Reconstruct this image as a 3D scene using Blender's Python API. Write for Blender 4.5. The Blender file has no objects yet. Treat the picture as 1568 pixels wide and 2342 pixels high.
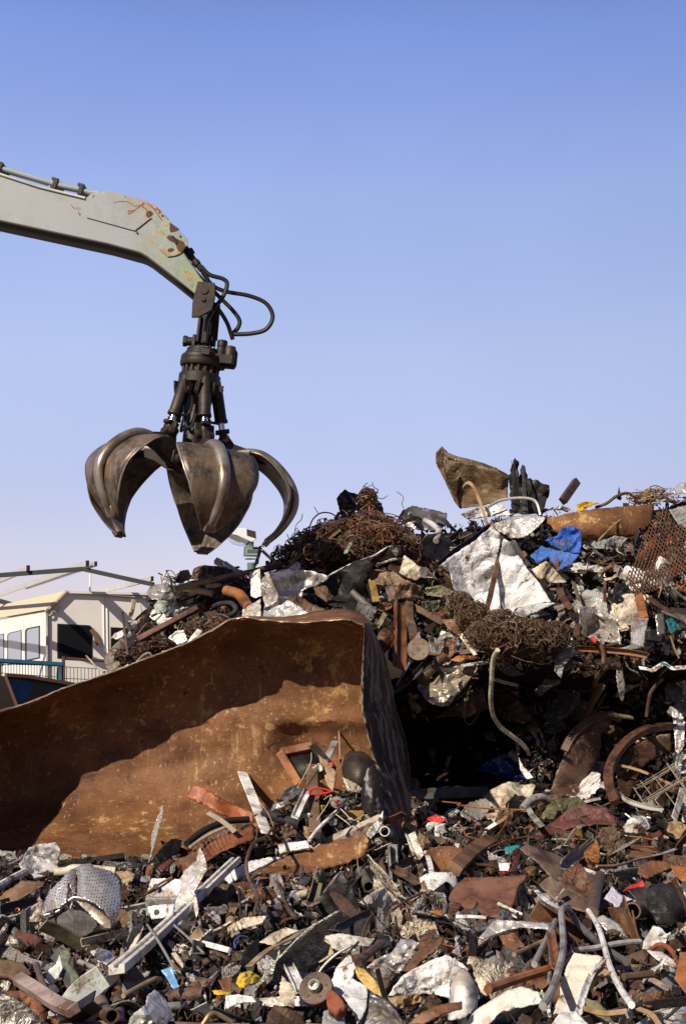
import bpy, bmesh, math, random
from mathutils import Vector, Matrix, noise
from mathutils.geometry import delaunay_2d_cdt
R = math.radians
scene = bpy.context.scene
col = scene.collection

# ------------------------------------------------------------------ camera
W, H, F, HOR, EYE = 1568.0, 2341.0, 3144.0, 1530.0, 1.75
PITCH = math.atan((HOR - H / 2) / F)
cam = bpy.data.objects.new('camera', bpy.data.cameras.new('camera'))
col.objects.link(cam)
cam.location = (0, 0, EYE)
cam.rotation_euler = (R(90) + PITCH, 0, 0)
cam.data.sensor_fit = 'HORIZONTAL'
cam.data.sensor_width = 36.0
cam.data.lens = F / W * 36.0
cam.data.clip_start = 0.1
cam.data.clip_end = 5000
scene.camera = cam

# ------------------------------------------------------------------ light
SUN_AZ, SUN_EL = R(37), R(38)          # sun behind the camera, to its left
world = bpy.data.worlds.new('World')
scene.world = world
world.use_nodes = True
wn, wl = world.node_tree.nodes, world.node_tree.links
wn.clear()
wout = wn.new('ShaderNodeOutputWorld')
wbg = wn.new('ShaderNodeBackground')
sky = wn.new('ShaderNodeTexSky')
sky.sky_type = 'NISHITA'
sky.sun_disc = False
sky.sun_elevation = SUN_EL
sky.sun_rotation = R(180) + SUN_AZ
sky.air_density = 1.0
sky.dust_density = 0.6
sky.ozone_density = 3.0
# thin summer haze: pale lavender low down, deeper blue towards the zenith
wtc = wn.new('ShaderNodeTexCoord')
wsep = wn.new('ShaderNodeSeparateXYZ')
wl.new(wtc.outputs['Generated'], wsep.inputs[0])
ramp = wn.new('ShaderNodeValToRGB')
wl.new(wsep.outputs['Z'], ramp.inputs[0])
SKYMUL = [(0.0, (1.15, .96, .94)), (.136, (1.40, 1.18, 1.05)), (.226, (1.86, 1.56, 1.26)), (.338, (2.08, 1.82, 1.56)), (.434, (1.66, 1.64, 1.72)), (.56, (.9, .95, 1.1)), (.8, (.45, .5, .6))]
while len(ramp.color_ramp.elements) < len(SKYMUL):
    ramp.color_ramp.elements.new(.5)
for e, (p, c3) in zip(ramp.color_ramp.elements, SKYMUL):
    e.position = p
    e.color = (c3[0] * .98, c3[1] * .86, c3[2] * 1.04, 1)
tint = wn.new('ShaderNodeMix')
tint.data_type = 'RGBA'
tint.blend_type = 'MULTIPLY'
tint.inputs[0].default_value = 1.0
# sky dimmed behind the camera to deepen the shadows, full brightness ahead
wmap = wn.new('ShaderNodeMapRange')
wmap.interpolation_type = 'SMOOTHSTEP'
for i_, v_ in ((1, -.35), (2, .75), (3, .34), (4, 1.0)):
    wmap.inputs[i_].default_value = v_
wl.new(wsep.outputs['Y'], wmap.inputs[0])
wside = wn.new('ShaderNodeMapRange')
for i_, v_ in ((1, -.3), (2, .3), (3, 1.15), (4, .85)):
    wside.inputs[i_].default_value = v_
wl.new(wsep.outputs['X'], wside.inputs[0])
wmul = wn.new('ShaderNodeMath')
wmul.operation = 'MULTIPLY'
whz = wn.new('ShaderNodeTexNoise')
whz.inputs['Scale'].default_value = 5.0
whz.inputs['Detail'].default_value = 3.0
wl.new(wtc.outputs['Generated'], whz.inputs['Vector'])
whm = wn.new('ShaderNodeMapRange')
for i_, v_ in ((1, .3), (2, .7), (3, .965), (4, 1.035)):
    whm.inputs[i_].default_value = v_
wl.new(whz.outputs[0], whm.inputs[0])
wmul0 = wn.new('ShaderNodeMath')
wmul0.operation = 'MULTIPLY'
wl.new(wmap.outputs[0], wmul0.inputs[0])
wl.new(whm.outputs[0], wmul0.inputs[1])
wl.new(wmul0.outputs[0], wmul.inputs[0])
wl.new(wside.outputs[0], wmul.inputs[1])
wsc = wn.new('ShaderNodeVectorMath')
wsc.operation = 'SCALE'
wl.new(ramp.outputs[0], wsc.inputs[0])
wl.new(wmul.outputs[0], wsc.inputs['Scale'])
wl.new(wsc.outputs[0], tint.inputs[7])
wl.new(sky.outputs[0], tint.inputs[6])
wl.new(tint.outputs[2], wbg.inputs[0])
wbg.inputs[1].default_value = 0.098
wl.new(wbg.outputs[0], wout.inputs[0])

sd = bpy.data.lights.new('sun', 'SUN')
sd.energy = 5.0
sd.angle = R(0.5)
sd.color = (1.0, 0.90, 0.75)
sun = bpy.data.objects.new('sun', sd)
col.objects.link(sun)
SUNV = Vector((-math.sin(SUN_AZ) * math.cos(SUN_EL), -math.cos(SUN_AZ) * math.cos(SUN_EL), math.sin(SUN_EL)))
sun.rotation_euler = SUNV.to_track_quat('Z', 'Y').to_euler()
sun.location = SUNV * 60
vs = scene.view_settings
vs.view_transform = 'Standard'
vs.look = 'None'
vs.exposure = 0.22
vs.gamma = 1.0
scene.render.engine = 'CYCLES'
scene.cycles.max_bounces = 5
scene.cycles.diffuse_bounces = 2
scene.cycles.glossy_bounces = 3
scene.cycles.transparent_max_bounces = 6

# ------------------------------------------------------------------ projection helpers
SP, CP = math.sin(PITCH), math.cos(PITCH)


def ray(px, py):
    x, y = (px - W / 2) / F, -(py - H / 2) / F
    return Vector((x, CP - y * SP, SP + y * CP))


def at(px, py, Y):
    d = ray(px, py)
    return Vector((0, 0, EYE)) + d * (Y / d.y)


def on_plane(px, py, p0, n):
    d = ray(px, py)
    o = Vector((0, 0, EYE))
    return o + d * ((p0 - o).dot(n) / d.dot(n))


def lerp(a, b, t):
    return a + (b - a) * t


def smooth(a, b, x):
    t = min(1, max(0, (x - a) / (b - a)))
    return t * t * (3 - 2 * t)


def curve(tab, x):
    if x <= tab[0][0]:
        return tab[0][1]
    for (x0, y0), (x1, y1) in zip(tab, tab[1:]):
        if x <= x1:
            return y0 + (y1 - y0) * (x - x0) / (x1 - x0)
    return tab[-1][1]


def hx(s):
    v = [int(s[i:i + 2], 16) / 255 for i in (0, 2, 4)]
    return tuple(c / 12.92 if c <= .04045 else ((c + .055) / 1.055) ** 2.4 for c in v) + (1,)


# picture-space crops used while reading the photograph: x0, y0, scale
FR = {'0': (0, 0, 1), '1': (0, 343, .4375), '2': (179.7, 637, .3438), '3': (0, 1225, .3646), '4': (490, 980, .3646),
      '5': (996.4, 980, .3646), '6': (0, 1551.7, .3646), 'A': (490, 1388.4, .3386), 'B': (857.5, 1429.2, .2344),
      'C': (1184.2, 1429.2, .2448), 'D': (0, 1878.4, .3333), 'E': (522.7, 1878.4, .3333), 'G': (1045.4, 1837.6, .3333),
      'H': (0, 1274, .15625), 'I': (0, 1429.2, .16667), 'J': (506.4, 1176, .14585)}


def fr(f, pts):
    x0, y0, s = FR[f]
    return [(x0 + s * x, y0 + s * y) for x, y in pts]


# ------------------------------------------------------------------ depth of the scrap surface behind each picture point
SKY = [(-200, 1720), (190, 1700), (215, 1575), (240, 1520), (290, 1425), (330, 1362), (350, 1335), (400, 1305), (450, 1295), (520, 1288),
       (600, 1285), (650, 1262), (700, 1225), (740, 1205), (830, 1185), (900, 1190), (960, 1190), (1020, 1190), (1060, 1185), (1130, 1165),
       (1170, 1150), (1250, 1145), (1300, 1158), (1400, 1155), (1480, 1135), (1568, 1122), (1900, 1090)]
RIM = [(-260, 1700), (-150, 1672), (0, 1627), (60, 1610), (150, 1573), (240, 1543), (340, 1505), (430, 1470), (490, 1440), (525, 1417), (560, 1412),
       (590, 1418), (650, 1424), (700, 1425), (740, 1420), (800, 1418), (832, 1432), (2000, 1432)]


def d_field(px, py):
    return 1.48 * F / max(py - HOR, 60)


def d_heap_left(px, py):
    s, r = curve(SKY, px), curve(RIM, px)
    if py >= r:
        return 14.3
    yr = 15.2 + 1.8 * smooth(200, 800, px)
    t = min(1, max(-.3, (r - py) / max(r - s, 20)))
    return 14.3 + (yr - 14.3) * (abs(t) ** 1.1 if t > 0 else 0)


def d_heap_right(px, py):
    s = curve(SKY, px)
    t = (1870 - py) / (1870 - s)
    y = curve([(-1, 11), (0, 13.0), (.05, 13.45), (.14, 14.3), (.3, 14.85), (.42, 14.8), (.5, 13.9), (.57, 14.0), (.66, 14.7), (.8, 15.6), (1, 17.0), (1.3, 18.5)], t)
    g = math.exp(-(((px - 1040) / 140) ** 2 + ((py - 1735) / 110) ** 2) ** 1.5)
    g2 = math.exp(-(((px - 1430) / 150) ** 2 + ((py - 1720) / 80) ** 2) ** 1.5)
    return y + 1.3 * g + .3 * g2


def D(px, py):
    rt = smooth(855, 935, px)
    lo = 1900 - 20 * rt
    hi = 1965 - 60 * rt
    fl = d_field(px, py)
    if py >= hi:
        return fl
    hp = lerp(d_heap_left(px, py), d_heap_right(px, py), rt)
    if py <= lo:
        return hp
    return lerp(hp, d_field(px, hi), smooth(lo, hi, py))


# the bank of scrap that has slid into the mouth of the tank shell
BANK = [(330, 1975), (400, 1935), (480, 1900), (560, 1880), (610, 1855), (650, 1815), (700, 1800), (760, 1790), (830, 1790), (880, 1850), (900, 1960)]


def in_bank(px, py):
    return 340 < px < 885 and curve(BANK, px) - 110 < py < 1975


def d_bank(px, py):
    return 10.6 + (1975 - py) * .0062


def DI(px, py):
    if in_bank(px, py):
        return d_bank(px, py)
    return D(px, py)


# ------------------------------------------------------------------ materials
def nd(t, kind, **kw):
    n = t.nodes.new(kind)
    for k, v in kw.items():
        setattr(n, k, v)
    return n


class MT:
    """small helper that writes a node material"""

    def __init__(s, name):
        s.m = bpy.data.materials.new(name)
        s.m.use_nodes = True
        s.t = s.m.node_tree
        s.b = s.t.nodes['Principled BSDF']
        tc = nd(s.t, 'ShaderNodeTexCoord')
        s.oi = nd(s.t, 'ShaderNodeObjectInfo')
        mul = nd(s.t, 'ShaderNodeMath', operation='MULTIPLY')
        mul.inputs[1].default_value = 53.0
        s.l(s.oi.outputs['Random'], mul.inputs[0])
        add = nd(s.t, 'ShaderNodeVectorMath', operation='ADD')
        s.l(tc.outputs['Object'], add.inputs[0])
        s.l(mul.outputs[0], add.inputs[1])
        s.vec = add.outputs[0]
        s.obj = tc.outputs['Object']

    def l(s, a, b):
        s.t.links.new(a, b)

    def noise(s, scale, detail=6, rough=.6, dist=0.0, vec=None, out=0):
        n = nd(s.t, 'ShaderNodeTexNoise')
        n.inputs['Scale'].default_value = scale
        n.inputs['Detail'].default_value = detail
        n.inputs['Roughness'].default_value = rough
        n.inputs['Distortion'].default_value = dist
        s.l(vec or s.vec, n.inputs['Vector'])
        return n.outputs[out]

    def stretch(s, sx, sy, sz):
        m = nd(s.t, 'ShaderNodeVectorMath', operation='MULTIPLY')
        s.l(s.vec, m.inputs[0])
        m.inputs[1].default_value = (sx, sy, sz)
        return m.outputs[0]

    def vor(s, scale, feature='F1', vec=None, rnd=1.0):
        n = nd(s.t, 'ShaderNodeTexVoronoi', feature=feature)
        n.inputs['Randomness'].default_value = rnd
        n.inputs['Scale'].default_value = scale
        s.l(vec or s.vec, n.inputs['Vector'])
        return n.outputs['Distance']

    def step(s, v, a, b):
        n = nd(s.t, 'ShaderNodeMapRange')
        n.inputs[1].default_value = a
        n.inputs[2].default_value = b
        s.l(v, n.inputs[0])
        return n.outputs[0]

    def math(s, op, a, b):
        n = nd(s.t, 'ShaderNodeMath', operation=op)
        for i, v in enumerate((a, b)):
            if isinstance(v, (int, float)):
                n.inputs[i].default_value = v
            else:
                s.l(v, n.inputs[i])
        return n.outputs[0]

    def mix(s, f, a, b, mode='MIX'):
        n = nd(s.t, 'ShaderNodeMix', data_type='RGBA', blend_type=mode)
        for i, v in ((0, f), (6, a), (7, b)):
            if isinstance(v, (int, float)):
                n.inputs[i].default_value = v
            elif isinstance(v, tuple):
                n.inputs[i].default_value = v
            else:
                s.l(v, n.inputs[i])
        return n.outputs[2]

    def wrinkle(s, base_h, amount):
        a = s.math('ABSOLUTE', s.math('SUBTRACT', s.noise(5.5, 2, .5, .8), .5), 0)
        b = s.math('ABSOLUTE', s.math('SUBTRACT', s.noise(12, 2, .5, .8), .5), 0)
        h = s.math('ADD', s.math('MULTIPLY', a, amount), s.math('MULTIPLY', b, amount * .45))
        return s.math('ADD', h, s.math('MULTIPLY', base_h, .12))

    def fin(s, base, rough, metal=0.0, bump=None, bs=.3, bd=.02, spec=.5):
        for k, v in (('Base Color', base), ('Roughness', rough), ('Metallic', metal)):
            if isinstance(v, (int, float, tuple)):
                s.b.inputs[k].default_value = v
            else:
                s.l(v, s.b.inputs[k])
        s.b.inputs['Specular IOR Level'].default_value = spec
        if bump is not None:
            n = nd(s.t, 'ShaderNodeBump')
            n.inputs['Strength'].default_value = bs
            n.inputs['Distance'].default_value = bd
            s.l(bump, n.inputs['Height'])
            s.l(n.outputs[0], s.b.inputs['Normal'])
        return s.m


def m_rust(name='rusty_metal', wr=0):
    k = MT(name)
    c = k.oi.outputs['Color']
    n1, n2, n3 = k.noise(4, 8, .65), k.noise(17, 8, .7), k.noise(1.6, 4)
    d = k.mix(1.0, c, (.34, .30, .30, 1), 'MULTIPLY')
    o = k.mix(.55, c, (.26, .105, .035, 1))
    b = k.mix(k.step(n1, .38, .56), d, c)
    b = k.mix(k.math('MULTIPLY', k.step(n2, .53, .66), .7), b, o)
    pale = k.mix(.5, c, (.42, .34, .25, 1))
    b = k.mix(k.math('MULTIPLY', k.step(n3, .56, .7), .5), b, pale)
    if wr:
        return k.fin(b, k.step(n2, -.12, 1.05), 0.1, k.wrinkle(n2, wr), .8, .06, .45)
    return k.fin(b, k.step(n2, -.12, 1.05), 0.1, n2, .5, .012, .45)


def m_paint(name='chipped_paint', dm=1.0, wr=0):
    k = MT(name)
    c = k.oi.outputs['Color']
    n1, n2, n3 = k.noise(6, 9, .7, .4), k.noise(30, 6, .7), k.noise(5.5, 8, .66, .3)
    st = k.noise(1.0, 6, .65, 0, k.stretch(5, 30, 4))
    r = k.mix(n2, (.05, .022, .012, 1), (.22, .09, .035, 1))
    g = k.mix(k.math('MULTIPLY', k.step(n3, .44, .62), .8 * dm), c, k.mix(1.0, c, (.34, .26, .19, 1), 'MULTIPLY'))
    g = k.mix(k.math('MULTIPLY', k.step(st, .54, .68), .6 * dm), g, (.08, .055, .04, 1))
    g = k.mix(k.math('MULTIPLY', k.step(n2, .58, .66), .6 * dm), g, (.06, .04, .03, 1))
    wv = nd(k.t, 'ShaderNodeVectorMath', operation='ADD')
    k.l(k.vec, wv.inputs[0])
    sc_ = nd(k.t, 'ShaderNodeVectorMath', operation='SCALE')
    k.l(k.noise(4, 5, .6, out=1), sc_.inputs[0])
    sc_.inputs['Scale'].default_value = .35
    k.l(sc_.outputs[0], wv.inputs[1])
    cr_ = k.math('MULTIPLY', k.step(k.vor(4.5, 'DISTANCE_TO_EDGE', wv.outputs[0]), .022, .008), k.step(n3, .47, .56))
    g = k.mix(k.math('MULTIPLY', cr_, .85), g, (.05, .034, .026, 1))
    b = k.mix(k.step(n1, .575 + .06 * (1 - dm), .62 + .06 * (1 - dm)), g, r)
    if wr:
        return k.fin(b, k.step(n2, -.5, 1.1), 0.0, k.wrinkle(n1, wr), .85, .06, .5)
    return k.fin(b, k.step(n2, -.5, 1.1), 0.0, n1, .22, .008, .5)


def m_metal(name='bare_metal', wr=0):
    k = MT(name)
    c = k.oi.outputs['Color']
    n1, n2 = k.noise(6, 8, .68, .3), k.noise(30, 5, .6)
    st = k.noise(1.0, 4, .6, 0, k.stretch(40, 4, 9))
    c = k.mix(1.0, c, (1.0, .94, .86, 1), 'MULTIPLY')
    dm = k.step(n1, .50, .62)
    dirt = k.mix(n2, (.07, .045, .03, 1), (.22, .16, .11, 1))
    b = k.mix(k.math('MULTIPLY', dm, .85), c, dirt)
    rg = k.math('ADD', k.math('MULTIPLY', dm, .3), k.math('ADD', k.math('MULTIPLY', st, .3), .26))
    mt = k.math('SUBTRACT', .62, k.math('MULTIPLY', dm, .5))
    if wr:
        return k.fin(b, rg, mt, k.wrinkle(n1, wr), .85, .06)
    return k.fin(b, rg, mt, k.math('ADD', n1, k.math('MULTIPLY', n2, .2)), .35, .02)


def m_grime():
    k = MT('oily_black_metal')
    c = k.oi.outputs['Color']
    n1, n2 = k.noise(5, 8, .65), k.noise(28, 6, .7)
    b = k.mix(k.step(n1, .4, .62), k.mix(1.0, c, (.4, .38, .36, 1), 'MULTIPLY'), c)
    b = k.mix(k.math('MULTIPLY', k.step(n2, .58, .7), .5), b, (.10, .06, .04, 1))
    return k.fin(b, k.step(n2, -.1, 1.0), .35, n2, .4, .01)


def m_matte():
    k = MT('dirty_matte')
    c = k.oi.outputs['Color']
    n1, n2 = k.noise(6, 8, .65), k.noise(34, 6, .7)
    b = k.mix(k.math('MULTIPLY', k.step(n1, .45, .62), .8), c, k.mix(1.0, c, (.32, .25, .19, 1), 'MULTIPLY'))
    return k.fin(b, .75, 0.0, n2, .25, .01, .3)


def m_shiny():
    k = MT('glossy_plastic')
    c = k.oi.outputs['Color']
    n1 = k.noise(7, 8, .65)
    b = k.mix(k.step(n1, .56, .68), c, k.mix(.6, c, (.14, .11, .09, 1)))
    return k.fin(b, .28, 0.0, n1, .2, .02, .6)


def m_perf():
    """punched sheet: rows of round holes in bright metal"""
    k = MT('punched_steel')
    c = k.oi.outputs['Color']
    v = k.vor(72, 'F1', k.vec, .08)
    n1, n2 = k.noise(3.5, 8, .65), k.noise(26, 4)
    hole = k.step(v, .36, .28)
    c = k.mix(1.0, c, (1.0, .94, .86, 1), 'MULTIPLY')
    d = k.mix(k.math('MULTIPLY', k.step(n1, .5, .66), .7), c, (.10, .075, .06, 1))
    b = k.mix(hole, d, (.008, .007, .007, 1))
    return k.fin(b, k.math('ADD', k.math('MULTIPLY', hole, .5), .27), k.math('SUBTRACT', .6, k.math('MULTIPLY', hole, .6)), v, .5, .006)


CLEAN = m_paint('scuffed_white_paint', .6)
RUST, PAINT, METAL, GRIME, MATTE, SHINY, PERF = m_rust(), m_paint(), m_metal(), m_grime(), m_matte(), m_shiny(), m_perf()


WRINKLED = {RUST: m_rust('creased_rusty_metal', .8), PAINT: m_paint('creased_paint', 1.0, 1.0), CLEAN: m_paint('creased_white_paint', .6, 1.0), METAL: m_metal('creased_bare_metal', 1.1)}


def m_tank(name='tank_rust', spots=()):
    """rusted plate of the cut tank: brown and orange rust, flakes of yellowish old paint"""
    k = MT(name)
    n0, n1, n2, n3 = k.noise(1.1, 5, .6), k.noise(3.2, 9, .68, .3), k.noise(11, 10, .75), k.noise(45, 6, .7)
    ver = k.noise(1.0, 8, .7, .2, k.stretch(9, 5, .8))
    b = k.mix(k.step(n1, .36, .62), (.095, .036, .015, 1), (.20, .090, .037, 1))
    b = k.mix(k.math('MULTIPLY', k.step(n0, .48, .62), .6), b, (.27, .115, .04, 1))
    b = k.mix(k.math('MULTIPLY', k.step(n3, .5, .72), .55), b, (.075, .030, .014, 1))
    fl = k.math('MULTIPLY', k.step(n2, .56, .60), k.step(n0, .44, .58))
    b = k.mix(k.math('MULTIPLY', fl, .8), b, (.46, .31, .14, 1))
    fl2 = k.math('MULTIPLY', k.step(ver, .60, .66), k.step(n1, .45, .6))
    b = k.mix(k.math('MULTIPLY', fl2, .6), b, (.44, .31, .15, 1))
    tot = None
    for p, r in spots:
        dn_ = nd(k.t, 'ShaderNodeVectorMath', operation='DISTANCE')
        k.l(k.obj, dn_.inputs[0])
        dn_.inputs[1].default_value = tuple(p)
        s_ = k.step(dn_.outputs['Value'], r, r * .2)
        tot = s_ if tot is None else k.math('MAXIMUM', tot, s_)
    if tot is not None:
        msk = k.math('ADD', k.math('MULTIPLY', tot, .42), k.math('MULTIPLY', k.noise(6, 10, .72), .9))
        b = k.mix(k.math('MULTIPLY', k.step(msk, .70, .74), .6), b, k.mix(n3, (.40, .26, .09, 1), (.56, .43, .22, 1)))
    scr = k.noise(1.0, 3, .5, .4, k.stretch(40, 8, 5))
    b = k.mix(k.math('MULTIPLY', k.step(scr, .69, .72), .7), b, (.45, .33, .20, 1))
    big = k.math('MULTIPLY', k.step(k.noise(1.7, 9, .72, .3), .60, .635), k.step(n2, .36, .5))
    b = k.mix(k.math('MULTIPLY', big, .75), b, (.45, .27, .09, 1))
    b = k.mix(k.math('MULTIPLY', k.step(k.noise(26, 5, .6), .64, .68), .6), b, (.50, .38, .22, 1))
    dk = k.step(k.noise(7, 7, .7), .61, .66)
    b = k.mix(k.math('MULTIPLY', dk, .8), b, (.06, .022, .014, 1))
    return k.fin(b, k.step(n3, -.6, 1.0), .1, k.math('ADD', n2, k.math('MULTIPLY', n3, .4)), .45, .02, .35)


def m_tank_out():
    """outside of the tank shell: dark, with long peeling grey streaks"""
    k = MT('tank_outside')
    a = k.math('ADD', k.math('MULTIPLY', k.noise(1.0, 7, .62, .5, k.stretch(6, 6, 1.7)), .8), k.math('MULTIPLY', k.noise(9, 8, .7), .2))
    n2 = k.noise(24, 6, .7)
    b = k.mix(k.step(a, .515, .53), (.010, .007, .006, 1), (.20, .18, .175, 1))
    b = k.mix(k.math('MULTIPLY', k.step(n2, .52, .7), .5), b, (.05, .028, .018, 1))
    return k.fin(b, .6, .0, a, .5, .02)


def m_arm():
    """grey green boom paint, scratched, with rust along the tip"""
    k = MT('boom_paint')
    geo = nd(k.t, 'ShaderNodeSeparateXYZ')
    k.l(k.obj, geo.inputs[0])
    n1, n2, n3 = k.noise(5, 8, .68, .5), k.noise(28, 6, .7), k.noise(1.3, 3)
    base = k.mix(n3, (.30, .32, .335, 1), (.36, .375, .39, 1))
    tipx = k.step(geo.outputs[0], -.75, -.05)
    green = k.mix(k.step(n1, .4, .6), (.19, .28, .16, 1), (.34, .40, .21, 1))
    b = k.mix(k.math('MULTIPLY', tipx, .8), base, green)
    scr = k.noise(1.0, 3, .5, .3, k.stretch(14, 14, 90))
    b = k.mix(k.math('MULTIPLY', k.step(scr, .68, .72), .6), b, (.60, .60, .50, 1))
    gm = k.math('MULTIPLY', k.step(k.noise(3, 8, .7, .2), .5, .7), .35)
    b = k.mix(gm, b, (.17, .165, .14, 1))
    b = k.mix(k.math('MULTIPLY', k.step(k.noise(16, 4, .6), .66, .70), .8), b, (.50, .44, .20, 1))
    ry = k.math('MULTIPLY', k.step(n1, .555, .60), k.step(geo.outputs[0], -1.0, -.2))
    b = k.mix(ry, b, k.mix(n2, (.42, .34, .10, 1), (.30, .10, .03, 1)))
    dk = k.math('MULTIPLY', k.step(k.noise(9, 7, .7), .55, .64), k.step(geo.outputs[0], -.25, .1))
    b = k.mix(k.math('MULTIPLY', dk, .8), b, (.045, .05, .03, 1))
    return k.fin(b, .48, 0.0, n2, .12, .01, .4)


def m_claw():
    """worn steel: brown mill rust with polished streaks"""
    k = MT('worn_steel')
    n1, n2 = k.noise(3.5, 8, .66), k.noise(22, 6, .7)
    st = k.noise(1.0, 7, .7, .1, k.stretch(26, 26, 5))
    b = k.mix(k.step(n1, .42, .58), (.048, .039, .033, 1), (.19, .122, .076, 1))
    bd_ = k.noise(1.0, 6, .65, .2, k.stretch(2.5, 2.5, 11))
    b = k.mix(k.math('MULTIPLY', k.step(bd_, .5, .62), .55), b, (.15, .145, .14, 1))
    b = k.mix(k.math('MULTIPLY', k.step(st, .5, .66), .6), b, (.26, .23, .20, 1))
    b = k.mix(k.math('MULTIPLY', k.step(n2, .57, .68), .5), b, (.03, .022, .018, 1))
    return k.fin(b, k.math('ADD', k.math('MULTIPLY', n1, .3), .30), .35, n2, .25, .006)


def m_polish():
    k = MT('polished_wear')
    n1, n2 = k.noise(3, 7, .6), k.noise(26, 6, .7)
    b = k.mix(k.step(n1, .36, .6), (.46, .42, .38, 1), (.17, .12, .085, 1))
    b = k.mix(k.math('MULTIPLY', k.step(n2, .58, .68), .5), b, (.05, .035, .028, 1))
    return k.fin(b, k.math('ADD', k.math('MULTIPLY', n1, .3), .22), .6, n2, .2, .006)


def m_greasy():
    k = MT('greasy_iron')
    n1, n2 = k.noise(5, 8, .66), k.noise(30, 6, .7)
    b = k.mix(k.step(n1, .38, .62), (.011, .008, .007, 1), (.040, .025, .016, 1))
    return k.fin(b, k.math('ADD', k.math('MULTIPLY', n2, .35), .38), .15, n2, .45, .008)


def m_plain(name, base, rough, metal=0., var=.35, spec=.5):
    k = MT(name)
    n1, n2 = k.noise(3, 8, .65), k.noise(22, 6, .7)
    b = k.mix(k.math('MULTIPLY', k.step(n1, .42, .68), var), base, (base[0] * .5, base[1] * .45, base[2] * .4, 1))
    return k.fin(b, rough, metal, n2, .08, .005, spec)


TANK, TANKOUT, ARM, CLAW, POLISH, GREASY = m_tank(), m_tank_out(), m_arm(), m_claw(), m_polish(), m_greasy()
HOSE = m_plain('black_rubber', (.016, .015, .016, 1), .4)
CHROME = m_plain('chrome', (.75, .76, .8, 1), .12, 1.0, .1)
CABIN = m_plain('cabin_paint', (.85, .82, .78, 1), .5, 0, .12)
ROOFM = m_plain('roof_tan', (.66, .52, .33, 1), .6, 0, .15)
GASKET = m_plain('window_rubber', (.03, .018, .014, 1), .5)
STEELGREY = m_plain('galvanised_tube', (.05, .056, .055, 1), .75, 0, .3, .2)
LAMPWHITE = m_plain('lamp_housing', (.74, .74, .74, 1), .4, 0, .1)
LAMPGREEN = m_plain('flood_housing', (.13, .18, .16, 1), .5, 0, .3)
EARTH = m_plain('gap_shade_debris', (.022, .016, .012, 1), .9, 0, .5, .2)  # mound colour kept dark to stand in for shade in the gaps


def m_glass(name, c, rough=.06):
    k = MT(name)
    return k.fin(c, rough, 0.0, None, spec=.8)


GLASSD = m_glass('dark_window', (.012, .013, .016, 1))
GLASSB = m_glass('pale_window', (.34, .42, .52, 1), .15)
k = MT('clear_lens')
k.b.inputs['Transmission Weight'].default_value = .85
k.b.inputs['IOR'].default_value = 1.2
LENS = k.fin((.85, .87, .9, 1), .08)


def m_skip():
    k = MT('blue_skip_paint')
    n1, n2 = k.noise(2.2, 9, .7, .5), k.noise(14, 7, .7)
    b = k.mix(k.step(n2, .4, .6), (.012, .10, .24, 1), (.02, .16, .33, 1))
    r = k.mix(n2, (.05, .03, .02, 1), (.15, .10, .07, 1))
    b = k.mix(k.step(n1, .44, .54), b, r)
    return k.fin(b, .6, 0, n1, .3, .02)


SKIP = m_skip()
SKIPBLUE = m_plain('blue_rail_paint', (.02, .10, .19, 1), .5, 0, .8)

# ------------------------------------------------------------------ mesh helpers
def tag(o, label=None, cat=None, group=None, kind=None):
    if label:
        o['label'] = label
    if cat:
        o['category'] = cat
    if group:
        o['group'] = group
    if kind:
        o['kind'] = kind
    return o


def empty(name, loc=(0, 0, 0)):
    o = bpy.data.objects.new(name, None)
    o.empty_display_size = .1
    o.location = loc
    col.objects.link(o)
    return o


def mk(name, verts, faces, mat, parent=None, color=None, sharp=35, loc=None, smoothing=True):
    """verts in the frame of parent (or world); origin moved to loc"""
    me = bpy.data.meshes.new(name)
    if loc is None and parent is None:
        loc = sum((Vector(v) for v in verts), Vector()) / max(1, len(verts))
    off = Vector(loc) if loc is not None else Vector()
    me.from_pydata([tuple(Vector(v) - off) for v in verts], [], faces)
    me.validate()
    if smoothing:
        me.polygons.foreach_set('use_smooth', [True] * len(me.polygons))
        me.set_sharp_from_angle(angle=R(sharp))
    me.materials.append(mat)
    o = bpy.data.objects.new(name, me)
    o.location = off
    if parent:
        o.parent = parent
    if color:
        o.color = color
    col.objects.link(o)
    return o


def solid(o, th, offset=0.0):
    m = o.modifiers.new('thickness', 'SOLIDIFY')
    m.thickness = th
    m.offset = offset
    return o


def bev(o, w=.006, seg=2):
    m = o.modifiers.new('edge', 'BEVEL')
    m.width = w
    m.segments = seg
    m.limit_method = 'ANGLE'
    m.angle_limit = R(40)
    return o


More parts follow.
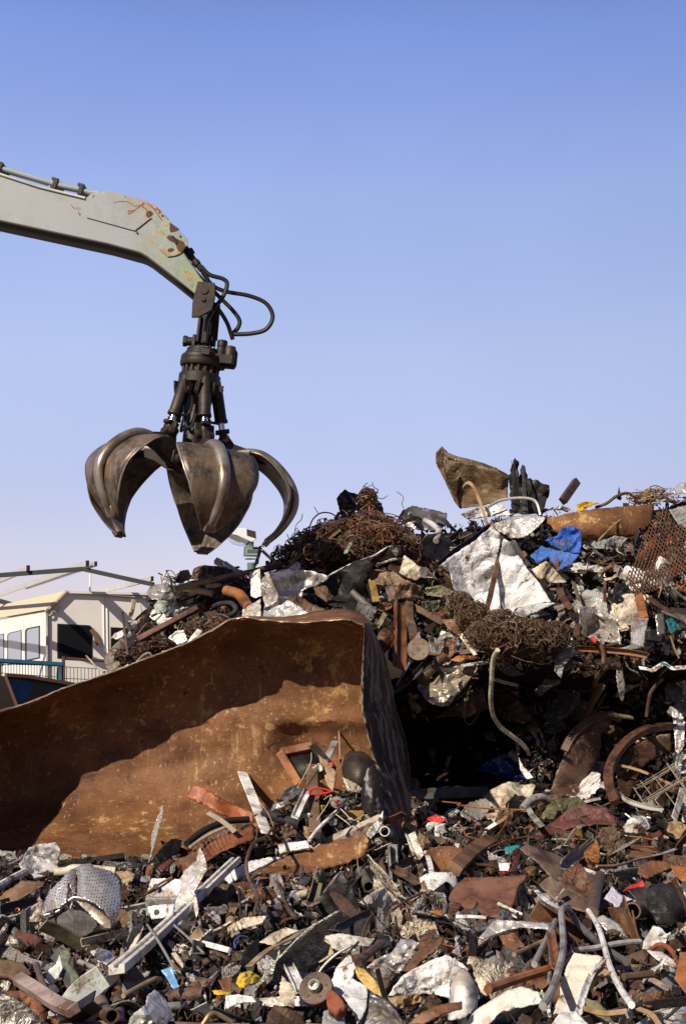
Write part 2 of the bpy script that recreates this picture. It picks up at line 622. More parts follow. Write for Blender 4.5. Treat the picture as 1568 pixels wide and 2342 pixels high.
class MB:
    def __init__(s):
        s.v, s.f = [], []

    def add(s, v, f):
        b = len(s.v)
        s.v += [Vector(p) for p in v]
        s.f += [tuple(i + b for i in q) for q in f]
        return s

    def box(s, c, d, rot=None):
        c, h = Vector(c), Vector(d) / 2
        P = [Vector((x * h.x, y * h.y, z * h.z)) for x in (-1, 1) for y in (-1, 1) for z in (-1, 1)]
        if rot is not None:
            P = [rot @ p for p in P]
        return s.add([c + p for p in P], [(0, 1, 3, 2), (4, 6, 7, 5), (0, 4, 5, 1), (2, 3, 7, 6), (0, 2, 6, 4), (1, 5, 7, 3)])

    def sweep(s, pts, prof, up=None, radii=None, cap=True, roll=0.0, closed=True):
        """pts: 3-D path; prof: 2-D outline; radii: scale per point"""
        pts = [Vector(p) for p in pts]
        n, m = len(pts), len(prof)
        tang = [(pts[min(i + 1, n - 1)] - pts[max(i - 1, 0)]).normalized() for i in range(n)]
        up = Vector(up) if up is not None else Vector((0.05, -1, .35))
        vv = []
        nrm = None
        for i, t in enumerate(tang):
            a = up if nrm is None else nrm
            nrm = (a - t * a.dot(t))
            if nrm.length < 1e-4:
                nrm = t.orthogonal()
            nrm.normalize()
            bi = t.cross(nrm)
            cr, sr = math.cos(roll), math.sin(roll)
            k = radii[i] if radii else 1.0
            for (x, y) in prof:
                X, Y = (x * cr - y * sr) * k, (x * sr + y * cr) * k
                vv.append(pts[i] + bi * X + nrm * Y)
        ff = []
        for i in range(n - 1):
            for j in range(m if closed else m - 1):
                j2 = (j + 1) % m
                ff.append((i * m + j, i * m + j2, (i + 1) * m + j2, (i + 1) * m + j))
        if cap and closed:
            ff.append(tuple(range(m - 1, -1, -1)))
            ff.append(tuple((n - 1) * m + j for j in range(m)))
        return s.add(vv, ff)

    def tube(s, pts, r, seg=8, radii=None, cap=True):
        return s.sweep(pts, [(r * math.cos(2 * math.pi * j / seg), r * math.sin(2 * math.pi * j / seg)) for j in range(seg)], radii=radii, cap=cap)

    def pipe(s, pts, r, wall, seg=14):
        """hollow pipe with open ends"""
        n = len(pts)
        o, i = MB().tube(pts, r, seg, cap=False), MB().tube(pts, r - wall, seg, cap=False)
        b = len(o.v)
        s0 = len(s.v)
        s.add(o.v, o.f)
        s.add(i.v, [q[::-1] for q in i.f])
        for e in (0, n - 1):
            for j in range(seg):
                j2 = (j + 1) % seg
                q = (s0 + e * seg + j, s0 + e * seg + j2, s0 + b + e * seg + j2, s0 + b + e * seg + j)
                s.f.append(q if e else q[::-1])
        return s

    def lathe(s, prof, seg=28, mat=None):
        """prof: (r, z) closed at the ends"""
        vv = [Vector((r * math.cos(2 * math.pi * j / seg), r * math.sin(2 * math.pi * j / seg), z)) for r, z in prof for j in range(seg)]
        n = len(prof)
        ff = [(i * seg + j, i * seg + (j + 1) % seg, (i + 1) * seg + (j + 1) % seg, (i + 1) * seg + j) for i in range(n - 1) for j in range(seg)]
        ff += [tuple(range(seg - 1, -1, -1)), tuple((n - 1) * seg + j for j in range(seg))]
        if mat is not None:
            vv = [mat @ v for v in vv]
        return s.add(vv, ff)

    def prism(s, poly, depth, mat=None):
        """poly (x, z) drawn flat, thickness along y"""
        n = len(poly)
        vv = [Vector((x, y, z)) for y in (-depth / 2, depth / 2) for x, z in poly]
        ff = [tuple(range(n)), tuple(range(2 * n - 1, n - 1, -1))]
        ff += [(i, i + n, (i + 1) % n + n, (i + 1) % n) for i in range(n)]
        if mat is not None:
            vv = [mat @ v for v in vv]
        return s.add(vv, ff)

    def build(s, name, mat, parent=None, color=None, sharp=35, loc=None):
        o = mk(name, s.v, s.f, mat, parent, color, sharp, loc)
        return o


def spline(pts, n=6):
    """Catmull-Rom through points of any dimension"""
    pts = [Vector(p) for p in pts]
    if len(pts) < 3:
        return pts
    P = [pts[0] * 2 - pts[1]] + pts + [pts[-1] * 2 - pts[-2]]
    out = []
    for i in range(1, len(P) - 2):
        for k in range(n):
            t = k / n
            a, b, c, d = P[i - 1], P[i], P[i + 1], P[i + 2]
            out.append(.5 * ((2 * b) + (c - a) * t + (2 * a - 5 * b + 4 * c - d) * t * t + (3 * b - a - 3 * c + d) * t ** 3))
    out.append(pts[-1])
    return out


def crumpler(rng, size, amp, folds=7, fine=4):
    """sum of sharp creases over a plane of about SIZE metres, AMP metres deep"""
    ks = []
    for i in range(folds):
        a = rng.uniform(0, 2 * math.pi)
        ks.append((math.cos(a), math.sin(a), rng.uniform(-.45, .45) * size, rng.uniform(-1, 1) * amp * 2.8 / size))
    fk = []
    for i in range(fine):
        a = rng.uniform(0, 2 * math.pi)
        fk.append((math.cos(a), math.sin(a), size * rng.uniform(.16, .4), rng.random(), rng.uniform(.4, 1) * amp * .35))
    o = Vector((rng.uniform(0, 90), rng.uniform(0, 90), 0))

    def f(x, y):
        z = sum(a * abs(x * cx + y * cy - c) for cx, cy, c, a in ks)
        for cx, cy, w, ph, a in fk:
            t = ((x * cx + y * cy + .25 * w * math.sin((x * cy - y * cx) / w * 2 + ph * 9)) / w + ph) % 1.0
            z += a * (abs(2 * t - 1) - .5) * (.5 + noise.noise(Vector((x, y, 0)) * (2.2 / size) + o))
        z += amp * .18 * noise.noise(Vector((x, y, 3)) * (5.0 / size) + o)
        return z
    return f


def fill_poly(poly, step, rng, jag=.0):
    """jittered points in a polygon, triangulated: returns 2-D verts and faces"""
    out = []
    n = len(poly)
    for i in range(n):
        a, b = Vector(poly[i]), Vector(poly[(i + 1) % n])
        m = max(1, int((b - a).length / step))
        nrm = Vector((-(b - a).y, (b - a).x)).normalized() if (b - a).length else Vector((0, 0))
        for k in range(m):
            p = a.lerp(b, k / m)
            if k and jag:
                p = p + nrm * rng.uniform(-jag, jag) * step
            out.append(p)
    nb = len(out)
    xs, ys = [p.x for p in out], [p.y for p in out]
    pts = list(out)

    def inside(x, y):
        c = False
        j = nb - 1
        for i in range(nb):
            if (out[i].y > y) != (out[j].y > y) and x < (out[j].x - out[i].x) * (y - out[i].y) / (out[j].y - out[i].y) + out[i].x:
                c = not c
            j = i
        return c
    y = min(ys) + step * .5
    row = 0
    while y < max(ys):
        x = min(xs) + step * (.5 if row % 2 else 1.0)
        while x < max(xs):
            p = Vector((x + rng.uniform(-.22, .22) * step, y + rng.uniform(-.22, .22) * step))
            if inside(p.x, p.y) and min((p - q).length_squared for q in out) > (step * .45) ** 2:
                pts.append(p)
            x += step
        y += step * .87
        row += 1
    v, e, f, *_ = delaunay_2d_cdt(pts, [], [list(range(nb))], 1, 1e-4)
    return [Vector(p) for p in v], [tuple(q) for q in f]

# ================================================================== SETTING: ground and the mounds under the scrap
mb = MB().add([(-400, -60, -.02), (400, -60, -.02), (400, 2500, -.02), (-400, 2500, -.02)], [(0, 1, 2, 3)])
k = MT('yard_dirt')
n1, n2 = k.noise(.6, 8, .7), k.noise(6, 8, .7)
tag(mb.build('ground', k.fin(k.mix(n1, (.07, .055, .045, 1), (.15, .125, .10, 1)), .9, 0, n2, .4, .05), loc=(0, 0, 0)), kind='structure')


def terrain(name, cols, rows_of, depth_of, back):
    v, f = [], []
    nr = None
    for px in cols:
        rows = rows_of(px)
        nr = len(rows)
        for py in rows:
            p = at(px, py, depth_of(px, py))
            s = noise.noise(p * 2.1) * .10 + noise.noise(p * 6) * .06 + noise.noise(p * 14) * .03
            v.append(p + Vector((s * .3, .12 + s, s * .5 - .08)))
        p = v[-1]
        for dy, dz in back:
            v.append(Vector((p.x, p.y + dy, p.z * dz)))
    nn = nr + len(back)
    for i in range(len(cols) - 1):
        for j in range(nn - 1):
            f.append((i * nn + j, (i + 1) * nn + j, (i + 1) * nn + j + 1, i * nn + j + 1))
    return tag(mk(name, v, f, EARTH, loc=(0, 0, 0)), kind='structure')


cols = [-240 + i * 14 for i in range(150)]


def heap_rows(px):
    s = curve(SKY, px) + 16
    return [lerp(2560, 1975, i / 36) for i in range(36)] + [lerp(1975, 1880, i / 10) for i in range(10)] + [lerp(1880, s, i / 60) for i in range(61)]


terrain('mound', cols, heap_rows, D, [(.8, .9), (2.2, .5), (4.0, 0)])
bank_cols = [340 + i * 12 for i in range(46)]
terrain('slope', bank_cols, lambda px: [lerp(1995, curve(BANK, px) + 12, i / 16) for i in range(17)], d_bank, [(.25, .8), (.6, .2)])

# ================================================================== THE CUT TANK SHELL
LIP = .62


def tank_back(px, py):
    """depth of the inside wall of the shell"""
    r = curve(RIM, px)
    v = (py - r) / (2010 - r)
    y = 12.95 + .00022 * (px - 400)
    tv = .36
    if v < tv:
        q = 1 - v / tv
        y -= LIP * (1 - math.sqrt(max(0, 1 - q * q * .985))) / .88
    if v > .5:
        y -= 1.9 * ((v - .5) / .5) ** 1.7
    if px < 40:
        y -= .9 * ((40 - px) / 200) ** 1.5
    # dents pressed into the plate
    d = (px - (640 - (py - 1640) * .52))
    if 1600 < py < 1930:
        e = smooth(1600, 1650, py) * (1 - smooth(1780, 1930, py))
        y -= e * (.11 * max(0, 1 - abs(d) / 75) if d > 0 else .11 * max(0, 1 - abs(d) / 260))
    if px > 560:
        y -= .06 * smooth(560, 640, px) * max(0, 1 - abs(py - 1648 - (px - 700) * .02) / 26)
    y += .05 * noise.noise(Vector((px / 170, py / 170, 2))) + .018 * noise.noise(Vector((px / 50, py / 50, 7)))
    return y


def rimy(px):
    return curve(RIM, px) + (2.5 * noise.noise(Vector((px / 40, 0, 5))) if px > 450 else 1.2 * noise.noise(Vector((px / 60, 0, 5))))


tank = empty('tank_shell', at(450, 1990, 12.0))
tag(tank, 'huge torn half of a rusty brown steel tank lying open under the scrap heap', 'tank')
EDGE = [(1425, 832), (1440, 834), (1523, 829), (1578, 827), (1625, 829), (1686, 842), (1733, 854), (1778, 866), (1825, 874), (1863, 876), (1960, 884)]
OUTR = [(1405, 838), (1440, 850), (1490, 876), (1560, 893), (1625, 906), (1693, 927), (1755, 937), (1812, 939), (1880, 937), (1960, 930)]
TSPOT = [(at(x, y, tank_back(x, y)) - tank.location, r) for x, y, r in ((60, 1960, .35), (620, 1660, .1), (830, 1600, .1))]
TANKW = m_tank('tank_inner_rust', TSPOT)
v, f = [], []
xs = [-250 + i * 1135 / 110 for i in range(111)]
NV = 64
for px in xs:
    r = rimy(px)
    for j in range(NV + 1):
        t = (j / NV) ** 1.25
        py = lerp(r, 2010, t)
        q = px if px < 800 else min(px, lerp(curve(EDGE, py), curve(OUTR, py), .5))
        v.append(at(q, py, tank_back(q, py)))
NC = len(xs)
f = [(i * (NV + 1) + j, (i + 1) * (NV + 1) + j, (i + 1) * (NV + 1) + j + 1, i * (NV + 1) + j + 1) for i in range(NC - 1) for j in range(NV)]
o = mk('inner_wall', v, f, TANKW, tank, loc=None, sharp=50)
for q in o.data.vertices:
    q.co -= tank.location
solid(o, .014, -1)


def local(o, parent):
    for q in o.data.vertices:
        q.co -= parent.location
    return o


# right end: the plate is folded forward and its outside faces the camera
v, f = [], []
for j in range(61):
    py = lerp(1424, 1962, j / 60)
    e, r = curve(EDGE, py) + 2.2 * noise.noise(Vector((py / 12, 3, 0))), curve(OUTR, py) + 3 * noise.noise(Vector((py / 30, 8, 0)))
    yb = tank_back(860, py) - .05
    for i in range(15):
        t = i / 14
        px = lerp(e, r, t)
        y = lerp(yb - .72 - .2 * smooth(1420, 1700, py), yb + .25, t ** 1.2) - .10 * math.sin(math.pi * t)
        y += .05 * noise.noise(Vector((t * 3, py / 60, 1))) + .02 * noise.noise(Vector((t * 8, py / 20, 4)))
        v.append(at(px, py, y))
f = [(j * 15 + i, j * 15 + i + 1, (j + 1) * 15 + i + 1, (j + 1) * 15 + i) for j in range(60) for i in range(14)]
o = local(mk('folded_end', v, f, TANKOUT, tank, sharp=50), tank)
o['label'] = 'dark outer side with peeling grey paint streaks'
solid(o, .014, 0)
for nm, ps in (('weld_seam', [(292, y) for y in range(1560, 1990, 12)]), ('weld_seam', [(x, 1652 + (x - 700) * .02 + 3 * math.sin(x / 31)) for x in range(650, 846, 8)])):
    pts = [at(x, y, tank_back(x, y) - .001) for x, y in ps]
    local(MB().tube(pts, .006, 5).build(nm, TANK, tank), tank)
# top of the shell, seen as a thin brown strip behind the rim
ROOF = [(440, 1469), (560, 1410), (640, 1414), (690, 1408), (720, 1400), (770, 1394), (800, 1396), (830, 1408), (850, 1432), (868, 1455)]
v, f = [], []
n = 0
for i in range(46):
    px = lerp(440, 838, i / 45)
    r = rimy(px)
    for j in range(6):
        t = j / 5
        q = lerp(px, px + 30 * smooth(700, 838, px), t)
        py = lerp(r - .6, min(curve(ROOF, q), r - 1.2), t)
        v.append(at(q, py, tank_back(px, r) + .004 + t * 1.0 + .02 * noise.noise(Vector((px / 30, t * 3, 0)))))
f = [(i * 6 + j, (i + 1) * 6 + j, (i + 1) * 6 + j + 1, i * 6 + j + 1) for i in range(45) for j in range(5)]
solid(local(mk('top_plate', v, f, TANK, tank, sharp=60), tank), .012, 1)
# torn edges: the light they catch is put into the pale tan colour
CUTM = m_plain('cut_edge', (.36, .27, .20, 1), .45, .4, .6)
rng = random.Random(5)
pts = []
px = -240
while px < 832:
    r = rimy(px)
    pts.append(at(px, r - 1 + rng.uniform(-.8, .8), tank_back(px, r) - .012))
    px += rng.uniform(5, 10)
m = MB().tube(pts, .0075, 5, radii=[rng.uniform(.5, 1.25) for _ in pts])
local(m.build('rim_edge', CUTM, tank), tank)
pts = []
py = 1426
while py < 1960:
    e = curve(EDGE, py) + 2.2 * noise.noise(Vector((py / 12, 3, 0)))
    pts.append(at(e, py, tank_back(860, py) - .77 - .2 * smooth(1420, 1700, py)))
    py += rng.uniform(4, 8)
m = MB().tube(pts, .009, 5, radii=[rng.uniform(.5, 1.25) for _ in pts])
local(m.build('side_edge', CUTM, tank), tank)

# ================================================================== EXCAVATOR ARM
AY = 14.28
tipp = at(456, 670, AY)
arm = empty('excavator_arm', tipp)
tag(arm, 'pale grey green excavator boom with rusty elbow reaching in from the left', 'excavator arm')


def aw(pts, Y, f='1'):
    return [at(x, y, Y) - tipp for x, y in fr(f, pts)]


def plate(name, front, th, mat, parent, w=.01, back_scale=None):
    """outline on a plane of constant depth, thickened away from the camera"""
    n = len(front)
    v = list(front) + [p + Vector((0, th, 0)) for p in front]
    fa = [tuple(range(n)), tuple(range(2 * n - 1, n - 1, -1))] + [(i, (i + 1) % n, (i + 1) % n + n, i + n)[::-1] for i in range(n)]
    o = mk(name, v, fa, mat, parent, sharp=30)
    bm = bmesh.new()
    bm.from_mesh(o.data)
    bmesh.ops.recalc_face_normals(bm, faces=bm.faces)
    bm.to_mesh(o.data)
    bm.free()
    if w:
        bev(o, w)
    return o


top = [(-700, -150), (0, 118), (200, 182), (450, 250), (570, 225), (760, 280), (850, 340), (900, 420), (950, 520), (1075, 700), (1050, 760), (1015, 748),
       (900, 655), (770, 555), (740, 538), (718, 530), (560, 487), (0, 367), (-700, 215)]
plate('boom_box', aw(top, AY), .42, ARM, arm, .012)
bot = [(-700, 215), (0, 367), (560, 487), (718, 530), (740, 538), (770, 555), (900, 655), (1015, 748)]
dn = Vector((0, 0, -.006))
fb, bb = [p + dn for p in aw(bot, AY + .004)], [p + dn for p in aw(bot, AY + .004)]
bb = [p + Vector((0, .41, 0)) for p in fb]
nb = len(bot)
solid(mk('belly_plate', fb + bb, [(i, i + 1, nb + i + 1, nb + i) for i in range(nb - 1)], m_plain('belly_dark', (.045, .042, .032, 1), .7, 0, .7), arm, sharp=60), .006, 0)  # separate thin sheet along the underside, darker than the boom paint
# doubler plates on both cheeks of the elbow
dbl = [(450, 248), (480, 222), (570, 208), (660, 233), (760, 262), (828, 297), (868, 343), (905, 390), (978, 462), (983, 490), (945, 538), (915, 551), (876, 556), (830, 515),
       (868, 448), (828, 398), (790, 352), (745, 388), (703, 420), (452, 350)]
o = plate('cheek_plate', aw(dbl, AY - .014), .013, ARM, arm, .004)
o['label'] = 'doubler plate with rust runs round the elbow'
plate('cheek_plate', [p + Vector((0, .436, 0)) for p in aw(dbl, AY - .003)], .013, ARM, arm, .004)
# rust patches of bare plate round the pin slot
RUSTARM = m_plain('bare_rust', (.10, .034, .018, 1), .75, 0, .6)
for pp in ([(888, 372), (903, 388), (935, 415), (930, 422), (912, 425), (895, 425), (887, 408)], [(868, 448), (885, 440), (900, 455), (935, 470), (965, 478), (975, 498), (945, 530), (925, 522), (910, 490), (880, 470)],
           [(765, 318), (780, 312), (797, 330), (793, 345), (775, 352), (768, 335)], [(878, 510), (895, 508), (908, 522), (893, 535), (880, 528)]):
    pp = [(x + 5 * math.sin(i * 7.3), y + 4 * math.cos(i * 5.1)) for i, (x, y) in enumerate(pp)]
    plate('rust_patch', aw(pp, AY - .0165), .003, RUSTARM, arm, 0)
RUN = m_plain('rust_run', (.30, .095, .02, 1), .8, 0, .7)
for pp, w_ in (([(590, 272), (640, 265), (672, 270), (700, 290), (735, 285)], .008), ([(740, 283), (712, 305), (690, 322), (668, 332)], .016), ([(700, 312), (670, 318), (672, 332)], .012), ([(752, 272), (742, 290), (765, 310), (778, 345)], .022),
               ([(765, 275), (800, 300), (835, 350), (848, 366)], .014), ([(815, 300), (838, 318), (830, 330)], .03), ([(880, 360), (860, 340)], .012), ([(655, 238), (652, 246)], .012), ([(490, 232), (486, 246)], .012), ([(412, 318), (410, 334)], .012), ([(372, 280), (380, 295), (415, 297)], .006)):
    q = aw(pp, AY - .0155)
    q = spline(q, 4) if len(q) > 2 else [q[0], q[0].lerp(q[1], .5), q[1]]
    rr = random.Random(int(pp[0][0]))
    MB().sweep(q, [(-w_ / 2, -.001), (w_ / 2, -.001), (w_ / 2, .001), (-w_ / 2, .001)], radii=[rr.uniform(.35, 1.1) for _ in q]).build('rust_run', RUN, arm)
m = MB()
c0 = aw([(897, 450), (925, 483)], AY - .019)
m.sweep(c0, [(.022 * math.cos(a * math.pi / 6), .006 * math.sin(a * math.pi / 6)) for a in range(12)])
m.build('pin_slot', GASKET, arm)
m = MB()
for q in ((942, 449), (848, 340), (712, 424)):
    p = aw([q], AY - .018)[0]
    m.lathe([(.011, -.004), (.011, .004)], 10, Matrix.Translation(p) @ Matrix.Rotation(R(90), 4, 'X'))
m.build('bolt_hole', GASKET, arm)
# steel line pipe on top of the boom and its clamps
for dy, dpx in ((.05, 0), (.30, 6)):
    m = MB()
    m.tube(aw([(-700, -170), (0, 92 + dpx), (180, 145 + dpx), (290, 178 + dpx), (420, 205 + dpx), (470, 222 + dpx), (520, 225 + dpx)], AY + dy), .028, 10)
    m.build('hydraulic_pipe', m_plain('line_pipe_paint', (.33, .38, .37, 1), .45, 0, .2), arm)
for q in ((0, 92), (290, 176), (425, 206)):
    m = MB()
    p = aw([q], AY + .06)[0]
    rot = Matrix.Rotation(R(16), 3, 'Y')
    m.box(p + Vector((0, .12, -.015)), (.05, .34, .10), rot)
    m.box(p + Vector((.0, .12, .05)), (.075, .30, .03), rot)
    bev(m.build('pipe_clamp', GREASY, arm), .006)
m = MB()
ring = [aw([(290 + 30 * math.cos(a), 185 - 34 * math.sin(a))], AY + .05)[0] for a in [math.pi * (-.1 + 1.2 * i / 14) for i in range(15)]]
m.tube(ring, .011, 6)
m.build('lifting_eye', m_plain('line_pipe_paint', (.33, .38, .37, 1), .45, 0, .2), arm)
m = MB()
m.sweep(aw([(-700, -140), (0, 125), (200, 190), (445, 250)], AY - .006), [(-.012, -.012), (.012, -.012), (.012, .012), (-.012, .012)])
m.build('edge_strip', m_plain('edge_paint', (.45, .47, .42, 1), .5, 0, .6), arm)
# hose block on the tip
m = MB()
m.tube(aw([(965, 505), (1010, 570), (1055, 625)], AY + .12), .035, 10)
m.tube(aw([(985, 520), (1000, 545)], AY + .12), .047, 10)
m.tube(aw([(1018, 580), (1035, 600)], AY + .12), .045, 8)
m.tube(aw([(945, 530), (1010, 625), (1075, 700)], AY + .26), .028, 8)
bev(m.build('hose_coupling', GREASY, arm), .004)
for pts, y0, y1 in (([(1050, 605), (1095, 650), (1165, 672), (1187, 700), (1165, 765), (1110, 840), (1080, 900), (1072, 1000)], .1, .12),
                    ([(1060, 640), (1110, 705), (1180, 738), (1300, 760), (1390, 800), (1425, 870), (1390, 935), (1310, 958), (1200, 962)], .2, .25),
                    ([(1080, 690), (1130, 750), (1210, 830), (1250, 885), (1245, 925), (1215, 960), (1213, 985)], .25, .28),
                    ([(1085, 790), (1140, 830), (1185, 900), (1205, 955), (1217, 990)], .16, .24),
                    ([(1055, 630), (1085, 675), (1072, 710), (1078, 750), (1110, 790)], .05, .12)):
    n = len(pts)
    P = [aw([q], AY + lerp(y0, y1, i / (n - 1)))[0] for i, q in enumerate(pts)]
    m = MB().tube(spline(P, 6), .024, 8)
    m.build('hydraulic_hose', HOSE, arm)

# ================================================================== ORANGE PEEL GRAPPLE
GH = at(436, 1047, 14.5)
gr = empty('grapple', GH)
gr.rotation_euler = (R(-1.5), R(5.4), 0)
tag(gr, 'five clawed scrap grapple with worn brown claws hanging open from the boom', 'grapple')
RZ = Matrix.Rotation
# hanger: two cheek plates, link, lugs
for y in (-.275, .13):
    m = MB()
    m.prism([(-.10, 1.86), (.085, 1.86), (.105, 1.70), (.085, 1.56), (.0 if y > 0 else -.04, 1.46 if y > 0 else 1.47), (-.12, 1.46), (-.13, 1.62)] if y < 0 else
            [(-.02, 1.80), (.12, 1.74), (.13, 1.34), (.02, 1.34)], .035, Matrix.Translation((0, y, 0)))
    bev(m.build('hanger_plate', GREASY, gr), .006)
m = MB()
m.lathe([(.045, -.22), (.045, .305)], 14, Matrix.Translation((-.02, 0, 1.77)) @ RZ(R(90), 4, 'X'))
m.lathe([(.025, -.2), (.025, .31)], 10, Matrix.Translation((-.02, 0, 1.67)) @ RZ(R(90), 4, 'X'))
m.build('hanger_pin', GREASY, gr)
m = MB()
m.box((-.01, -.01, 1.43), (.10, .09, .36))
m.box((-.06, -.03, 1.40), (.035, .12, .30))
m.box((.045, -.02, 1.38), (.03, .11, .26))
bev(m.build('link', GREASY, gr), .012)
for x in (-.10, .07):
    m = MB()
    m.prism([(-.075, 1.17), (.075, 1.17), (.075, 1.30), (.045, 1.345), (-.045, 1.345), (-.075, 1.30)], .035, Matrix.Translation((x, 0, 0)) @ RZ(R(90), 4, 'Z'))
    bev(m.build('lug', GREASY, gr), .006)
m = MB()
m.lathe([(.05, -.20), (.05, -.08), (.035, -.08), (.035, .13)], 14, Matrix.Translation((0, 0, 1.27)) @ RZ(R(90), 4, 'Y'))
m.lathe([(.062, -.02), (.062, .02)], 6, Matrix.Translation((-.2, 0, 1.27)) @ RZ(R(90), 4, 'Y'))
m.build('link_pin', GREASY, gr)
# rotator
m = MB()
m.lathe([(.06, 1.19), (.17, 1.19), (.17, 1.155), (.185, 1.15), (.185, 1.125), (.215, 1.115), (.225, 1.09), (.225, 1.06), (.222, 1.055), (.228, 1.05), (.228, 1.01), (.215, .99), (.16, .99)], 40)
bev(m.build('rotator', GREASY, gr), .004)
m = MB()
for i in range(14):
    a = i * 2 * math.pi / 14
    m.lathe([(.014, 1.185), (.014, 1.21), (.009, 1.213)], 6, Matrix.Translation((.14 * math.cos(a), .14 * math.sin(a), 0)))
m.build('bolt_circle', GREASY, gr)
m = MB()
m.lathe([(.16, 1.0), (.175, .99), (.175, .86), (.16, .85)], 32)
for i in range(16):
    a = i * 2 * math.pi / 16
    m.lathe([(.018, .90), (.018, .985)], 8, Matrix.Translation((.185 * math.cos(a), .185 * math.sin(a), 0)))
m.build('slewing_neck', GREASY, gr)
m = MB()
m.lathe([(.15, .92), (.21, .915), (.225, .90), (.225, .80), (.21, .79), (.14, .79)], 40)
bev(m.build('cylinder_head', GREASY, gr), .004)
m = MB()
m.box((.23, -.03, 1.09), (.22, .15, .10))
m.lathe([(.052, 0), (.056, .02), (.056, .09), (.046, .10), (.056, .105), (.056, .17), (.045, .18)], 18, Matrix.Translation((.205, -.02, 1.13)))
m.lathe([(.04, 0), (.062, .015), (.062, .21), (.055, .22)], 20, Matrix.Translation((.295, -.02, 1.03)))
m.prism([(-.07, -.08), (.05, -.08), (.07, -.04), (.07, .10), (.04, .14), (-.02, .14)], .08, Matrix.Translation((.305, .03, 1.10)))
m.lathe([(.05, 0), (.05, .04), (.03, .04), (.03, .07)], 14, Matrix.Translation((.21, -.02, .985)))
m.box((.06, -.20, 1.12), (.09, .07, .07))
bev(m.build('hydraulic_motor', GREASY, gr), .006)
m = MB()
m.lathe([(.11, .84), (.11, .1), (.115, .09), (.115, -.08), (.08, -.1)], 24)
m.build('column', GREASY, gr)
m = MB()
m.lathe([(.10, .02), (.15, .01), (.17, -.02), (.17, -.16), (.13, -.20), (.06, -.21)], 10)
for i in range(5):
    a = R(24 + 72 * i)
    for s in (-.055, .055):
        m.add([], [])
        M4 = RZ(a, 4, 'Z')
        m.prism([(.12, -.15), (.24, -.15), (.28, -.09), (.27, .03), (.20, .06), (.12, .04)], .03, M4 @ RZ(R(-90), 4, 'Z') @ Matrix.Translation((0, s, 0)))
bev(m.build('hub', GREASY, gr), .008)

# one claw, built for azimuth 0 = towards the camera (-Y); local radial axis r -> -Y
PR = [(.50, .12), (.62, .135), (.75, .115), (.88, .05), (1.0, -.05), (1.09, -.16), (1.14, -.28), (1.135, -.41), (1.08, -.54), (1.0, -.66), (.90, -.765)]
HWD = [.26, .37, .425, .435, .43, .41, .375, .315, .235, .15, .07]
PRs = spline([Vector((r, z, w)) for (r, z), w in zip(PR, HWD)], 4)
NS, NW = len(PRs), 13


def claw_meshes(parent):
    v = []
    for i, p in enumerate(PRs):
        if i < 4:
            continue
        r, z, w = p
        a, b = PRs[max(i - 1, 0)], PRs[min(i + 1, NS - 1)]
        t = Vector((b.x - a.x, b.y - a.y)).normalized()
        nx, nz = t.y, -t.x              # inward normal of the profile
        if nx > 0 and i > 20:
            nx, nz = nx, nz
        for j in range(NW):
            s = j / (NW - 1) * 2 - 1
            x = s * w
            ins = .075 + .20 * x * x + .25 * max(0, abs(x) - .3) ** 1.5
            rr = r - ins * max(.25, abs(t.y)) * 1.0
            zz = z - ins * (abs(t.x) * .6)
            v.append(Vector((x, -rr, zz)))
    f = [(i * NW + j, i * NW + j + 1, (i + 1) * NW + j + 1, (i + 1) * NW + j) for i in range(NS - 5) for j in range(NW - 1)]
    blade = mk('claw', v, f, CLAW, parent, sharp=60, loc=(0, 0, 0))
    solid(blade, .022, 0)
    nr_ = NS - 4
    rim_ = [v[i * NW] for i in range(nr_ - 1, -1, -1)] + [v[j] for j in range(1, NW)] + [v[i * NW + NW - 1] for i in range(1, nr_)]
    MB().tube(rim_, .0125, 6).build('worn_edge', POLISH, blade, loc=(0, 0, 0), sharp=60)
    path = [Vector((0, -(p.x - .025), p.y - .01)) for p in PRs]
    rad = [lerp(1.0, .52, i / (NS - 1)) * (.6 + .4 * smooth(0, 9, i)) for i in range(NS)]
    prof = [(.066 * math.cos(a), .085 * math.sin(a)) for a in [2 * math.pi * q / 14 for q in range(14)]]
    m = MB().sweep(path, prof, up=(1, 0, 0), radii=rad)
    m.build('ridge', POLISH, blade, loc=(0, 0, 0), sharp=60)
    e = PRs[-1]
    m = MB()
    pts = [Vector((0, -(e.x + .035), e.y + .06)), Vector((0, -e.x, e.y - .0)), Vector((0, -(e.x - .03), e.y - .045))]
    m.sweep(pts, [(-.062, -.024), (.062, -.024), (.07, 0), (.062, .024), (-.062, .024), (-.07, 0)], up=(0, -1, -1), radii=[.85, 1, .9])
    bev(m.build('claw_tip', POLISH, blade, loc=(0, 0, 0)), .008)
    pr = [(.15, -.09), (.20, .02), (.24, .12), (.265, .235), (.30, .28), (.355, .28), (.385, .24), (.43, .19), (.56, .16), (.76, .12), (.80, .02), (.60, .02), (.46, -.02), (.34, -.09), (.24, -.14)]
    m = MB().prism([(r, z) for r, z in pr], .085, RZ(R(-90), 4, 'Z'))
    bev(m.build('bracket', GREASY, blade, loc=(0, 0, 0)), .012)
    for (r, z, ln, rd) in ((.325, .225, .19, .05), (.20, -.05, .22, .055)):
        m = MB()
        m.lathe([(rd * .5, -ln / 2 - .012), (rd, -ln / 2), (rd, ln / 2), (rd * .5, ln / 2 + .012)], 14, Matrix.Translation((0, -r, z)) @ RZ(R(90), 4, 'Y'))
        m.build('pivot_pin', GREASY, blade, loc=(0, 0, 0))
    return blade


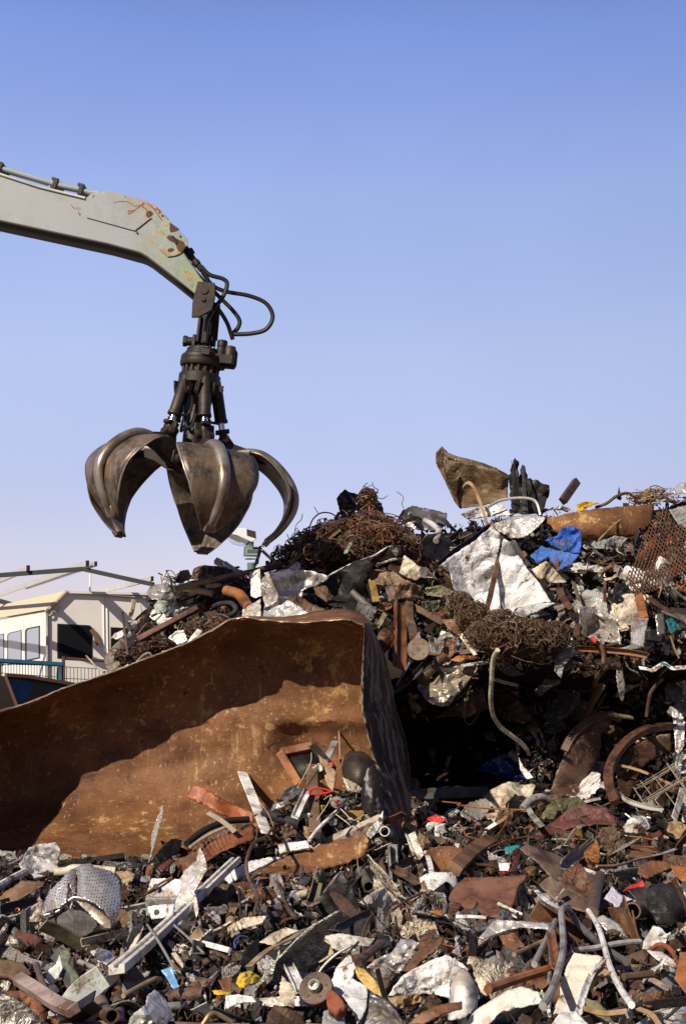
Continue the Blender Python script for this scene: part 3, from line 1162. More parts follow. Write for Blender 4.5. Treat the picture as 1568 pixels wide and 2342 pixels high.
def cyl_meshes(parent):
    a, b = Vector((0, -.185, .80)), Vector((0, -.325, .235))
    d = (b - a).normalized()
    body = MB().tube([a - d * .05, a + d * .02, a + d * .03, a + d * .365, a + d * .37, a + d * .40], .066, 16, radii=[.9, .9, 1, 1, 1.12, 1.12]).build('cylinder', GREASY, parent, loc=(0, 0, 0))
    MB().tube([a + d * .39, a + d * .50], .036, 14).build('piston_rod', CHROME, body, loc=(0, 0, 0))
    m = MB()
    m.tube([a + d * .49, a + d * .575], .042, 12)
    q = b - d * .03
    rot = d.to_track_quat('Z', 'X').to_matrix()
    for s in (-.06, .06):
        m.box(q + Vector((s, 0, 0)), (.03, .10, .13), rot)
    m.box(b - d * .085, (.15, .10, .04), rot)
    bev(m.build('clevis', GREASY, body, loc=(0, 0, 0)), .008)
    m = MB()
    for s in (-.085, .085):
        m.prism([(-.07, .80), (.07, .80), (.05, .70), (.02, .655), (-.02, .655), (-.05, .70)], .025, Matrix.Translation((s, -.20, 0)) @ RZ(R(90), 4, 'Z'))
    m.lathe([(.03, -.11), (.03, .11)], 10, Matrix.Translation((0, -.195, .705)) @ RZ(R(90), 4, 'Y'))
    bev(m.build('head_lug', GREASY, body, loc=(0, 0, 0)), .006)
    m = MB().tube(spline([a + Vector((.07, .02, -.10)), a + Vector((.10, .05, -.22)), a + Vector((.085, .03, -.36)), a + d * .40 + Vector((.055, .02, 0))], 5), .015, 6)
    m.build('feed_hose', HOSE, body, loc=(0, 0, 0))
    return body


claw0, cyl0 = claw_meshes(gr), cyl_meshes(gr)


def dup(o, parent, loc=None, rotz=None):
    c = o.copy()
    col.objects.link(c)
    c.parent = parent
    for ch in list(o.children):
        dup(ch, c)
    return c


kids = (list(claw0.children), list(cyl0.children))
AZ = [27, -46, 96, -120, 172]
OPEN = [6, -2, 1, 3, 1]
SCL = [.97, 1, 1.04, 1.03, 1.12]
for i, az in enumerate(AZ):
    for o0 in (claw0, cyl0):
        o = o0 if i == 0 else dup(o0, gr)
        piv = Matrix.Translation((0, -.2, -.05))
        o.matrix_basis = RZ(R(az), 4, 'Z') @ (piv @ RZ(R(OPEN[i]), 4, 'X') @ Matrix.Scale(SCL[i], 4) @ piv.inverted() if o0 is claw0 else Matrix())
for s in range(4):
    a0 = R(-50 + s * 85)
    P = []
    for (da, r, z) in ((0, .13, .70), (.12, .16, .58), (.3, .17, .40), (.55, .17, .30), (.85, .15, .33), (1.0, .125, .46)):
        a = a0 + da
        P.append(Vector((r * math.sin(a), -r * math.cos(a), z)))
    MB().tube(spline(P, 5), .016, 6).build('loop_hose', HOSE, gr)

# ================================================================== SITE CABIN
CY = 30.0
cab = empty('site_cabin', at(108, 1530, CY) - Vector((0, 0, EYE)))
cab.location.z = 0
tag(cab, 'white site cabin with tan sloped roof and dark front window behind the skip', 'cabin')
C0 = at(108, 1530, CY)
dl, df = Vector((-.42, .9075, 0)), Vector((.9075, .42, 0))
nl, nf = Vector((-.9075, -.42, 0)), Vector((.42, -.9075, 0))


def onl(x, y, o=0.0):
    return on_plane(x, y, C0 + nl * o, nl)


def onf(x, y, o=0.0):
    return on_plane(x, y, C0 + nf * o, nf)


def solidpoly(name, pts, nrm, th, mat, parent, origin, w=0):
    n = len(pts)
    v = [p - origin for p in pts] + [p - nrm * th - origin for p in pts]
    fa = [tuple(range(n)), tuple(range(2 * n - 1, n - 1, -1))] + [(i, i + n, (i + 1) % n + n, (i + 1) % n) for i in range(n)]
    o = mk(name, v, fa, mat, parent, sharp=30)
    bm = bmesh.new()
    bm.from_mesh(o.data)
    bmesh.ops.recalc_face_normals(bm, faces=bm.faces)
    bm.to_mesh(o.data)
    bm.free()
    if w:
        bev(o, w)
    return o


CL = cab.location
solidpoly('front_wall', [onf(108, 1395), onf(150, 1353.5), onf(330, 1367), onf(372, 1402), onf(372, 1620), onf(108, 1620)], nf, .08, CABIN, cab, CL)
solidpoly('side_wall', [onl(-130, 1438.5), onl(-130, 1632), onl(107.4, 1620), onl(107.4, 1396)], nl, .08, CABIN, cab, CL)
# sloped roof flank: from the eave up to the ridge line seen in the picture
a, b = onl(108.5, 1393, .05), onl(-130, 1435, .05)
up = onf(150, 1352, .02) - onf(108, 1394, .02)
solidpoly('roof', [a, a + up, b + up, b], nl, .05, ROOFM, cab, CL)
solidpoly('roof_top', [a + up - nf * .02, a + up + df * 4.2, b + up + df * 4.2, b + up], Vector((0, 0, 1)), .05, CABIN, cab, CL)
m = MB()
m.tube([onf(107, 1396, .04) - CL, onf(150, 1353, .04) - CL, onf(332, 1367, .04) - CL], .035, 6)
m.tube([onf(108, 1397, .03) - CL, onf(108, 1620, .03) - CL], .03, 6)
m.build('corner_trim', m_plain('trim_grey', (.42, .38, .33, 1), .6, 0, .7), cab)


def rounded(x0, y0, x1, y1, r, corners):
    """picture-space window outline with chosen rounded corners (tl, tr, br, bl)"""
    out = []
    for (cx, cy, sx, sy, a0), k in zip(((x0, y0, 1, 1, 180), (x1, y0, -1, 1, 270), (x1, y1, -1, -1, 0), (x0, y1, 1, -1, 90)), corners):
        if not k:
            out.append((cx, cy))
        else:
            for q in range(6):
                t = R(a0 + 90 * q / 5)
                out.append((cx + sx * r + r * math.cos(t), cy + sy * r + r * math.sin(t) * 1.0))
    return out


def window(fn, nrm, box, sh, pane_mat, corners, r=6, fw=3.0, sky_edge=None):
    x0, y0, x1, y1 = box
    skew = lambda p: (p[0], p[1] + sh * (p[0] - x0) / (x1 - x0))
    o = solidpoly('window', [fn(*skew(p), .012) for p in rounded(x0, y0, x1, y1, r, corners)], nrm, .03, GASKET, cab, CL)
    i = solidpoly('pane', [fn(*skew(p), .018) for p in rounded(x0 + fw, y0 + fw * .8, x1 - fw * .6, y1 - fw * .6, r * .8, corners)], nrm, .02, pane_mat, o, CL)
    return o


window(onf, nf, (131, 1426, 211, 1505), 4, GLASSD, (0, 1, 0, 0), 9)
window(onf, nf, (253, 1434, 292, 1512), 2, GLASSD, (0, 0, 0, 0), 6)
window(onl, nl, (57, 1437.5, 90.5, 1512), -7, GLASSB, (1, 0, 0, 0), 7, 4.2)
window(onl, nl, (16.5, 1448, 48.5, 1521), -7.5, GLASSB, (1, 0, 0, 0), 7, 2.2)
window(onl, nl, (-28, 1456, 8.5, 1528), -7, GLASSB, (1, 0, 0, 0), 7, 2.2)
window(onl, nl, (-80, 1466, -42, 1537), -7, GLASSB, (1, 0, 0, 0), 7, 2.2)
m = MB()
for x in (236, 244):
    m.sweep([onf(x, 1362, .012) - CL, onf(x + 2, 1500, .012) - CL], [(-.012, -.01), (.012, -.01), (.012, .01), (-.012, .01)])
m.build('wall_conduit', CABIN, cab)
m = MB().sweep([onf(209, 1439, .05) - CL, onf(218, 1452, .06) - CL, onf(226, 1475, .07) - CL], [(-.05, -.015), (.05, -.015), (.05, .015), (-.05, .015)])
m.build('torn_gasket', m_plain('torn_rubber', (.16, .09, .05, 1), .7), cab)
m = MB()
for x, y in ((127, 1390), (112, 1398)):
    p = onf(x, y, .06) - CL
    m.tube([p + df * (.07 * math.cos(t)) + Vector((0, 0, .09 * math.sin(t))) for t in [2 * math.pi * q / 12 for q in range(13)]], .018, 5)
m.build('marker_lamp', m_plain('lamp_ring', (.5, .42, .34, 1), .5), cab)
MB().tube([at(205.5, 1356, 31.2), at(206.5, 1312, 31.2)], .022, 6).build('aerial', CABIN).name = 'aerial'
tag(bpy.data.objects['aerial'], 'thin pale aerial rod standing on the cabin roof', 'aerial')

# ================================================================== BARE STEEL ROOF FRAME OVER THE CABIN
rf = empty('steel_gantry', at(189, 1530, 28.6) - Vector((0, 0, EYE)))
tag(rf, 'bare grey steel roof frame of rafters and square purlins above the white cabin', 'roof frame')
RL = rf.location
FY = 28.6
sq = lambda w, h: [(-w / 2, -h / 2), (w / 2, -h / 2), (w / 2, h / 2), (-w / 2, h / 2)]
ap = at(189, 1301, FY)
for q in ((-170, 1328), (352, 1337)):
    e = at(*q, FY)
    MB().sweep([ap - RL, e - RL], sq(.09, .10), up=(0, -1, 0)).build('rafter', STEELGREY, rf)
back = Vector((-.40, 1, 0)).normalized()
for (x, y, ln, s) in ((200, 1288, 15, .12), (219, 1289, 9, .10), (64.5, 1299, 12, .12), (348, 1323, 9, .10), (-60, 1312, 12, .12)):
    e = at(x, y, FY - .12)
    m = MB()
    w = .055
    m.sweep([e - RL, e + back * ln - RL], sq(s * .62, s), up=(0, 0, 1), cap=False)
    m.sweep([e - RL, e + back * ln - RL], [(y2, x2) for x2, y2 in sq(s - .02, s * .62 - .02)], up=(0, 0, 1), cap=False)
    m.build('purlin', m_plain('purlin_paint', (.55, .53, .50, 1), .45, .1, .3), rf)
    m = MB().sweep([e - back * .002 - RL, e + back * .02 - RL], sq(s * .62 - .012, s - .012), up=(0, 0, 1))
    m.build('open_end', GASKET, rf)
for q in ((-40, 1374, -200, 1340, 38), (115, 1418, -30, 1368, 38)):
    pass
e0, e1 = at(60, 1391, 36), at(-160, 1330, 36)
MB().sweep([e0 + (e0 - e1) * .22 - RL, e1 - RL], sq(.12, .13), up=(0, -1, 0)).build('rafter', STEELGREY, rf)
for x in (352, -170):
    e = at(x, 1337 if x > 0 else 1328, FY)
    MB().sweep([e - RL, Vector((e.x, e.y, 0)) - RL], sq(.1, .1)).build('column', STEELGREY, rf)

# ================================================================== SKIP, RAILINGS
sk = empty('skip_container', at(100, 1640, 17.5) - Vector((0, 0, 1.2)))
tag(sk, 'scuffed blue steel skip with rusty top edge beyond the tank rim', 'skip')
SL = sk.location
SY = 17.6
g = [(-260, 1540), (8, 1545.5), (12, 1543.5), (60, 1548), (142, 1561), (196, 1569), (215, 1600), (215, 1700), (-260, 1720)]
body = [(13, 1545), (60, 1549), (142, 1562), (230, 1578), (230, 1720), (70, 1720), (38, 1611)]
P = [at(x, y, SY + (x - 13) * .006) for x, y in body]
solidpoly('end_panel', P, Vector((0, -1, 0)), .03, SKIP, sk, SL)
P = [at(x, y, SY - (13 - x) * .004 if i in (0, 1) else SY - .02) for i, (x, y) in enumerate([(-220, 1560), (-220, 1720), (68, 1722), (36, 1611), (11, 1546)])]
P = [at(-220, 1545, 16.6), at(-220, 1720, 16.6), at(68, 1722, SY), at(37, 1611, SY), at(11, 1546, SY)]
solidpoly('side_panel', P, Vector((-.3, -1, 0)).normalized(), .03, m_plain('skip_dark_side', (.05, .035, .03, 1), .7, 0, .6), sk, SL)  # this side in dark brown, unlike the blue end panel
m = MB().sweep([at(13, 1545, SY - .02) - SL, at(60, 1548.5, SY + .26) - SL, at(142, 1562, SY + .75) - SL, at(232, 1578, SY + 1.3) - SL], sq(.05, .05))
m.sweep([at(12, 1545, SY - .03) - SL, at(37, 1611, SY - .03) - SL, at(72, 1722, SY - .03) - SL], sq(.035, .035))
m.build('top_rail', m_plain('rusty_rail', (.12, .06, .035, 1), .7, 0, .6), sk)
fe = empty('mesh_fence', at(145, 1560, 21) - Vector((0, 0, 1.5)))
tag(fe, 'wire mesh fence with blue top rail and brown posts below the cabin windows', 'fence')
FL = fe.location


def fy(x):
    return 21.0 + (x - 145) * .003


FP = lambda x, y: at(x, y, fy(x)) - FL
MB().sweep([FP(-200, 1500), FP(0, 1511), FP(142, 1519.5)], sq(.055, .055)).build('top_rail', SKIPBLUE, fe)
MB().sweep([FP(148, 1506), FP(260, 1512.5)], sq(.035, .035)).build('top_rail', RUSTARM, fe)
for x, y0, mt, w in ((145.3, 1501, RUSTARM, .045), (137.8, 1522, SKIPBLUE, .05), (0, 1510, GASKET, .04)):
    MB().sweep([FP(x, y0), FP(x, 1680)], sq(w, w)).build('post', mt, fe)
WIREM = m_plain('fence_wire', (.12, .13, .13, 1), .6)
m = MB()
x = -120.0
while x < 262:
    if abs(x - 145) > 4:
        t = 1513 + (x / 142) * 8 if x < 142 else 1524 + (x - 145) * .06
        m.tube([FP(x, t), FP(x, 1640)], .0052, 4)
    x += 6.6 if x < 142 else 8.3
for a, b in (((-120, 1516), (139, 1546 - 24)), ((-120, 1530), (140, 1549)), ((148, 1525), (262, 1531)), ((148, 1551.5), (262, 1556)), ((-120, 1565), (140, 1582)), ((148, 1580), (262, 1584))):
    m.tube([FP(*a), FP(*b)], .006, 4)
m.build('wire_mesh', WIREM, fe)
m = MB()
P = spline([FP(133, 1526), FP(131.5, 1540), FP(132, 1558)], 8)
m.tube(P, .012, 4, radii=[1 + .6 * (i % 2) for i in range(len(P))])
m.build('chain', GREASY, fe)

# ================================================================== YARD LAMP POST
JY = 24.0
lp = empty('lamp_post', at(574, 1530, JY) - Vector((0, 0, EYE)))
tag(lp, 'white yard lamp with green floodlight on a pole behind the scrap heap', 'lamp post')
LL = lp.location
J = lambda x, y, o=0.0: at(506.4 + .14585 * x, 1176 + .14585 * y, JY + o) - LL
MB().tube([J(470, 760), at(574, 1530, JY) - LL - Vector((0, 0, EYE))], .075, 12).build('pole', LAMPGREEN, lp)
MB().tube([J(445, 430), J(440, 500)], .07, 8).build('bracket', LAMPGREEN, lp)
MB().tube([J(450, 695), J(450, 705)], .10, 12).build('collar', LAMPGREEN, lp)


def prismoid(name, outline, y0, y1, mat, parent, shrink=1.0, w=.01):
    n = len(outline)
    c = sum((J(*p, y0) for p in outline), Vector()) / n
    v = [J(*p, y0) for p in outline] + [c + (J(*p, y1) - c) * shrink + Vector((0, 0, 0)) for p in outline]
    fa = [tuple(range(n)), tuple(range(2 * n - 1, n - 1, -1))] + [(i, i + n, (i + 1) % n + n, (i + 1) % n) for i in range(n)]
    o = mk(name, v, fa, mat, parent, sharp=30)
    bm = bmesh.new()
    bm.from_mesh(o.data)
    bmesh.ops.recalc_face_normals(bm, faces=bm.faces)
    bm.to_mesh(o.data)
    bm.free()
    if w:
        bev(o, w)
    return o


hd = prismoid('lamp_head', [(75, 325), (150, 215), (235, 210), (390, 225), (535, 262), (545, 395), (480, 435), (380, 395), (240, 330), (150, 312)], -.1, .22, LAMPWHITE, lp)
prismoid('control_cover', [(392, 228), (532, 266), (538, 372), (398, 325)], -.115, -.098, GASKET, hd, 1, 0)
prismoid('reflector_rim', [(72, 338), (150, 312), (240, 330), (440, 405), (410, 460), (240, 420)], -.09, .2, m_plain('reflector', (.20, .22, .19, 1), .35, .4), hd)
prismoid('lens_bowl', [(76, 345), (240, 424), (408, 462), (360, 490), (290, 496), (180, 470), (110, 415)], -.075, .18, LENS, hd, .85, .02)
fl = prismoid('floodlight', [(350, 492), (612, 507), (606, 672), (342, 660)], -.16, .06, LAMPGREEN, lp)
prismoid('flood_reflector', [(385, 530), (580, 540), (576, 640), (380, 632)], -.172, -.162, m_plain('flood_glass', (.30, .36, .32, 1), .15), fl, 1, 0)
prismoid('flood_bezel', [(405, 545), (565, 553), (562, 610), (400, 604)], -.178, -.174, m_plain('flood_dark', (.09, .13, .11, 1), .2), fl, 1, 0)

# ================================================================== SCRAP, PIECE BY PIECE
LAND = []            # landmarks for the labels of the small scrap: (px, py, phrase)
C = dict(rust=(.17, .075, .035, 1), orange=(.33, .125, .04, 1), dkrust=(.085, .042, .026, 1), brown=(.125, .075, .045, 1), tan=(.36, .24, .13, 1), charcoal=(.035, .031, .03, 1),
         black=(.012, .012, .013, 1), grey=(.30, .30, .30, 1), dkgrey=(.10, .10, .105, 1), silver=(.72, .72, .73, 1), white=(.78, .77, .75, 1), cream=(.62, .54, .42, 1),
         green=(.12, .14, .095, 1), olive=(.16, .15, .08, 1), blue=(.015, .10, .50, 1), dkblue=(.008, .03, .12, 1), sky=(.20, .42, .70, 1), red=(.55, .03, .025, 1), yellow=(.62, .40, .03, 1),
         maroon=(.11, .030, .026, 1), lilac=(.31, .305, .30, 1), steel=(.48, .47, .46, 1), pink=(.36, .27, .24, 1), mint=(.36, .43, .35, 1), teal=(.02, .22, .26, 1), ochre=(.32, .20, .05, 1))
_n = [0]


HERO = []            # picture outlines of the large pieces, kept clear of small scrap


def land(pts, phrase):
    LAND.append((sum(p[0] for p in pts) / len(pts), sum(p[1] for p in pts) / len(pts), phrase))


def ppm(Y):
    return F / Y


def panel_geo(pts, rng, o=.2, lean=None, yaw=None, amp=1.0, folds=7, fine=4, Y=None, jag=.25, res=None, bulge=0.0, curl=None):
    cx, cy = (min(p[0] for p in pts) + max(p[0] for p in pts)) / 2, (min(p[1] for p in pts) + max(p[1] for p in pts)) / 2
    w, h = max(p[0] for p in pts) - min(p[0] for p in pts), max(p[1] for p in pts) - min(p[1] for p in pts)
    yc = (DI(cx, cy) if Y is None else Y) - o
    k = ppm(yc)
    size = math.sqrt(max(w, 12) * max(h, 12)) / k
    lean = (.95 if cy > 1850 else .55) if lean is None else lean
    yaw = rng.uniform(-.45, .45) if yaw is None else yaw
    step = res or max(4.0, math.sqrt(w * h) / 19)
    v2, fc = fill_poly(pts, step, rng, jag)
    cr = crumpler(rng, size, amp * .2 * size, folds, fine)
    out = []
    for p in v2:
        x, z = (p.x - cx) / k, (cy - p.y) / k
        y = yc + z * lean + x * yaw + cr(x, z)
        if bulge:
            y -= bulge * (1 - min(1, (2 * (p.x - cx) / w) ** 2)) * (1 - min(1, .6 * (2 * (p.y - cy) / h) ** 2))
        if curl:
            y += curl(p.x, p.y)
        if Y is None:
            y = min(y, DI(p.x, p.y) - .04)
        out.append(at(p.x, p.y, y))
    return out, fc


def S(f, name, label, c, mat, pts, th=.006, lm=None, parent=None, sharp=11, cat=None, group=None, **kw):
    _n[0] += 1
    rng = random.Random(kw.pop('seed', _n[0] * 17 + 3))
    P = fr(f, pts)
    HERO.append(P)
    v, fc = panel_geo(P, rng, **kw)
    if kw.get('amp', 1.0) >= .5:
        mat = WRINKLED.get(mat, mat)
    cc = C[c] if isinstance(c, str) else c
    o = mk(name, v, fc, mat, None, cc, sharp)
    solid(o, th, 0)
    if parent:
        adopt(o, parent)
        if label:
            o['label'] = label
    else:
        tag(o, label, cat or ' '.join(name.split('_')[-2:]), group)
    if lm:
        land(P, lm)
    return o


def adopt(o, parent):
    """make O a part of PARENT, keeping it where it is"""
    o.location = o.location - parent.location
    o.parent = parent
    return o


def prof(kind, w, t=None):
    h = w / 2
    t = t or max(.005, w * .12)
    if kind == 'flat':
        t = max(.004, w * .08)
        return [(-h, -t), (h, -t), (h, t), (-h, t)]
    if kind == 'box':
        return [(-h, -h * .7), (h, -h * .7), (h, h * .7), (-h, h * .7)]
    if kind == 'angle':
        return [(-h, -h), (h, -h), (h, -h + t), (-h + t, -h + t), (-h + t, h), (-h, h)]
    if kind == 'channel':
        return [(-h, -h * .5), (h, -h * .5), (h, h * .5), (h - t, h * .5), (h - t, -h * .5 + t), (-h + t, -h * .5 + t), (-h + t, h * .5), (-h, h * .5)]
    if kind == 'twin':       # two rails side by side with a groove
        a = h * .28
        return [(-h, -h * .6), (h, -h * .6), (h, h * .55), (a, h * .55), (a, h * .05), (h * .02, h * .05), (h * .02, h * .2), (-a, h * .2), (-a, h * .6), (-h, h * .6)]
    if kind == 'ibeam':
        return [(-h, -h), (h, -h), (h, -h + t), (t / 2, -h + t), (t / 2, h - t), (h, h - t), (h, h), (-h, h), (-h, h - t), (-t / 2, h - t), (-t / 2, -h + t), (-h, -h + t)]
    n = 8 if w < .05 else 12
    return [(h * math.cos(2 * math.pi * j / n), h * math.sin(2 * math.pi * j / n)) for j in range(n)]


def B(f, name, label, c, mat, pts, w, kind='flat', o=.18, o2=None, roll=None, Y=None, Y2=None, lm=None, sm=5, wob=.0, cat=None, group=None, parent=None, taper=None):
    _n[0] += 1
    rng = random.Random(_n[0] * 31 + 7)
    s = FR[f][2]
    P2 = fr(f, pts)
    P2 = [tuple(q) for q in (spline(P2, sm) if len(P2) > 2 and sm > 1 else P2)]
    if len(P2) == 2:
        P2 = [(lerp(P2[0][0], P2[1][0], i / 6), lerp(P2[0][1], P2[1][1], i / 6)) for i in range(7)]
    o2 = o if o2 is None else o2
    for a, b in zip(P2, P2[1:]):
        e = Vector((b[1] - a[1], a[0] - b[0])).normalized() * (w * s / 2 + 3)
        HERO.append([(a[0] + e.x, a[1] + e.y), (b[0] + e.x, b[1] + e.y), (b[0] - e.x, b[1] - e.y), (a[0] - e.x, a[1] - e.y)])
    ya = (DI(*P2[0]) if Y is None else Y) - o
    yb = (DI(*P2[-1]) if (Y2 is None and Y is None) else (Y2 if Y2 is not None else Y)) - o2
    n = len(P2)
    P = []
    for i, q in enumerate(P2):
        y = lerp(ya, yb, i / (n - 1))
        if Y is None:
            y = min(y, DI(*q) - .05)
        y += wob * (rng.random() - .5)
        P.append(at(q[0], q[1], y))
    W3 = w * s / ppm((ya + yb) / 2)
    roll = rng.uniform(-.5, .5) if roll is None else roll
    m = MB()
    if kind == 'pipe':
        m.pipe(P, W3 / 2, max(.004, W3 * .09), 14)
    else:
        m.sweep(P, prof(kind, W3), roll=roll, radii=[taper(i / (n - 1)) for i in range(n)] if taper else None)
    cc = C[c] if isinstance(c, str) else c
    ob = m.build(name, mat, None, cc, 40)
    if kind not in ('tube', 'pipe'):
        bev(ob, min(.004, W3 * .06), 1)
    if parent:
        adopt(ob, parent)
        if label:
            ob['label'] = label
    else:
        tag(ob, label, cat or ' '.join(name.split('_')[-2:]), group)
    if lm:
        land(P2, lm)
    return ob


def wires(f, label, lobes, n, r, c, seed, o=.25, rz=.35, name='wire_tangle', lm=None, seg=(5, 9), stray=.02, mat=None, curly=.5):
    """a matted ball of wire: many thin bent wires in one thing"""
    rng = random.Random(seed)
    s = FR[f][2]
    L = [(fr(f, [(x, y)])[0], rx * s, ry * s) for x, y, rx, ry in lobes]
    wt = [rx * ry for _, rx, ry in L]
    m = MB()
    for i in range(n):
        (cx, cy), rx, ry = rng.choices(L, wt)[0]
        Y0 = DI(cx, cy + ry * .4) - o
        k = ppm(Y0)
        while True:
            q = Vector((rng.uniform(-1, 1), rng.uniform(-1, 1), rng.uniform(-1, 1)))
            if q.length < 1:
                break
        st = rng.uniform(.8, 1.22) if rng.random() > stray else 1.5
        c0 = Vector((q.x * rx / k, q.y * rz, q.z * ry / k)) * st
        p = c0.copy()
        d = Vector((rng.gauss(0, 1), rng.gauss(0, .7), rng.gauss(0, .8))).normalized()
        P = [p.copy()]
        ln = rng.uniform(.035, .085) * max(.6, min(1.0, min(rx, ry) / 50))
        loop_ = rng.random() < .1
        if loop_:
            ln, st = ln * 2.0, st * 1.12
        cv = curly * (.5 if loop_ else 1)
        for j in range(rng.randint(*seg) + (5 if loop_ else 0)):
            d = (d + Vector((rng.gauss(0, cv), rng.gauss(0, cv), rng.gauss(0, cv))) - p * (.25 if p.length > .2 else 0)).normalized()
            p = p + d * ln
            q2 = Vector((p.x * k / rx, p.y / rz, p.z * k / ry))
            if q2.length > st:
                p = p * (st / q2.length)
                d = (d - p.normalized() * .8 + Vector((rng.gauss(0, .4), rng.gauss(0, .4), rng.gauss(0, .4)))).normalized()
            P.append(p.copy())
        base = at(cx, cy, Y0)
        sp = spline([base + q for q in P], 3)
        m.tube(sp, r * rng.choice((.6, .8, 1, 1, 1.3, 2.0)), 4)
    ob = m.build(name, mat or RUST, None, C[c], 60)
    tag(ob, label, 'wire tangle')
    if lm:
        LAND.append((L[0][0][0], L[0][0][1], lm))
    return ob


def disc(f, name, label, c, mat, ctr, r, th=.03, tilt=(0, 0), holes=(), o=.2, hub=None, lm=None, seg=28, Y=None, group=None):
    """round plate facing the camera, tilted by TILT degrees; holes: (angle, radius, hole radius) as fractions"""
    p2 = fr(f, [ctr])[0]
    y = (DI(*p2) if Y is None else Y) - o
    k = ppm(y)
    Rm = r * FR[f][2] / k
    ob = empty(name, at(p2[0], p2[1], y))
    ob.rotation_euler = (R(90 + tilt[0]), 0, R(tilt[1]))
    m = MB().lathe([(Rm * .97, -th / 2), (Rm, -th / 2 + .004), (Rm, th / 2 - .004), (Rm * .97, th / 2)], seg)
    MBo = m.build('plate', mat, ob, C[c], 30, loc=(0, 0, 0))
    if hub:
        m = MB().lathe([(Rm * hub * 1.1, th / 2 - .002), (Rm * hub, th / 2 + .03), (Rm * hub * .6, th / 2 + .034), (Rm * hub * .55, th / 2 + .012), (Rm * hub * .2, th / 2 + .012)], 20)
        m.build('hub', METAL if hub > .3 else mat, ob, C['steel'], 30, loc=(0, 0, 0))
    m = MB()
    for a, rr, hr in holes:
        m.lathe([(Rm * hr, th / 2 - .001), (Rm * hr, th / 2 + .003)], 10, Matrix.Translation((Rm * rr * math.cos(R(a)), Rm * rr * math.sin(R(a)), 0)))
    if holes:
        m.build('bolt_hole', GASKET, ob, None, 30, loc=(0, 0, 0))
    tag(ob, label, name.replace('_', ' '), group)
    if lm:
        land([p2], lm)
    return ob


# ---- top of the heap -------------------------------------------------------
hood = S('5', 'curled_bodywork', 'big brown curled body panel standing up against the sky on top of the heap', (.105, .062, .026, 1), RUST, [(12, 215), (45, 130), (75, 160), (130, 190), (250, 225), (380, 262), (452, 310), (450, 430), (300, 480), (150, 500), (115, 450), (60, 330)],
         amp=.5, o=.55, lean=.25, yaw=.15, th=.01, lm='curled brown panel on top', jag=.1, curl=lambda x, y: .25 * smooth(1150, 1085, x))
for nm, lb, cc, pts in (('rolled_rim', 'grey weathered rolled top rim', 'brown', [(40, 110), (75, 150), (130, 172), (250, 202), (380, 245), (455, 292), (460, 325), (380, 275), (250, 232), (130, 205), (70, 185), (45, 150)]),
                        ('folded_edge', 'folded grey brown edge', 'brown', [(0, 215), (0, 150), (40, 108), (50, 140), (45, 200), (75, 330), (130, 460), (150, 500), (112, 450), (60, 335)])):
    S('5', nm, lb, cc, RUST, pts, amp=.5, o=.68, lean=.1, yaw=.1, parent=hood, th=.012, jag=.1)
S('5', 'charred_scrap', 'black charred jagged splinters standing upright beside the curled brown panel', 'charcoal', GRIME, [(455, 330), (465, 260), (470, 200), (482, 250), (495, 182), (520, 205), (518, 300), (530, 280), (540, 225), (562, 250), (575, 312), (640, 322), (710, 355), (705, 430), (660, 520), (560, 540), (480, 530)],
  amp=1.6, o=.6, lean=.3, jag=.5, lm='black charred splinters')
for i, (a, b, w) in enumerate((((498, 520), (490, 200), 34), ((560, 520), (545, 235), 30), ((520, 500), (512, 260), 16))):
    B('5', 'charred_post', 'burnt %s post in the charred splinters, %s' % (('black', 'grey', 'thin')[i], ('tallest of three', 'middle one', 'slimmest of three')[i]), ('charcoal', 'dkgrey', 'charcoal')[i], GRIME, [a, b], w, 'box', o=.85, taper=lambda t: 1 - .6 * t)
B('5', 'metal_strip', 'tan hooked metal strip curling over in front of the curled brown panel', 'tan', RUST, [(185, 410), (168, 370), (200, 338), (238, 368), (272, 450), (300, 530), (322, 605)], 22, 'flat', o=.9, lm='hooked tan strip')
B('5', 'bent_pipe', 'thin grey pipe bent down at its end under the charred splinters', 'steel', METAL, [(320, 495), (400, 452), (500, 436), (590, 440), (632, 468), (655, 545)], 20, 'tube', o=.95, lm='bent grey pipe')
S('5', 'metal_sheet', 'white folded sheet with brown edge under the curled brown panel', 'white', PAINT, [(150, 535), (250, 495), (410, 475), (475, 540), (350, 550), (200, 570)], o=.7, amp=.8)
S('5', 'foil_scrap', 'crinkled bright silver foil above the big white sheet', 'silver', METAL, [(340, 605), (480, 552), (620, 540), (690, 560), (640, 620), (560, 680), (470, 690), (390, 640)], o=.75, amp=1.3, folds=11, fine=8, lm='crinkled silver foil')
ws = S('5', 'white_sheet', 'large crumpled white sheet with a rusty rod across it high on the heap', (.66, .66, .67, 1), CLEAN, [(20, 860), (110, 790), (250, 700), (350, 610), (405, 660), (400, 720), (380, 850), (350, 1000), (325, 1100), (300, 1170), (220, 1140), (210, 1050), (115, 1010), (85, 900)],
       o=.55, amp=.9, lean=.4, yaw=.25, folds=9, fine=6, lm='big white sheet', res=5.5)
S('5', 'torn_half', None, (.66, .66, .67, 1), CLEAN, [(425, 690), (470, 720), (520, 800), (580, 890), (650, 970), (722, 1085), (620, 1100), (500, 1130), (460, 1200), (340, 1230), (305, 1230), (325, 1080), (362, 950), (400, 800)], o=.55, amp=1.1, lean=.4, yaw=-.35, folds=11, fine=8, parent=ws, res=5.5)
S('5', 'bottom_lip', 'curled lower lip', (.5, .5, .5, 1), PAINT, [(470, 1170), (520, 1125), (600, 1105), (700, 1092), (760, 1095), (680, 1125), (620, 1155), (555, 1185)], o=.78, amp=.6, lean=.6, parent=ws)
B('5', 'seam', 'dark folded seam along the upper edge', 'dkgrey', GRIME, [(15, 855), (120, 770), (240, 690), (345, 605)], 30, 'angle', o=.68, parent=ws)
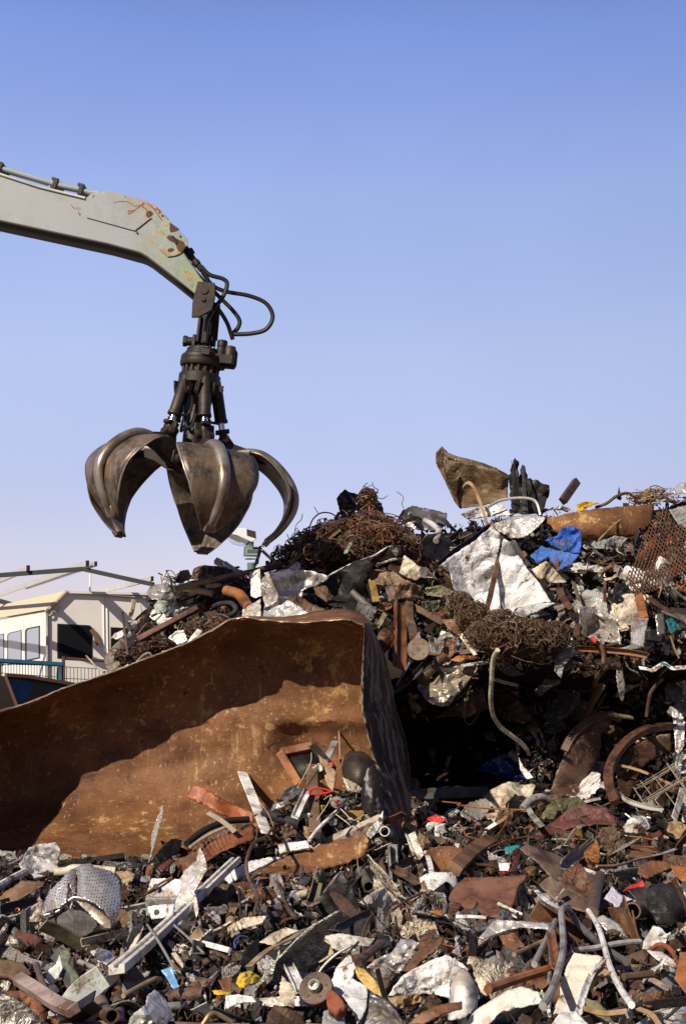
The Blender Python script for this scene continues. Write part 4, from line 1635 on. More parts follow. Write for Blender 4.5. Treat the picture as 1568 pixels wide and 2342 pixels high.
B('5', 'rusty_rod', 'flaking rusty rod lying down the middle of the big white sheet', 'rust', RUST, [(415, 680), (390, 820), (360, 960), (330, 1090), (285, 1230)], 30, 'box', o=.78, wob=.03)
bl = S('5', 'blue_sheet', 'torn bright blue painted panel beside the big white sheet', 'blue', PAINT, [(680, 700), (760, 670), (790, 620), (850, 610), (915, 640), (908, 780), (860, 782), (800, 760), (740, 740)], o=.7, amp=.9, lean=.3, lm='bright blue panel')
S('5', 'torn_flap', 'lower flap smeared with beige dirt', (.03, .13, .47, 1), PAINT, [(590, 800), (660, 735), (760, 765), (900, 790), (850, 850), (760, 892), (735, 850), (700, 800), (640, 850)], o=.66, amp=1.2, parent=bl)
S('5', 'dirty_rag', 'beige dirty rag hanging below the bright blue panel', 'cream', MATTE, [(600, 885), (690, 830), (760, 900), (822, 965), (740, 968), (690, 950), (640, 940)], o=.74, amp=1.3, lm='beige rag')
S('5', 'steel_cylinder', 'long orange rusted cylinder side lying along the ridge of the heap', 'orange', TANK, [(700, 560), (900, 520), (1130, 490), (1250, 485), (1362, 478), (1370, 560), (1310, 640), (1200, 680), (1060, 690), (920, 700), (760, 650), (690, 610)], o=.5, amp=.35, lean=.3, yaw=0, bulge=.3, lm='long orange cylinder side', th=.012)
B('5', 'metal_bar', 'dark brown flat bar sticking up against the sky above the orange cylinder side', 'dkrust', RUST, [(795, 455), (882, 330)], 50, 'box', o=.9, lm='bar sticking up at the ridge')
S('5', 'paper_scrap', 'small yellow and white crumpled wrapper on the ridge by the sticking up bar', 'yellow', MATTE, [(880, 475), (940, 455), (1025, 465), (960, 490), (890, 530)], o=.8, amp=1.3)
S('5', 'white_scrap', 'torn white sheet corner under the sticking up bar', 'white', PAINT, [(730, 510), (760, 480), (830, 490), (870, 540), (800, 515)], o=.75, amp=1.2)
B('5', 'bent_rod', 'dark twisted branch like rod arching along the ridge towards the sky', 'dkrust', RUST, [(1000, 495), (1070, 468), (1130, 425), (1200, 405), (1270, 440)], 20, 'tube', o=.8, lm='arched rod on the ridge')
B('5', 'metal_spike', 'dark pointed spike sticking up from the arched rod on the ridge', 'charcoal', GRIME, [(1150, 440), (1147, 365)], 26, 'box', o=.85, taper=lambda t: 1.0 - .9 * t)
wires('5', 'pale straw coloured wires fraying along the ridge of the heap', [(1360, 410, 110, 30), (1300, 440, 90, 24)], 110, .005, 'tan', 5, o=.6, rz=.2, stray=.2)
S('5', 'punched_scrap', 'white punched sheet rolled up at the end of the ridge', 'white', PERF, [(1480, 385), (1530, 340), (1590, 338), (1590, 400), (1500, 412)], o=.7, amp=1.0)
S('5', 'metal_sheet', 'pale grey flat sheet beside the rusty expanded mesh', 'grey', PAINT, [(1460, 510), (1590, 475), (1590, 640), (1520, 600)], o=.55, amp=.5)
S('5', 'metal_sheet', 'dull grey white sheet scrap below the orange cylinder side', 'grey', PAINT, [(1060, 700), (1120, 670), (1200, 685), (1160, 740), (1075, 745)], o=.5, amp=.9)
B('5', 'rusty_stub', 'orange brown square stub pointing down below the expanded mesh', 'orange', RUST, [(1272, 1050), (1285, 1110), (1305, 1195)], 52, 'box', o=.6, lm='orange stub under the mesh')
S('5', 'plastic_sheet', 'crumpled black shiny plastic below the expanded mesh', 'black', SHINY, [(1110, 1000), (1180, 960), (1232, 1050), (1230, 1150), (1120, 1165)], o=.45, amp=1.6, folds=12, fine=8, lm='black plastic')
S('5', 'foil_scrap', 'small silver crumpled duct piece beside the black plastic', 'silver', METAL, [(1000, 1060), (1050, 1040), (1082, 1120), (1070, 1205), (1030, 1180), (1000, 1160)], o=.55, amp=1.4, folds=10)
S('5', 'metal_sheet', 'grey dented panel hanging below the orange stub', 'grey', PAINT, [(1220, 1180), (1335, 1190), (1310, 1290), (1302, 1372), (1222, 1345)], o=.6, amp=.7, lm='grey dented panel')
S('5', 'ribbed_scrap', 'grey ribbed strip with dark slots near the orange stub', 'grey', PERF, [(1375, 1165), (1425, 1160), (1438, 1285), (1390, 1300)], o=.55, amp=.5)
S('5', 'teal_scrap', 'greyish teal torn sheet near the frame edge below the mesh', 'teal', PAINT, [(1440, 1200), (1500, 1180), (1535, 1262), (1475, 1292)], o=.5, amp=1.0)
B('5', 'split_bar', 'long split orange brown bar lying across the dark hollow', 'orange', RUST, [(880, 1380), (1040, 1388), (1200, 1402), (1325, 1425)], 34, 'angle', o=.7, lm='split orange bar')
B('5', 'bent_pipe', 'rusty pipe with a bright red end crossing the split orange bar', 'rust', RUST, [(985, 1322), (1035, 1365), (1052, 1420), (1050, 1475)], 28, 'tube', o=.8)
B('5', 'pipe_cap', None, 'red', PAINT, [(978, 1316), (1010, 1342)], 32, 'tube', o=.83, parent=bpy.data.objects['bent_pipe.001'])
for i, (p, w, cc, lb) in enumerate((([(700, 1330), (740, 1290), (765, 1190)], 22, 'pink', 'pinkish bent pipe under the big white sheet'), ([(770, 1000), (800, 1070), (850, 1130)], 45, 'dkrust', 'dark red flat bar below the beige rag'),
                                    ([(560, 1190), (700, 1260), (790, 1350)], 6, 'orange', 'thin orange wire crossing the lower wire mat'), ([(1020, 700), (1090, 630), (1165, 565)], 13, 'tan', 'thin tan stick leaning on the orange cylinder side'),
                                    ([(1390, 950), (1415, 985), (1395, 1060)], 9, 'tan', 'short tan hook hanging from the expanded mesh'), ([(1060, 960), (1058, 1080)], 20, 'maroon', 'dark red upright strip beside the black plastic'),
                                    ([(860, 960), (900, 1080)], 26, 'olive', 'olive strap below the bright blue panel'), ([(1470, 1300), (1500, 1390), (1525, 1440)], 12, 'tan', 'tan stick near the frame edge below the grey ribbed strip'),
                                    ([(1330, 1060), (1420, 1120), (1568, 1190)], 40, 'dkrust', 'dark brown arched bar below the expanded mesh edge'), ([(1420, 1140), (1568, 1200)], 34, 'dkgrey', 'grey channel under the dark arched bar'))):
    B('5', 'scrap_bar', lb, cc, RUST if cc not in ('dkgrey', 'pink') else PAINT, p, w, 'tube' if w < 24 else 'flat', o=.75)
# expanded metal, a real lattice
EM = [(1330, 620), (1400, 500), (1440, 512), (1500, 600), (1590, 640), (1590, 880), (1450, 950), (1380, 1010), (1230, 1050), (1190, 940), (1250, 800), (1290, 700)]
EMp = fr('5', EM)


def inpoly(x, y, P):
    c = False
    j = len(P) - 1
    for i in range(len(P)):
        if (P[i][1] > y) != (P[j][1] > y) and x < (P[j][0] - P[i][0]) * (y - P[i][1]) / (P[j][1] - P[i][1]) + P[i][0]:
            c = not c
        j = i
    return c


m = MB()
ex = lambda a, b: (1196 + .3646 * 1190 * 0 + a * 8.2 + b * 2.4 + 9 * math.sin(b * .12), 1180 - a * 2.4 + b * 6.8 + 6 * math.sin(a * .17 + b * .1))
ey = lambda x, y: DI(x, y) - .72 + .18 * math.sin(x / 34 + y / 50) + .1 * math.sin(y / 17)
for a in range(-40, 100):
    for b in range(-80, 80):
        for sa in (-.5, .5):
            p0, p1 = ex(a, b), ex(a + sa, b + 1)
            mx, my = (p0[0] + p1[0]) / 2, (p0[1] + p1[1]) / 2
            if (b % 2 == 0 or True) and inpoly(mx, my, EMp):
                aa = (a + (.5 if b % 2 else 0))
                q0, q1 = ex(aa, b), ex(aa + sa, b + 1)
                m.tube([at(*q0, ey(*q0)), at(*q1, ey(*q1))], .007, 4, cap=False)
tag(m.build('expanded_mesh', RUST, None, (.125, .058, .032, 1), 60), 'rusty brown expanded metal mesh draped over the end of the heap', 'metal mesh')
land(EMp, 'expanded mesh')
wires('5', 'flat mat of rusty curly wire spread below the big white sheet', [(150, 1100, 80, 70), (230, 1180, 100, 90), (330, 1290, 140, 90), (480, 1320, 140, 100), (620, 1320, 130, 100), (720, 1330, 90, 80), (400, 1190, 110, 50), (560, 1250, 150, 50), (760, 1280, 70, 60)], 1100, .004, 'brown', 11, o=.75, rz=.3, lm='lower wire mat', seg=(8, 14), curly=.75)

# ---- heap top, left of it ---------------------------------------------------
wires('4', 'tall matted heap of rusty wire piled up above the dark overhanging sheet', [(560, 740, 100, 70), (470, 790, 90, 50), (640, 700, 110, 80), (720, 660, 100, 75), (800, 640, 100, 75), (860, 590, 70, 65), (930, 480, 42, 65), (975, 440, 42, 65), (1000, 520, 50, 70), (960, 620, 110, 90), (1060, 640, 110, 85), (1150, 690, 100, 70), (1200, 740, 100, 60), (900, 760, 150, 80), (700, 780, 150, 70)], 2300, .0055, 'brown', 12, o=.45, rz=.4, lm='tall wire heap', seg=(4, 8), stray=.04)
wires('4', 'orange tinted upright tuft of rusty wire at the very top of the wire heap', [(950, 430, 45, 60), (975, 500, 45, 70), (985, 590, 60, 70), (1010, 680, 150, 80), (900, 640, 80, 60)], 420, .0055, 'rust', 13, o=.75, rz=.25, seg=(4, 7), stray=.04)
for i, p in enumerate(([(500, 690), (510, 610), (545, 570), (552, 535)], [(455, 660), (470, 690), (500, 700)], [(1145, 395), (1185, 430), (1175, 470), (1188, 500)], [(1000, 420), (1050, 440), (1085, 420)], [(990, 335), (1000, 365), (1030, 385)], [(625, 490), (650, 530)])):
    B('4', 'stray_wire', 'single rusty wire springing up against the sky, %s' % ('beside the grapple claw', 'lowest by the grapple claw', 'above the punched dark sheet', 'level from the wire tuft', 'highest above the wire tuft', 'by the wire ring')[i], 'brown', RUST, p, 5, 'tube', o=.6)
S('4', 'punched_sheet', 'dark brown punched sheet leaning against the tall wire tuft', (.05, .04, .045, 1), PERF, [(765, 440), (790, 405), (822, 380), (840, 395), (900, 412), (882, 520), (835, 580), (790, 540), (780, 500)], o=.5, amp=.6, lm='dark punched sheet', lean=.1)
S('4', 'punched_sheet', 'wide grey punched sheet curling over the ridge beside the wire heap', (.22, .22, .25, 1), PERF, [(1150, 560), (1180, 510), (1240, 482), (1330, 500), (1460, 532), (1452, 610), (1380, 650), (1300, 640), (1200, 620)], o=.55, amp=.5, lm='grey punched sheet', lean=.4)
B('4', 'grey_hose', 'thick grey ribbed hose curving down over the grey punched sheet', 'steel', MATTE, [(1320, 575), (1372, 605), (1408, 650), (1388, 705)], 38, 'tube', o=.8, lm='grey ribbed hose')
for i, p in enumerate(([(1180, 590), (1260, 560), (1300, 580)], [(1220, 540), (1280, 580), (1310, 640)], [(1360, 540), (1450, 580), (1470, 620)])):
    B('4', 'black_strap', 'black bent strap tangled on the grey punched sheet, %s' % ('lowest', 'steepest', 'by the grey hose')[i], 'black', GRIME, p, 24, 'flat', o=.78)
B('4', 'wood_angle', 'long tan brown angle bar leaning across the wire heap', 'tan', RUST, [(478, 838), (620, 722), (795, 620)], 26, 'angle', o=.95, lm='long tan angle bar', sm=1)
B('4', 'wood_angle', 'shorter tan brown strip leaning below the long tan angle bar', 'tan', RUST, [(632, 805), (720, 690), (790, 635)], 18, 'flat', o=.98, sm=1)
B('4', 'wire_ring', 'thin rusty hoop standing upright in the wire heap', 'dkrust', RUST, [(602, 690), (598, 620), (620, 565), (665, 530), (720, 528), (762, 548)], 9, 'tube', o=.85, lm='thin rusty hoop')
B('4', 'rusty_rod', 'short thick rusty rod leaning on the dark punched sheet', 'rust', RUST, [(718, 645), (782, 528)], 22, 'tube', o=.9)
B('4', 'green_strip', 'pale green flaking strip stuck in the tall wire heap', 'mint', PAINT, [(822, 782), (850, 725), (872, 675)], 26, 'flat', o=.98)
for i, (p, w, cc) in enumerate((([(255, 860), (290, 760)], 20, 'mint'), ([(345, 860), (400, 735)], 18, 'rust'), ([(408, 850), (395, 740)], 12, 'dkrust'), ([(300, 765), (380, 840)], 20, 'cream'), ([(270, 850), (285, 745), (310, 740)], 14, 'orange'), ([(240, 750), (300, 752)], 16, 'rust'))):
    B('4', 'thin_bar', 'thin %s bar poking up behind the long pipes beside the lamp, %s' % (('pale green', 'rusty', 'dark', 'cream', 'orange', 'brown')[i], ('steep', 'leaning', 'upright', 'slanting', 'twisted', 'level')[i]), cc, PAINT, p, w, 'flat', o=.6)
B('4', 'long_pipe', 'long brown pipe lying along the top of the heap below the lamp', 'tan', RUST, [(-250, 1010), (0, 948), (120, 920), (270, 890)], 34, 'tube', o=.75, lm='long brown pipe', sm=3)
B('4', 'pipe_piece', 'open ended rusty pipe lying over the end of the long brown pipe', 'rust', RUST, [(262, 895), (415, 855)], 44, 'pipe', o=.85, o2=.75, lm='open ended pipe')
B('3', 'branch_pipe', 'grey brown stick lying under the long brown pipe', 'tan', RUST, [(1125, 325), (1250, 345), (1335, 365)], 40, 'tube', o=.55)
ds = S('4', 'silver_sheet', 'large bright silver crumpled sheet standing on the tank rim', (.60, .61, .64, 1), METAL, [(290, 1000), (300, 940), (340, 900), (450, 880), (530, 885), (615, 892), (720, 930), (690, 960), (640, 985), (560, 1000), (545, 1090), (600, 1160), (500, 1180), (400, 1200), (300, 1200), (315, 1100)], o=.65, amp=.9, lean=.35, folds=9, fine=5, lm='large silver sheet', res=6, sharp=60)
S('4', 'side_flange', 'white rolled flange', 'white', PAINT, [(225, 902), (285, 878), (298, 1050), (260, 1065), (228, 1050)], o=.8, amp=.5, parent=ds)
S('4', 'foot_fold', 'white curled lower corner', 'white', PAINT, [(178, 1135), (290, 1068), (292, 1190), (172, 1200)], o=.82, amp=.6, parent=ds)
S('4', 'dirt_patch', 'brown dusty dented corner', 'brown', RUST, [(430, 1055), (520, 1040), (610, 1100), (690, 1130), (700, 1150), (600, 1162), (540, 1120)], o=.8, amp=1.0, parent=ds)
dk = S('4', 'overhang_sheet', 'dark overhanging sheet with a bright torn edge above the tank rim', 'charcoal', GRIME, [(560, 1010), (640, 960), (740, 905), (900, 825), (1000, 800), (1085, 742), (1170, 738), (1172, 800), (1000, 850), (940, 960), (990, 1100), (960, 1180), (800, 1130), (690, 1100), (620, 1020)], o=.45, amp=1.0, lean=.1, lm='dark overhanging sheet')
B('4', 'bright_edge', 'bright scuffed white edge', 'white', PAINT, [(548, 1015), (640, 965), (740, 908), (880, 838), (1000, 795), (1090, 742), (1165, 735)], 20, 'flat', o=.78, parent=dk, roll=.9)
S('4', 'blotched_sheet', 'small white panel blotched with orange rust above the brown crumpled sheets', 'cream', PAINT, [(1160, 905), (1190, 795), (1240, 830), (1325, 900), (1262, 955), (1200, 930)], o=.6, amp=.6, lm='orange blotched panel')
S('4', 'brown_sheet', 'big brown dusty folded sheet below the orange blotched panel', (.23, .15, .09, 1), RUST, [(940, 900), (1000, 885), (1120, 890), (1180, 940), (1300, 990), (1315, 1070), (1200, 1062), (1090, 1085), (1070, 1000), (990, 962)], o=.75, amp=1.1, folds=10, lm='brown folded sheet')
S('4', 'olive_sheet', 'olive brown creased sheet beside the brown folded sheet', 'olive', PAINT, [(1320, 1000), (1420, 980), (1530, 1032), (1440, 1062), (1330, 1045)], o=.65, amp=1.0)
S('4', 'olive_sheet', 'greenish creased sheet end below the brown folded sheet', 'green', PAINT, [(1310, 1085), (1420, 1075), (1400, 1140), (1345, 1150)], o=.7, amp=1.1)
B('4', 'webbing_strap', 'mustard coloured strap hanging beside the brown folded sheet', 'ochre', MATTE, [(985, 955), (1000, 1010), (1012, 1085)], 44, 'flat', o=.85)
B('4', 'channel_post', 'tall rusty brown channel standing upright beside the tank end', 'rust', RUST, [(1165, 1092), (1165, 1300), (1163, 1490)], 78, 'channel', o=.7, lm='upright rusty channel', roll=.4)
B('4', 'fork_link', 'forked rusty steel link hanging beside the upright channel', 'brown', RUST, [(1222, 1095), (1222, 1190), (1240, 1250), (1250, 1310)], 48, 'box', o=.75, lm='forked link')
B('4', 'rusty_beam', 'brown square bar slanting down beside the forked link', 'brown', RUST, [(1255, 1120), (1440, 1222)], 40, 'box', o=.62)
disc('4', 'flange_plate', 'round brown flange plate with bolt holes below the forked link', 'brown', RUST, (1280, 1385), 72, .035, (-12, -10), [(90, 0, .18)] + [(a, .66, .085) for a in (45, 135, 225, 315)], o=.95, lm='round flange plate')
B('4', 'bolt_pin', 'short rusty pin sticking out beside the round flange plate', 'rust', RUST, [(1340, 1413), (1412, 1418)], 20, 'tube', o=.95)
S('4', 'rust_block', 'chunky rusty block at the corner of the tank end', 'rust', RUST, [(1040, 1290), (1065, 1262), (1112, 1285), (1115, 1380), (1050, 1405), (1030, 1340)], o=.6, amp=1.0, th=.06)
for i, p in enumerate(([(1340, 1295), (1372, 1300), (1395, 1420), (1352, 1400)], [(1375, 1310), (1412, 1330), (1420, 1400), (1400, 1440)], [(1405, 1330), (1448, 1335), (1430, 1385), (1415, 1420)])):
    S('4', 'folded_fin', 'pale grey folded fin beside the round flange plate, %s of three' % ('broadest', 'middle', 'smallest')[i], 'lilac', PAINT, p, o=.75 + .04 * i, amp=.6, yaw=.8)
for i, (p, cc, lb) in enumerate((([(1000, 1120), (1060, 1090), (1120, 1100), (1110, 1130), (1050, 1150)], 'rust', 'curled rusty tongue beside the upright channel'), ([(1030, 1260), (1015, 1230), (1060, 1150), (1085, 1170)], 'olive', 'olive strip above the rust block'),
                                 ([(900, 1090), (990, 1110), (1000, 1190), (950, 1240), (880, 1160)], 'dkgrey', 'dark grey crease at the tank corner'), ([(1440, 1130), (1568, 1120), (1568, 1180), (1470, 1170)], 'tan', 'tan layered sheet edge below the olive sheet'),
                                 ([(1460, 1100), (1500, 1070), (1568, 1075), (1568, 1110)], 'olive', 'olive leaf like sheet above the tan layered edge'), ([(620, 990), (700, 985), (750, 1060), (700, 1090), (640, 1040)], 'brown', 'brown rumpled lump under the dark overhanging sheet'),
                                 ([(470, 875), (520, 830), (545, 850), (530, 890)], 'white', 'white torn corner beside the tan angle bar'), ([(440, 870), (500, 830), (480, 880)], 'orange', 'orange torn corner beside the tan angle bar'),
                                 ([(590, 895), (620, 875), (690, 885), (640, 910)], 'orange', 'orange red flake above the silver sheet'), ([(1420, 1200), (1568, 1190), (1568, 1330), (1470, 1260)], 'rust', 'rust brown sheet below the tan layered edge'),
                                 ([(1400, 870), (1480, 790), (1568, 720), (1568, 760), (1500, 840)], 'dkgrey', 'dark folded strip under the big white sheet edge'), ([(1290, 860), (1340, 880), (1330, 940), (1290, 930)], 'dkgrey', 'dark grey knot beside the orange blotched panel'))):
    S('4', 'torn_scrap', lb, cc, RUST if cc not in ('white', 'dkgrey') else PAINT, p, o=.66, amp=1.0)

# ---- heap slope above the tank rim on the left -------------------------------
S('3', 'crushed_metal', 'crushed grey brown bodywork on the shoulder of the heap above the green can', 'steel', METAL, [(918, 360), (940, 320), (1020, 300), (1100, 310), (1180, 380), (1080, 400), (950, 400)], o=.5, amp=1.4, lm='crushed grey bodywork')
S('3', 'pipe_cowl', 'rusty brown curled cowl on the heap shoulder by the long brown pipe', 'rust', RUST, [(1095, 290), (1130, 220), (1180, 212), (1200, 270), (1130, 300)], o=.6, amp=.9)
S('3', 'crushed_fender', 'dark brown crushed fender on the heap top behind the long brown pipe', 'brown', GRIME, [(1200, 270), (1215, 205), (1270, 185), (1340, 190), (1440, 200), (1490, 240), (1400, 275), (1290, 300)], o=.45, amp=1.2, lm='crushed dark fender')
S('3', 'bright_scrap', 'bright crumpled strip on the skyline below the grapple', 'silver', METAL, [(1378, 155), (1420, 160), (1470, 195), (1440, 210), (1400, 180)], o=.6, amp=1.2)
S('3', 'crushed_can', 'crushed pale green can on the shoulder of the heap', 'mint', PAINT, [(965, 440), (990, 405), (1050, 408), (1075, 450), (1040, 490), (985, 490)], o=.75, amp=1.1, bulge=.1, lm='pale green can')
B('3', 'tyre', 'dark old tyre lying half buried on the heap slope', 'charcoal', MATTE, [(1340, 445), (1380, 428), (1450, 425), (1480, 465), (1440, 500), (1370, 505)], 34, 'tube', o=.6, lm='half buried tyre')
B('3', 'long_beam', 'long maroon brown flat beam slanting down the heap slope', (.13, .062, .05, 1), RUST, [(865, 655), (1240, 455)], 42, 'box', o=.65, lm='long maroon beam', roll=.4)
B('3', 'rusty_pipe', 'thick orange brown pipe bent over beside the silver sheet', 'orange', RUST, [(1420, 345), (1500, 370), (1545, 430), (1568, 460)], 70, 'tube', o=.6, lm='thick orange pipe')
B('3', 'thin_rod', 'upright rusty rod at the lower end of the heap slope', 'dkrust', RUST, [(768, 482), (785, 620), (805, 770)], 16, 'tube', o=.6, lm='upright rusty rod')
S('3', 'silver_scrap', 'pale silver square scrap beside the tank rim', 'white', METAL, [(1055, 640), (1100, 600), (1155, 590), (1178, 660), (1120, 685)], o=.7, amp=.5, lm='pale silver square')
B('3', 'white_strip', 'slanted white strip standing on the tank rim', 'white', PAINT, [(1178, 700), (1215, 640), (1255, 590)], 40, 'flat', o=.75)
B('3', 'white_strip', 'level white strip lying on the tank rim', 'white', PAINT, [(1015, 735), (1090, 722), (1165, 708)], 30, 'flat', o=.72)
B('3', 'grey_rod', 'pale bent rod beside the tank rim low on the slope', 'grey', PAINT, [(840, 815), (900, 750), (940, 740), (958, 780)], 18, 'tube', o=.7)
B('3', 'cream_strip', 'cream strip lying along the tank rim at the foot of the slope', 'cream', PAINT, [(690, 872), (750, 850), (810, 815)], 26, 'flat', o=.6)
S('3', 'engine_block', 'grey brown engine block standing at the foot of the heap slope', (.20, .16, .13, 1), RUST, [(665, 760), (720, 700), (760, 640), (790, 660), (775, 740), (740, 860), (690, 870), (670, 810)], o=.5, amp=1.2, th=.05, bulge=.12, lm='engine block')
S('3', 'white_scrap', 'white cloth like scrap in front of the cabin wall', 'white', PAINT, [(695, 645), (720, 610), (770, 592), (780, 630), (740, 650)], o=.5, amp=.9)
B('3', 'torn_strip', 'pale torn strip standing on the heap shoulder in front of the cabin', 'cream', PAINT, [(815, 510), (830, 460), (840, 400)], 30, 'flat', o=.5)
wires('3', 'brown brushwood like wire in the slope beside the half buried tyre', [(1360, 570, 90, 60), (1220, 590, 100, 50)], 150, .0055, 'brown', 21, o=.45, rz=.25, seg=(3, 6), lm='brushwood wire')
wires('3', 'rusty brown curls of wire low on the slope above the tank rim', [(960, 700, 110, 36), (800, 760, 80, 40)], 110, .005, 'dkrust', 22, o=.4, rz=.2, seg=(5, 9))
wires('3', 'thin bright wires springing from the heap shoulder', [(1080, 270, 60, 60)], 14, .006, 'cream', 23, o=.4, rz=.15, seg=(4, 6))

# ---- the dark hollow and the face to its right ------------------------------------
S('B', 'crushed_duct', 'shiny grey brown crushed duct hanging at the top of the dark hollow', (.42, .37, .32, 1), METAL, [(410, 600), (460, 500), (520, 430), (600, 390), (720, 350), (840, 330), (990, 355), (1000, 430), (900, 560), (740, 760), (720, 800), (560, 780), (470, 700)], o=.55, amp=1.3, folds=10, fine=6, lm='crushed shiny duct', sharp=50, lean=.1)
S('B', 'crushed_duct', 'brown oily crushed duct below the shiny grey one', (.20, .13, .08, 1), METAL, [(600, 900), (650, 860), (740, 790), (820, 760), (900, 640), (1050, 620), (1095, 820), (1000, 860), (900, 905), (780, 892)], o=.5, amp=1.3, folds=10, lm='brown oily duct', lean=.0)
S('B', 'dark_fold', None, 'brown', METAL, [(740, 760), (860, 600), (990, 440), (1080, 420), (1000, 540), (880, 680)], o=.72, amp=.8, parent=bpy.data.objects['crushed_duct'])
B('B', 'curved_strip', 'dark grey curved strip reaching from the hollow to the crushed duct', 'dkgrey', GRIME, [(160, 650), (280, 580), (400, 470), (500, 370), (555, 345)], 48, 'angle', o=.9, lm='curved grey strip')
B('B', 'curved_strip', 'short grey strip beside the dark curved one at the hollow', 'grey', PAINT, [(210, 590), (280, 470), (335, 370)], 26, 'flat', o=.85)
B('B', 'loose_wire', 'pale wire hanging in a loop under the brown oily duct', 'tan', RUST, [(930, 600), (890, 720), (862, 870), (900, 972), (960, 940), (1015, 855)], 10, 'tube', o=1.0)
S('B', 'brown_sheet', 'dark red brown sheet behind the pale hanging hose', (.085, .035, .025, 1), RUST, [(1140, 600), (1300, 660), (1440, 760), (1545, 905), (1450, 965), (1250, 925), (1150, 820)], o=.35, amp=.7, lm='dark red brown sheet')
B('B', 'hanging_hose', 'cream speckled hose hanging down in front of the dark hollow', 'cream', PAINT, [(1195, 245), (1150, 340), (1135, 550), (1128, 740), (1155, 890), (1235, 1010), (1370, 1110), (1460, 1190), (1500, 1262)], 46, 'tube', o=1.25, o2=.8, lm='cream hanging hose')
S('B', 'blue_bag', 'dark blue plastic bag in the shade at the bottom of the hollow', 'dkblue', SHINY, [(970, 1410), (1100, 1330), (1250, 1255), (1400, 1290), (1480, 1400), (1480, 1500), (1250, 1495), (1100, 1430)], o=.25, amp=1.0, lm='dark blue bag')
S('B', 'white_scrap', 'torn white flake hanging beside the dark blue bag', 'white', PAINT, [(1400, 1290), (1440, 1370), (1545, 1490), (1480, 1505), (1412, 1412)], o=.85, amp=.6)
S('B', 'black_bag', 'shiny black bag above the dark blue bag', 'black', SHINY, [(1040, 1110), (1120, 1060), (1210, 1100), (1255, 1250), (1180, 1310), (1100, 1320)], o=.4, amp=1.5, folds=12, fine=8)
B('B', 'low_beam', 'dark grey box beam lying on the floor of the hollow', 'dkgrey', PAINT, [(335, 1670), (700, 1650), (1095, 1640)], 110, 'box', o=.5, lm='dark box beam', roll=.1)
B('B', 'orange_wire', 'thin orange rod lying along the dark box beam', 'orange', RUST, [(345, 1680), (600, 1718), (835, 1742)], 14, 'tube', o=.9)
B('B', 'slotted_bar', 'grey slotted bar behind the pale hanging hose', 'steel', METAL, [(1160, 530), (1260, 560), (1395, 592)], 36, 'flat', o=.9, lm='grey slotted bar')
for i, (p, cc, lb) in enumerate((([(700, 150), (790, 120), (800, 260), (720, 330), (660, 260)], 'rust', 'rusty plate corner above the shiny duct'), ([(800, 90), (850, 80), (1000, 290), (960, 300)], 'cream', 'cream peeling tube in the lower wire mat'),
                                 ([(720, 340), (800, 300), (1000, 300), (1000, 330), (830, 360)], 'orange', 'orange strip on top of the shiny duct'), ([(1050, 1040), (1150, 1060), (1190, 1140), (1080, 1120)], 'brown', 'brown flap in the dark hollow'),
                                 ([(400, 240), (380, 130), (430, 60), (470, 200)], 'lilac', 'lilac grey leaf behind the round flange plate'), ([(1200, 400), (1360, 430), (1460, 480), (1330, 500), (1230, 460)], 'dkgrey', 'dark bent fender behind the hanging hose'))):
    S('B', 'torn_plate', lb, cc, PAINT if cc in ('cream', 'lilac', 'dkgrey') else RUST, p, o=.7, amp=.8)

fl1 = S('C', 'curved_flange', 'dark brown curved cast flange standing on edge at the hollow', (.10, .052, .036, 1), RUST, [(290, 1600), (350, 1400), (430, 1200), (520, 1040), (640, 940), (760, 880), (870, 900), (850, 950), (775, 1010), (772, 1100), (742, 1260), (640, 1380), (600, 1480), (540, 1600)], o=.55, amp=.5, lean=.2, bulge=.15, lm='dark curved flange', th=.02)
B('C', 'bolt_rim', 'rim with bolt holes', (.12, .065, .045, 1), RUST, [(430, 1180), (500, 1050), (600, 950), (690, 890), (780, 858), (890, 850), (950, 880)], 75, 'box', o=.85, parent=fl1, roll=.2)
B('C', 'drum_ring', 'large rusty flanged ring standing on edge around the wire grate', (.10, .046, .026, 1), RUST, [(905, 1660), (855, 1520), (850, 1370), (915, 1210), (1040, 1070), (1210, 975), (1440, 945), (1568, 960)], 85, 'box', o=.75, lm='large rusty ring', roll=.3)
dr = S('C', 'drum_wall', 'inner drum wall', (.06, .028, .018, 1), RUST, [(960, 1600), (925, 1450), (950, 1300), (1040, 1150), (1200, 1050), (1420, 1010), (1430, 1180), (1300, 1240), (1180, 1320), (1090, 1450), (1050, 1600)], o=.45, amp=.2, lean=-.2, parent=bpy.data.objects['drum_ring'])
m = MB()
gy = lambda x, y: DI(x, y) - .62
for a, b, r in ((((1080, 1520), (1180, 1680)), 0, .006), (((1130, 1440), (1320, 1690)), 0, .006), (((1240, 1380), (1470, 1690)), 0, .006), (((1380, 1280), (1590, 1580)), 0, .009), (((1500, 1230), (1600, 1360)), 0, .006)):
    q = fr('C', a)
    m.tube([at(*q[0], gy(*q[0])), at(*q[1], gy(*q[1]))], r, 5)
for i in range(17):
    t = i / 16
    x0, y0 = lerp(1100, 1500, t) + 40 * math.sin(i * 2.1), lerp(1500, 1260, t) + 30
    for (ux, uy) in ((x0, y0), (x0 + 60, y0 + 130)):
        q = fr('C', [(ux, uy), (ux + 110 + 90 * (i % 3 == 0), uy - 62 - 45 * (i % 3 == 0))])
        m.tube([at(*q[0], gy(*q[0]) - .01), at(*q[1], gy(*q[1]) - .015)], .0048, 4)
tag(m.build('wire_grate', METAL, None, C['cream'], 60), 'pale broken wire grate lying inside the large rusty ring', 'wire grate')
land(fr('C', [(1300, 1500)]), 'wire grate')
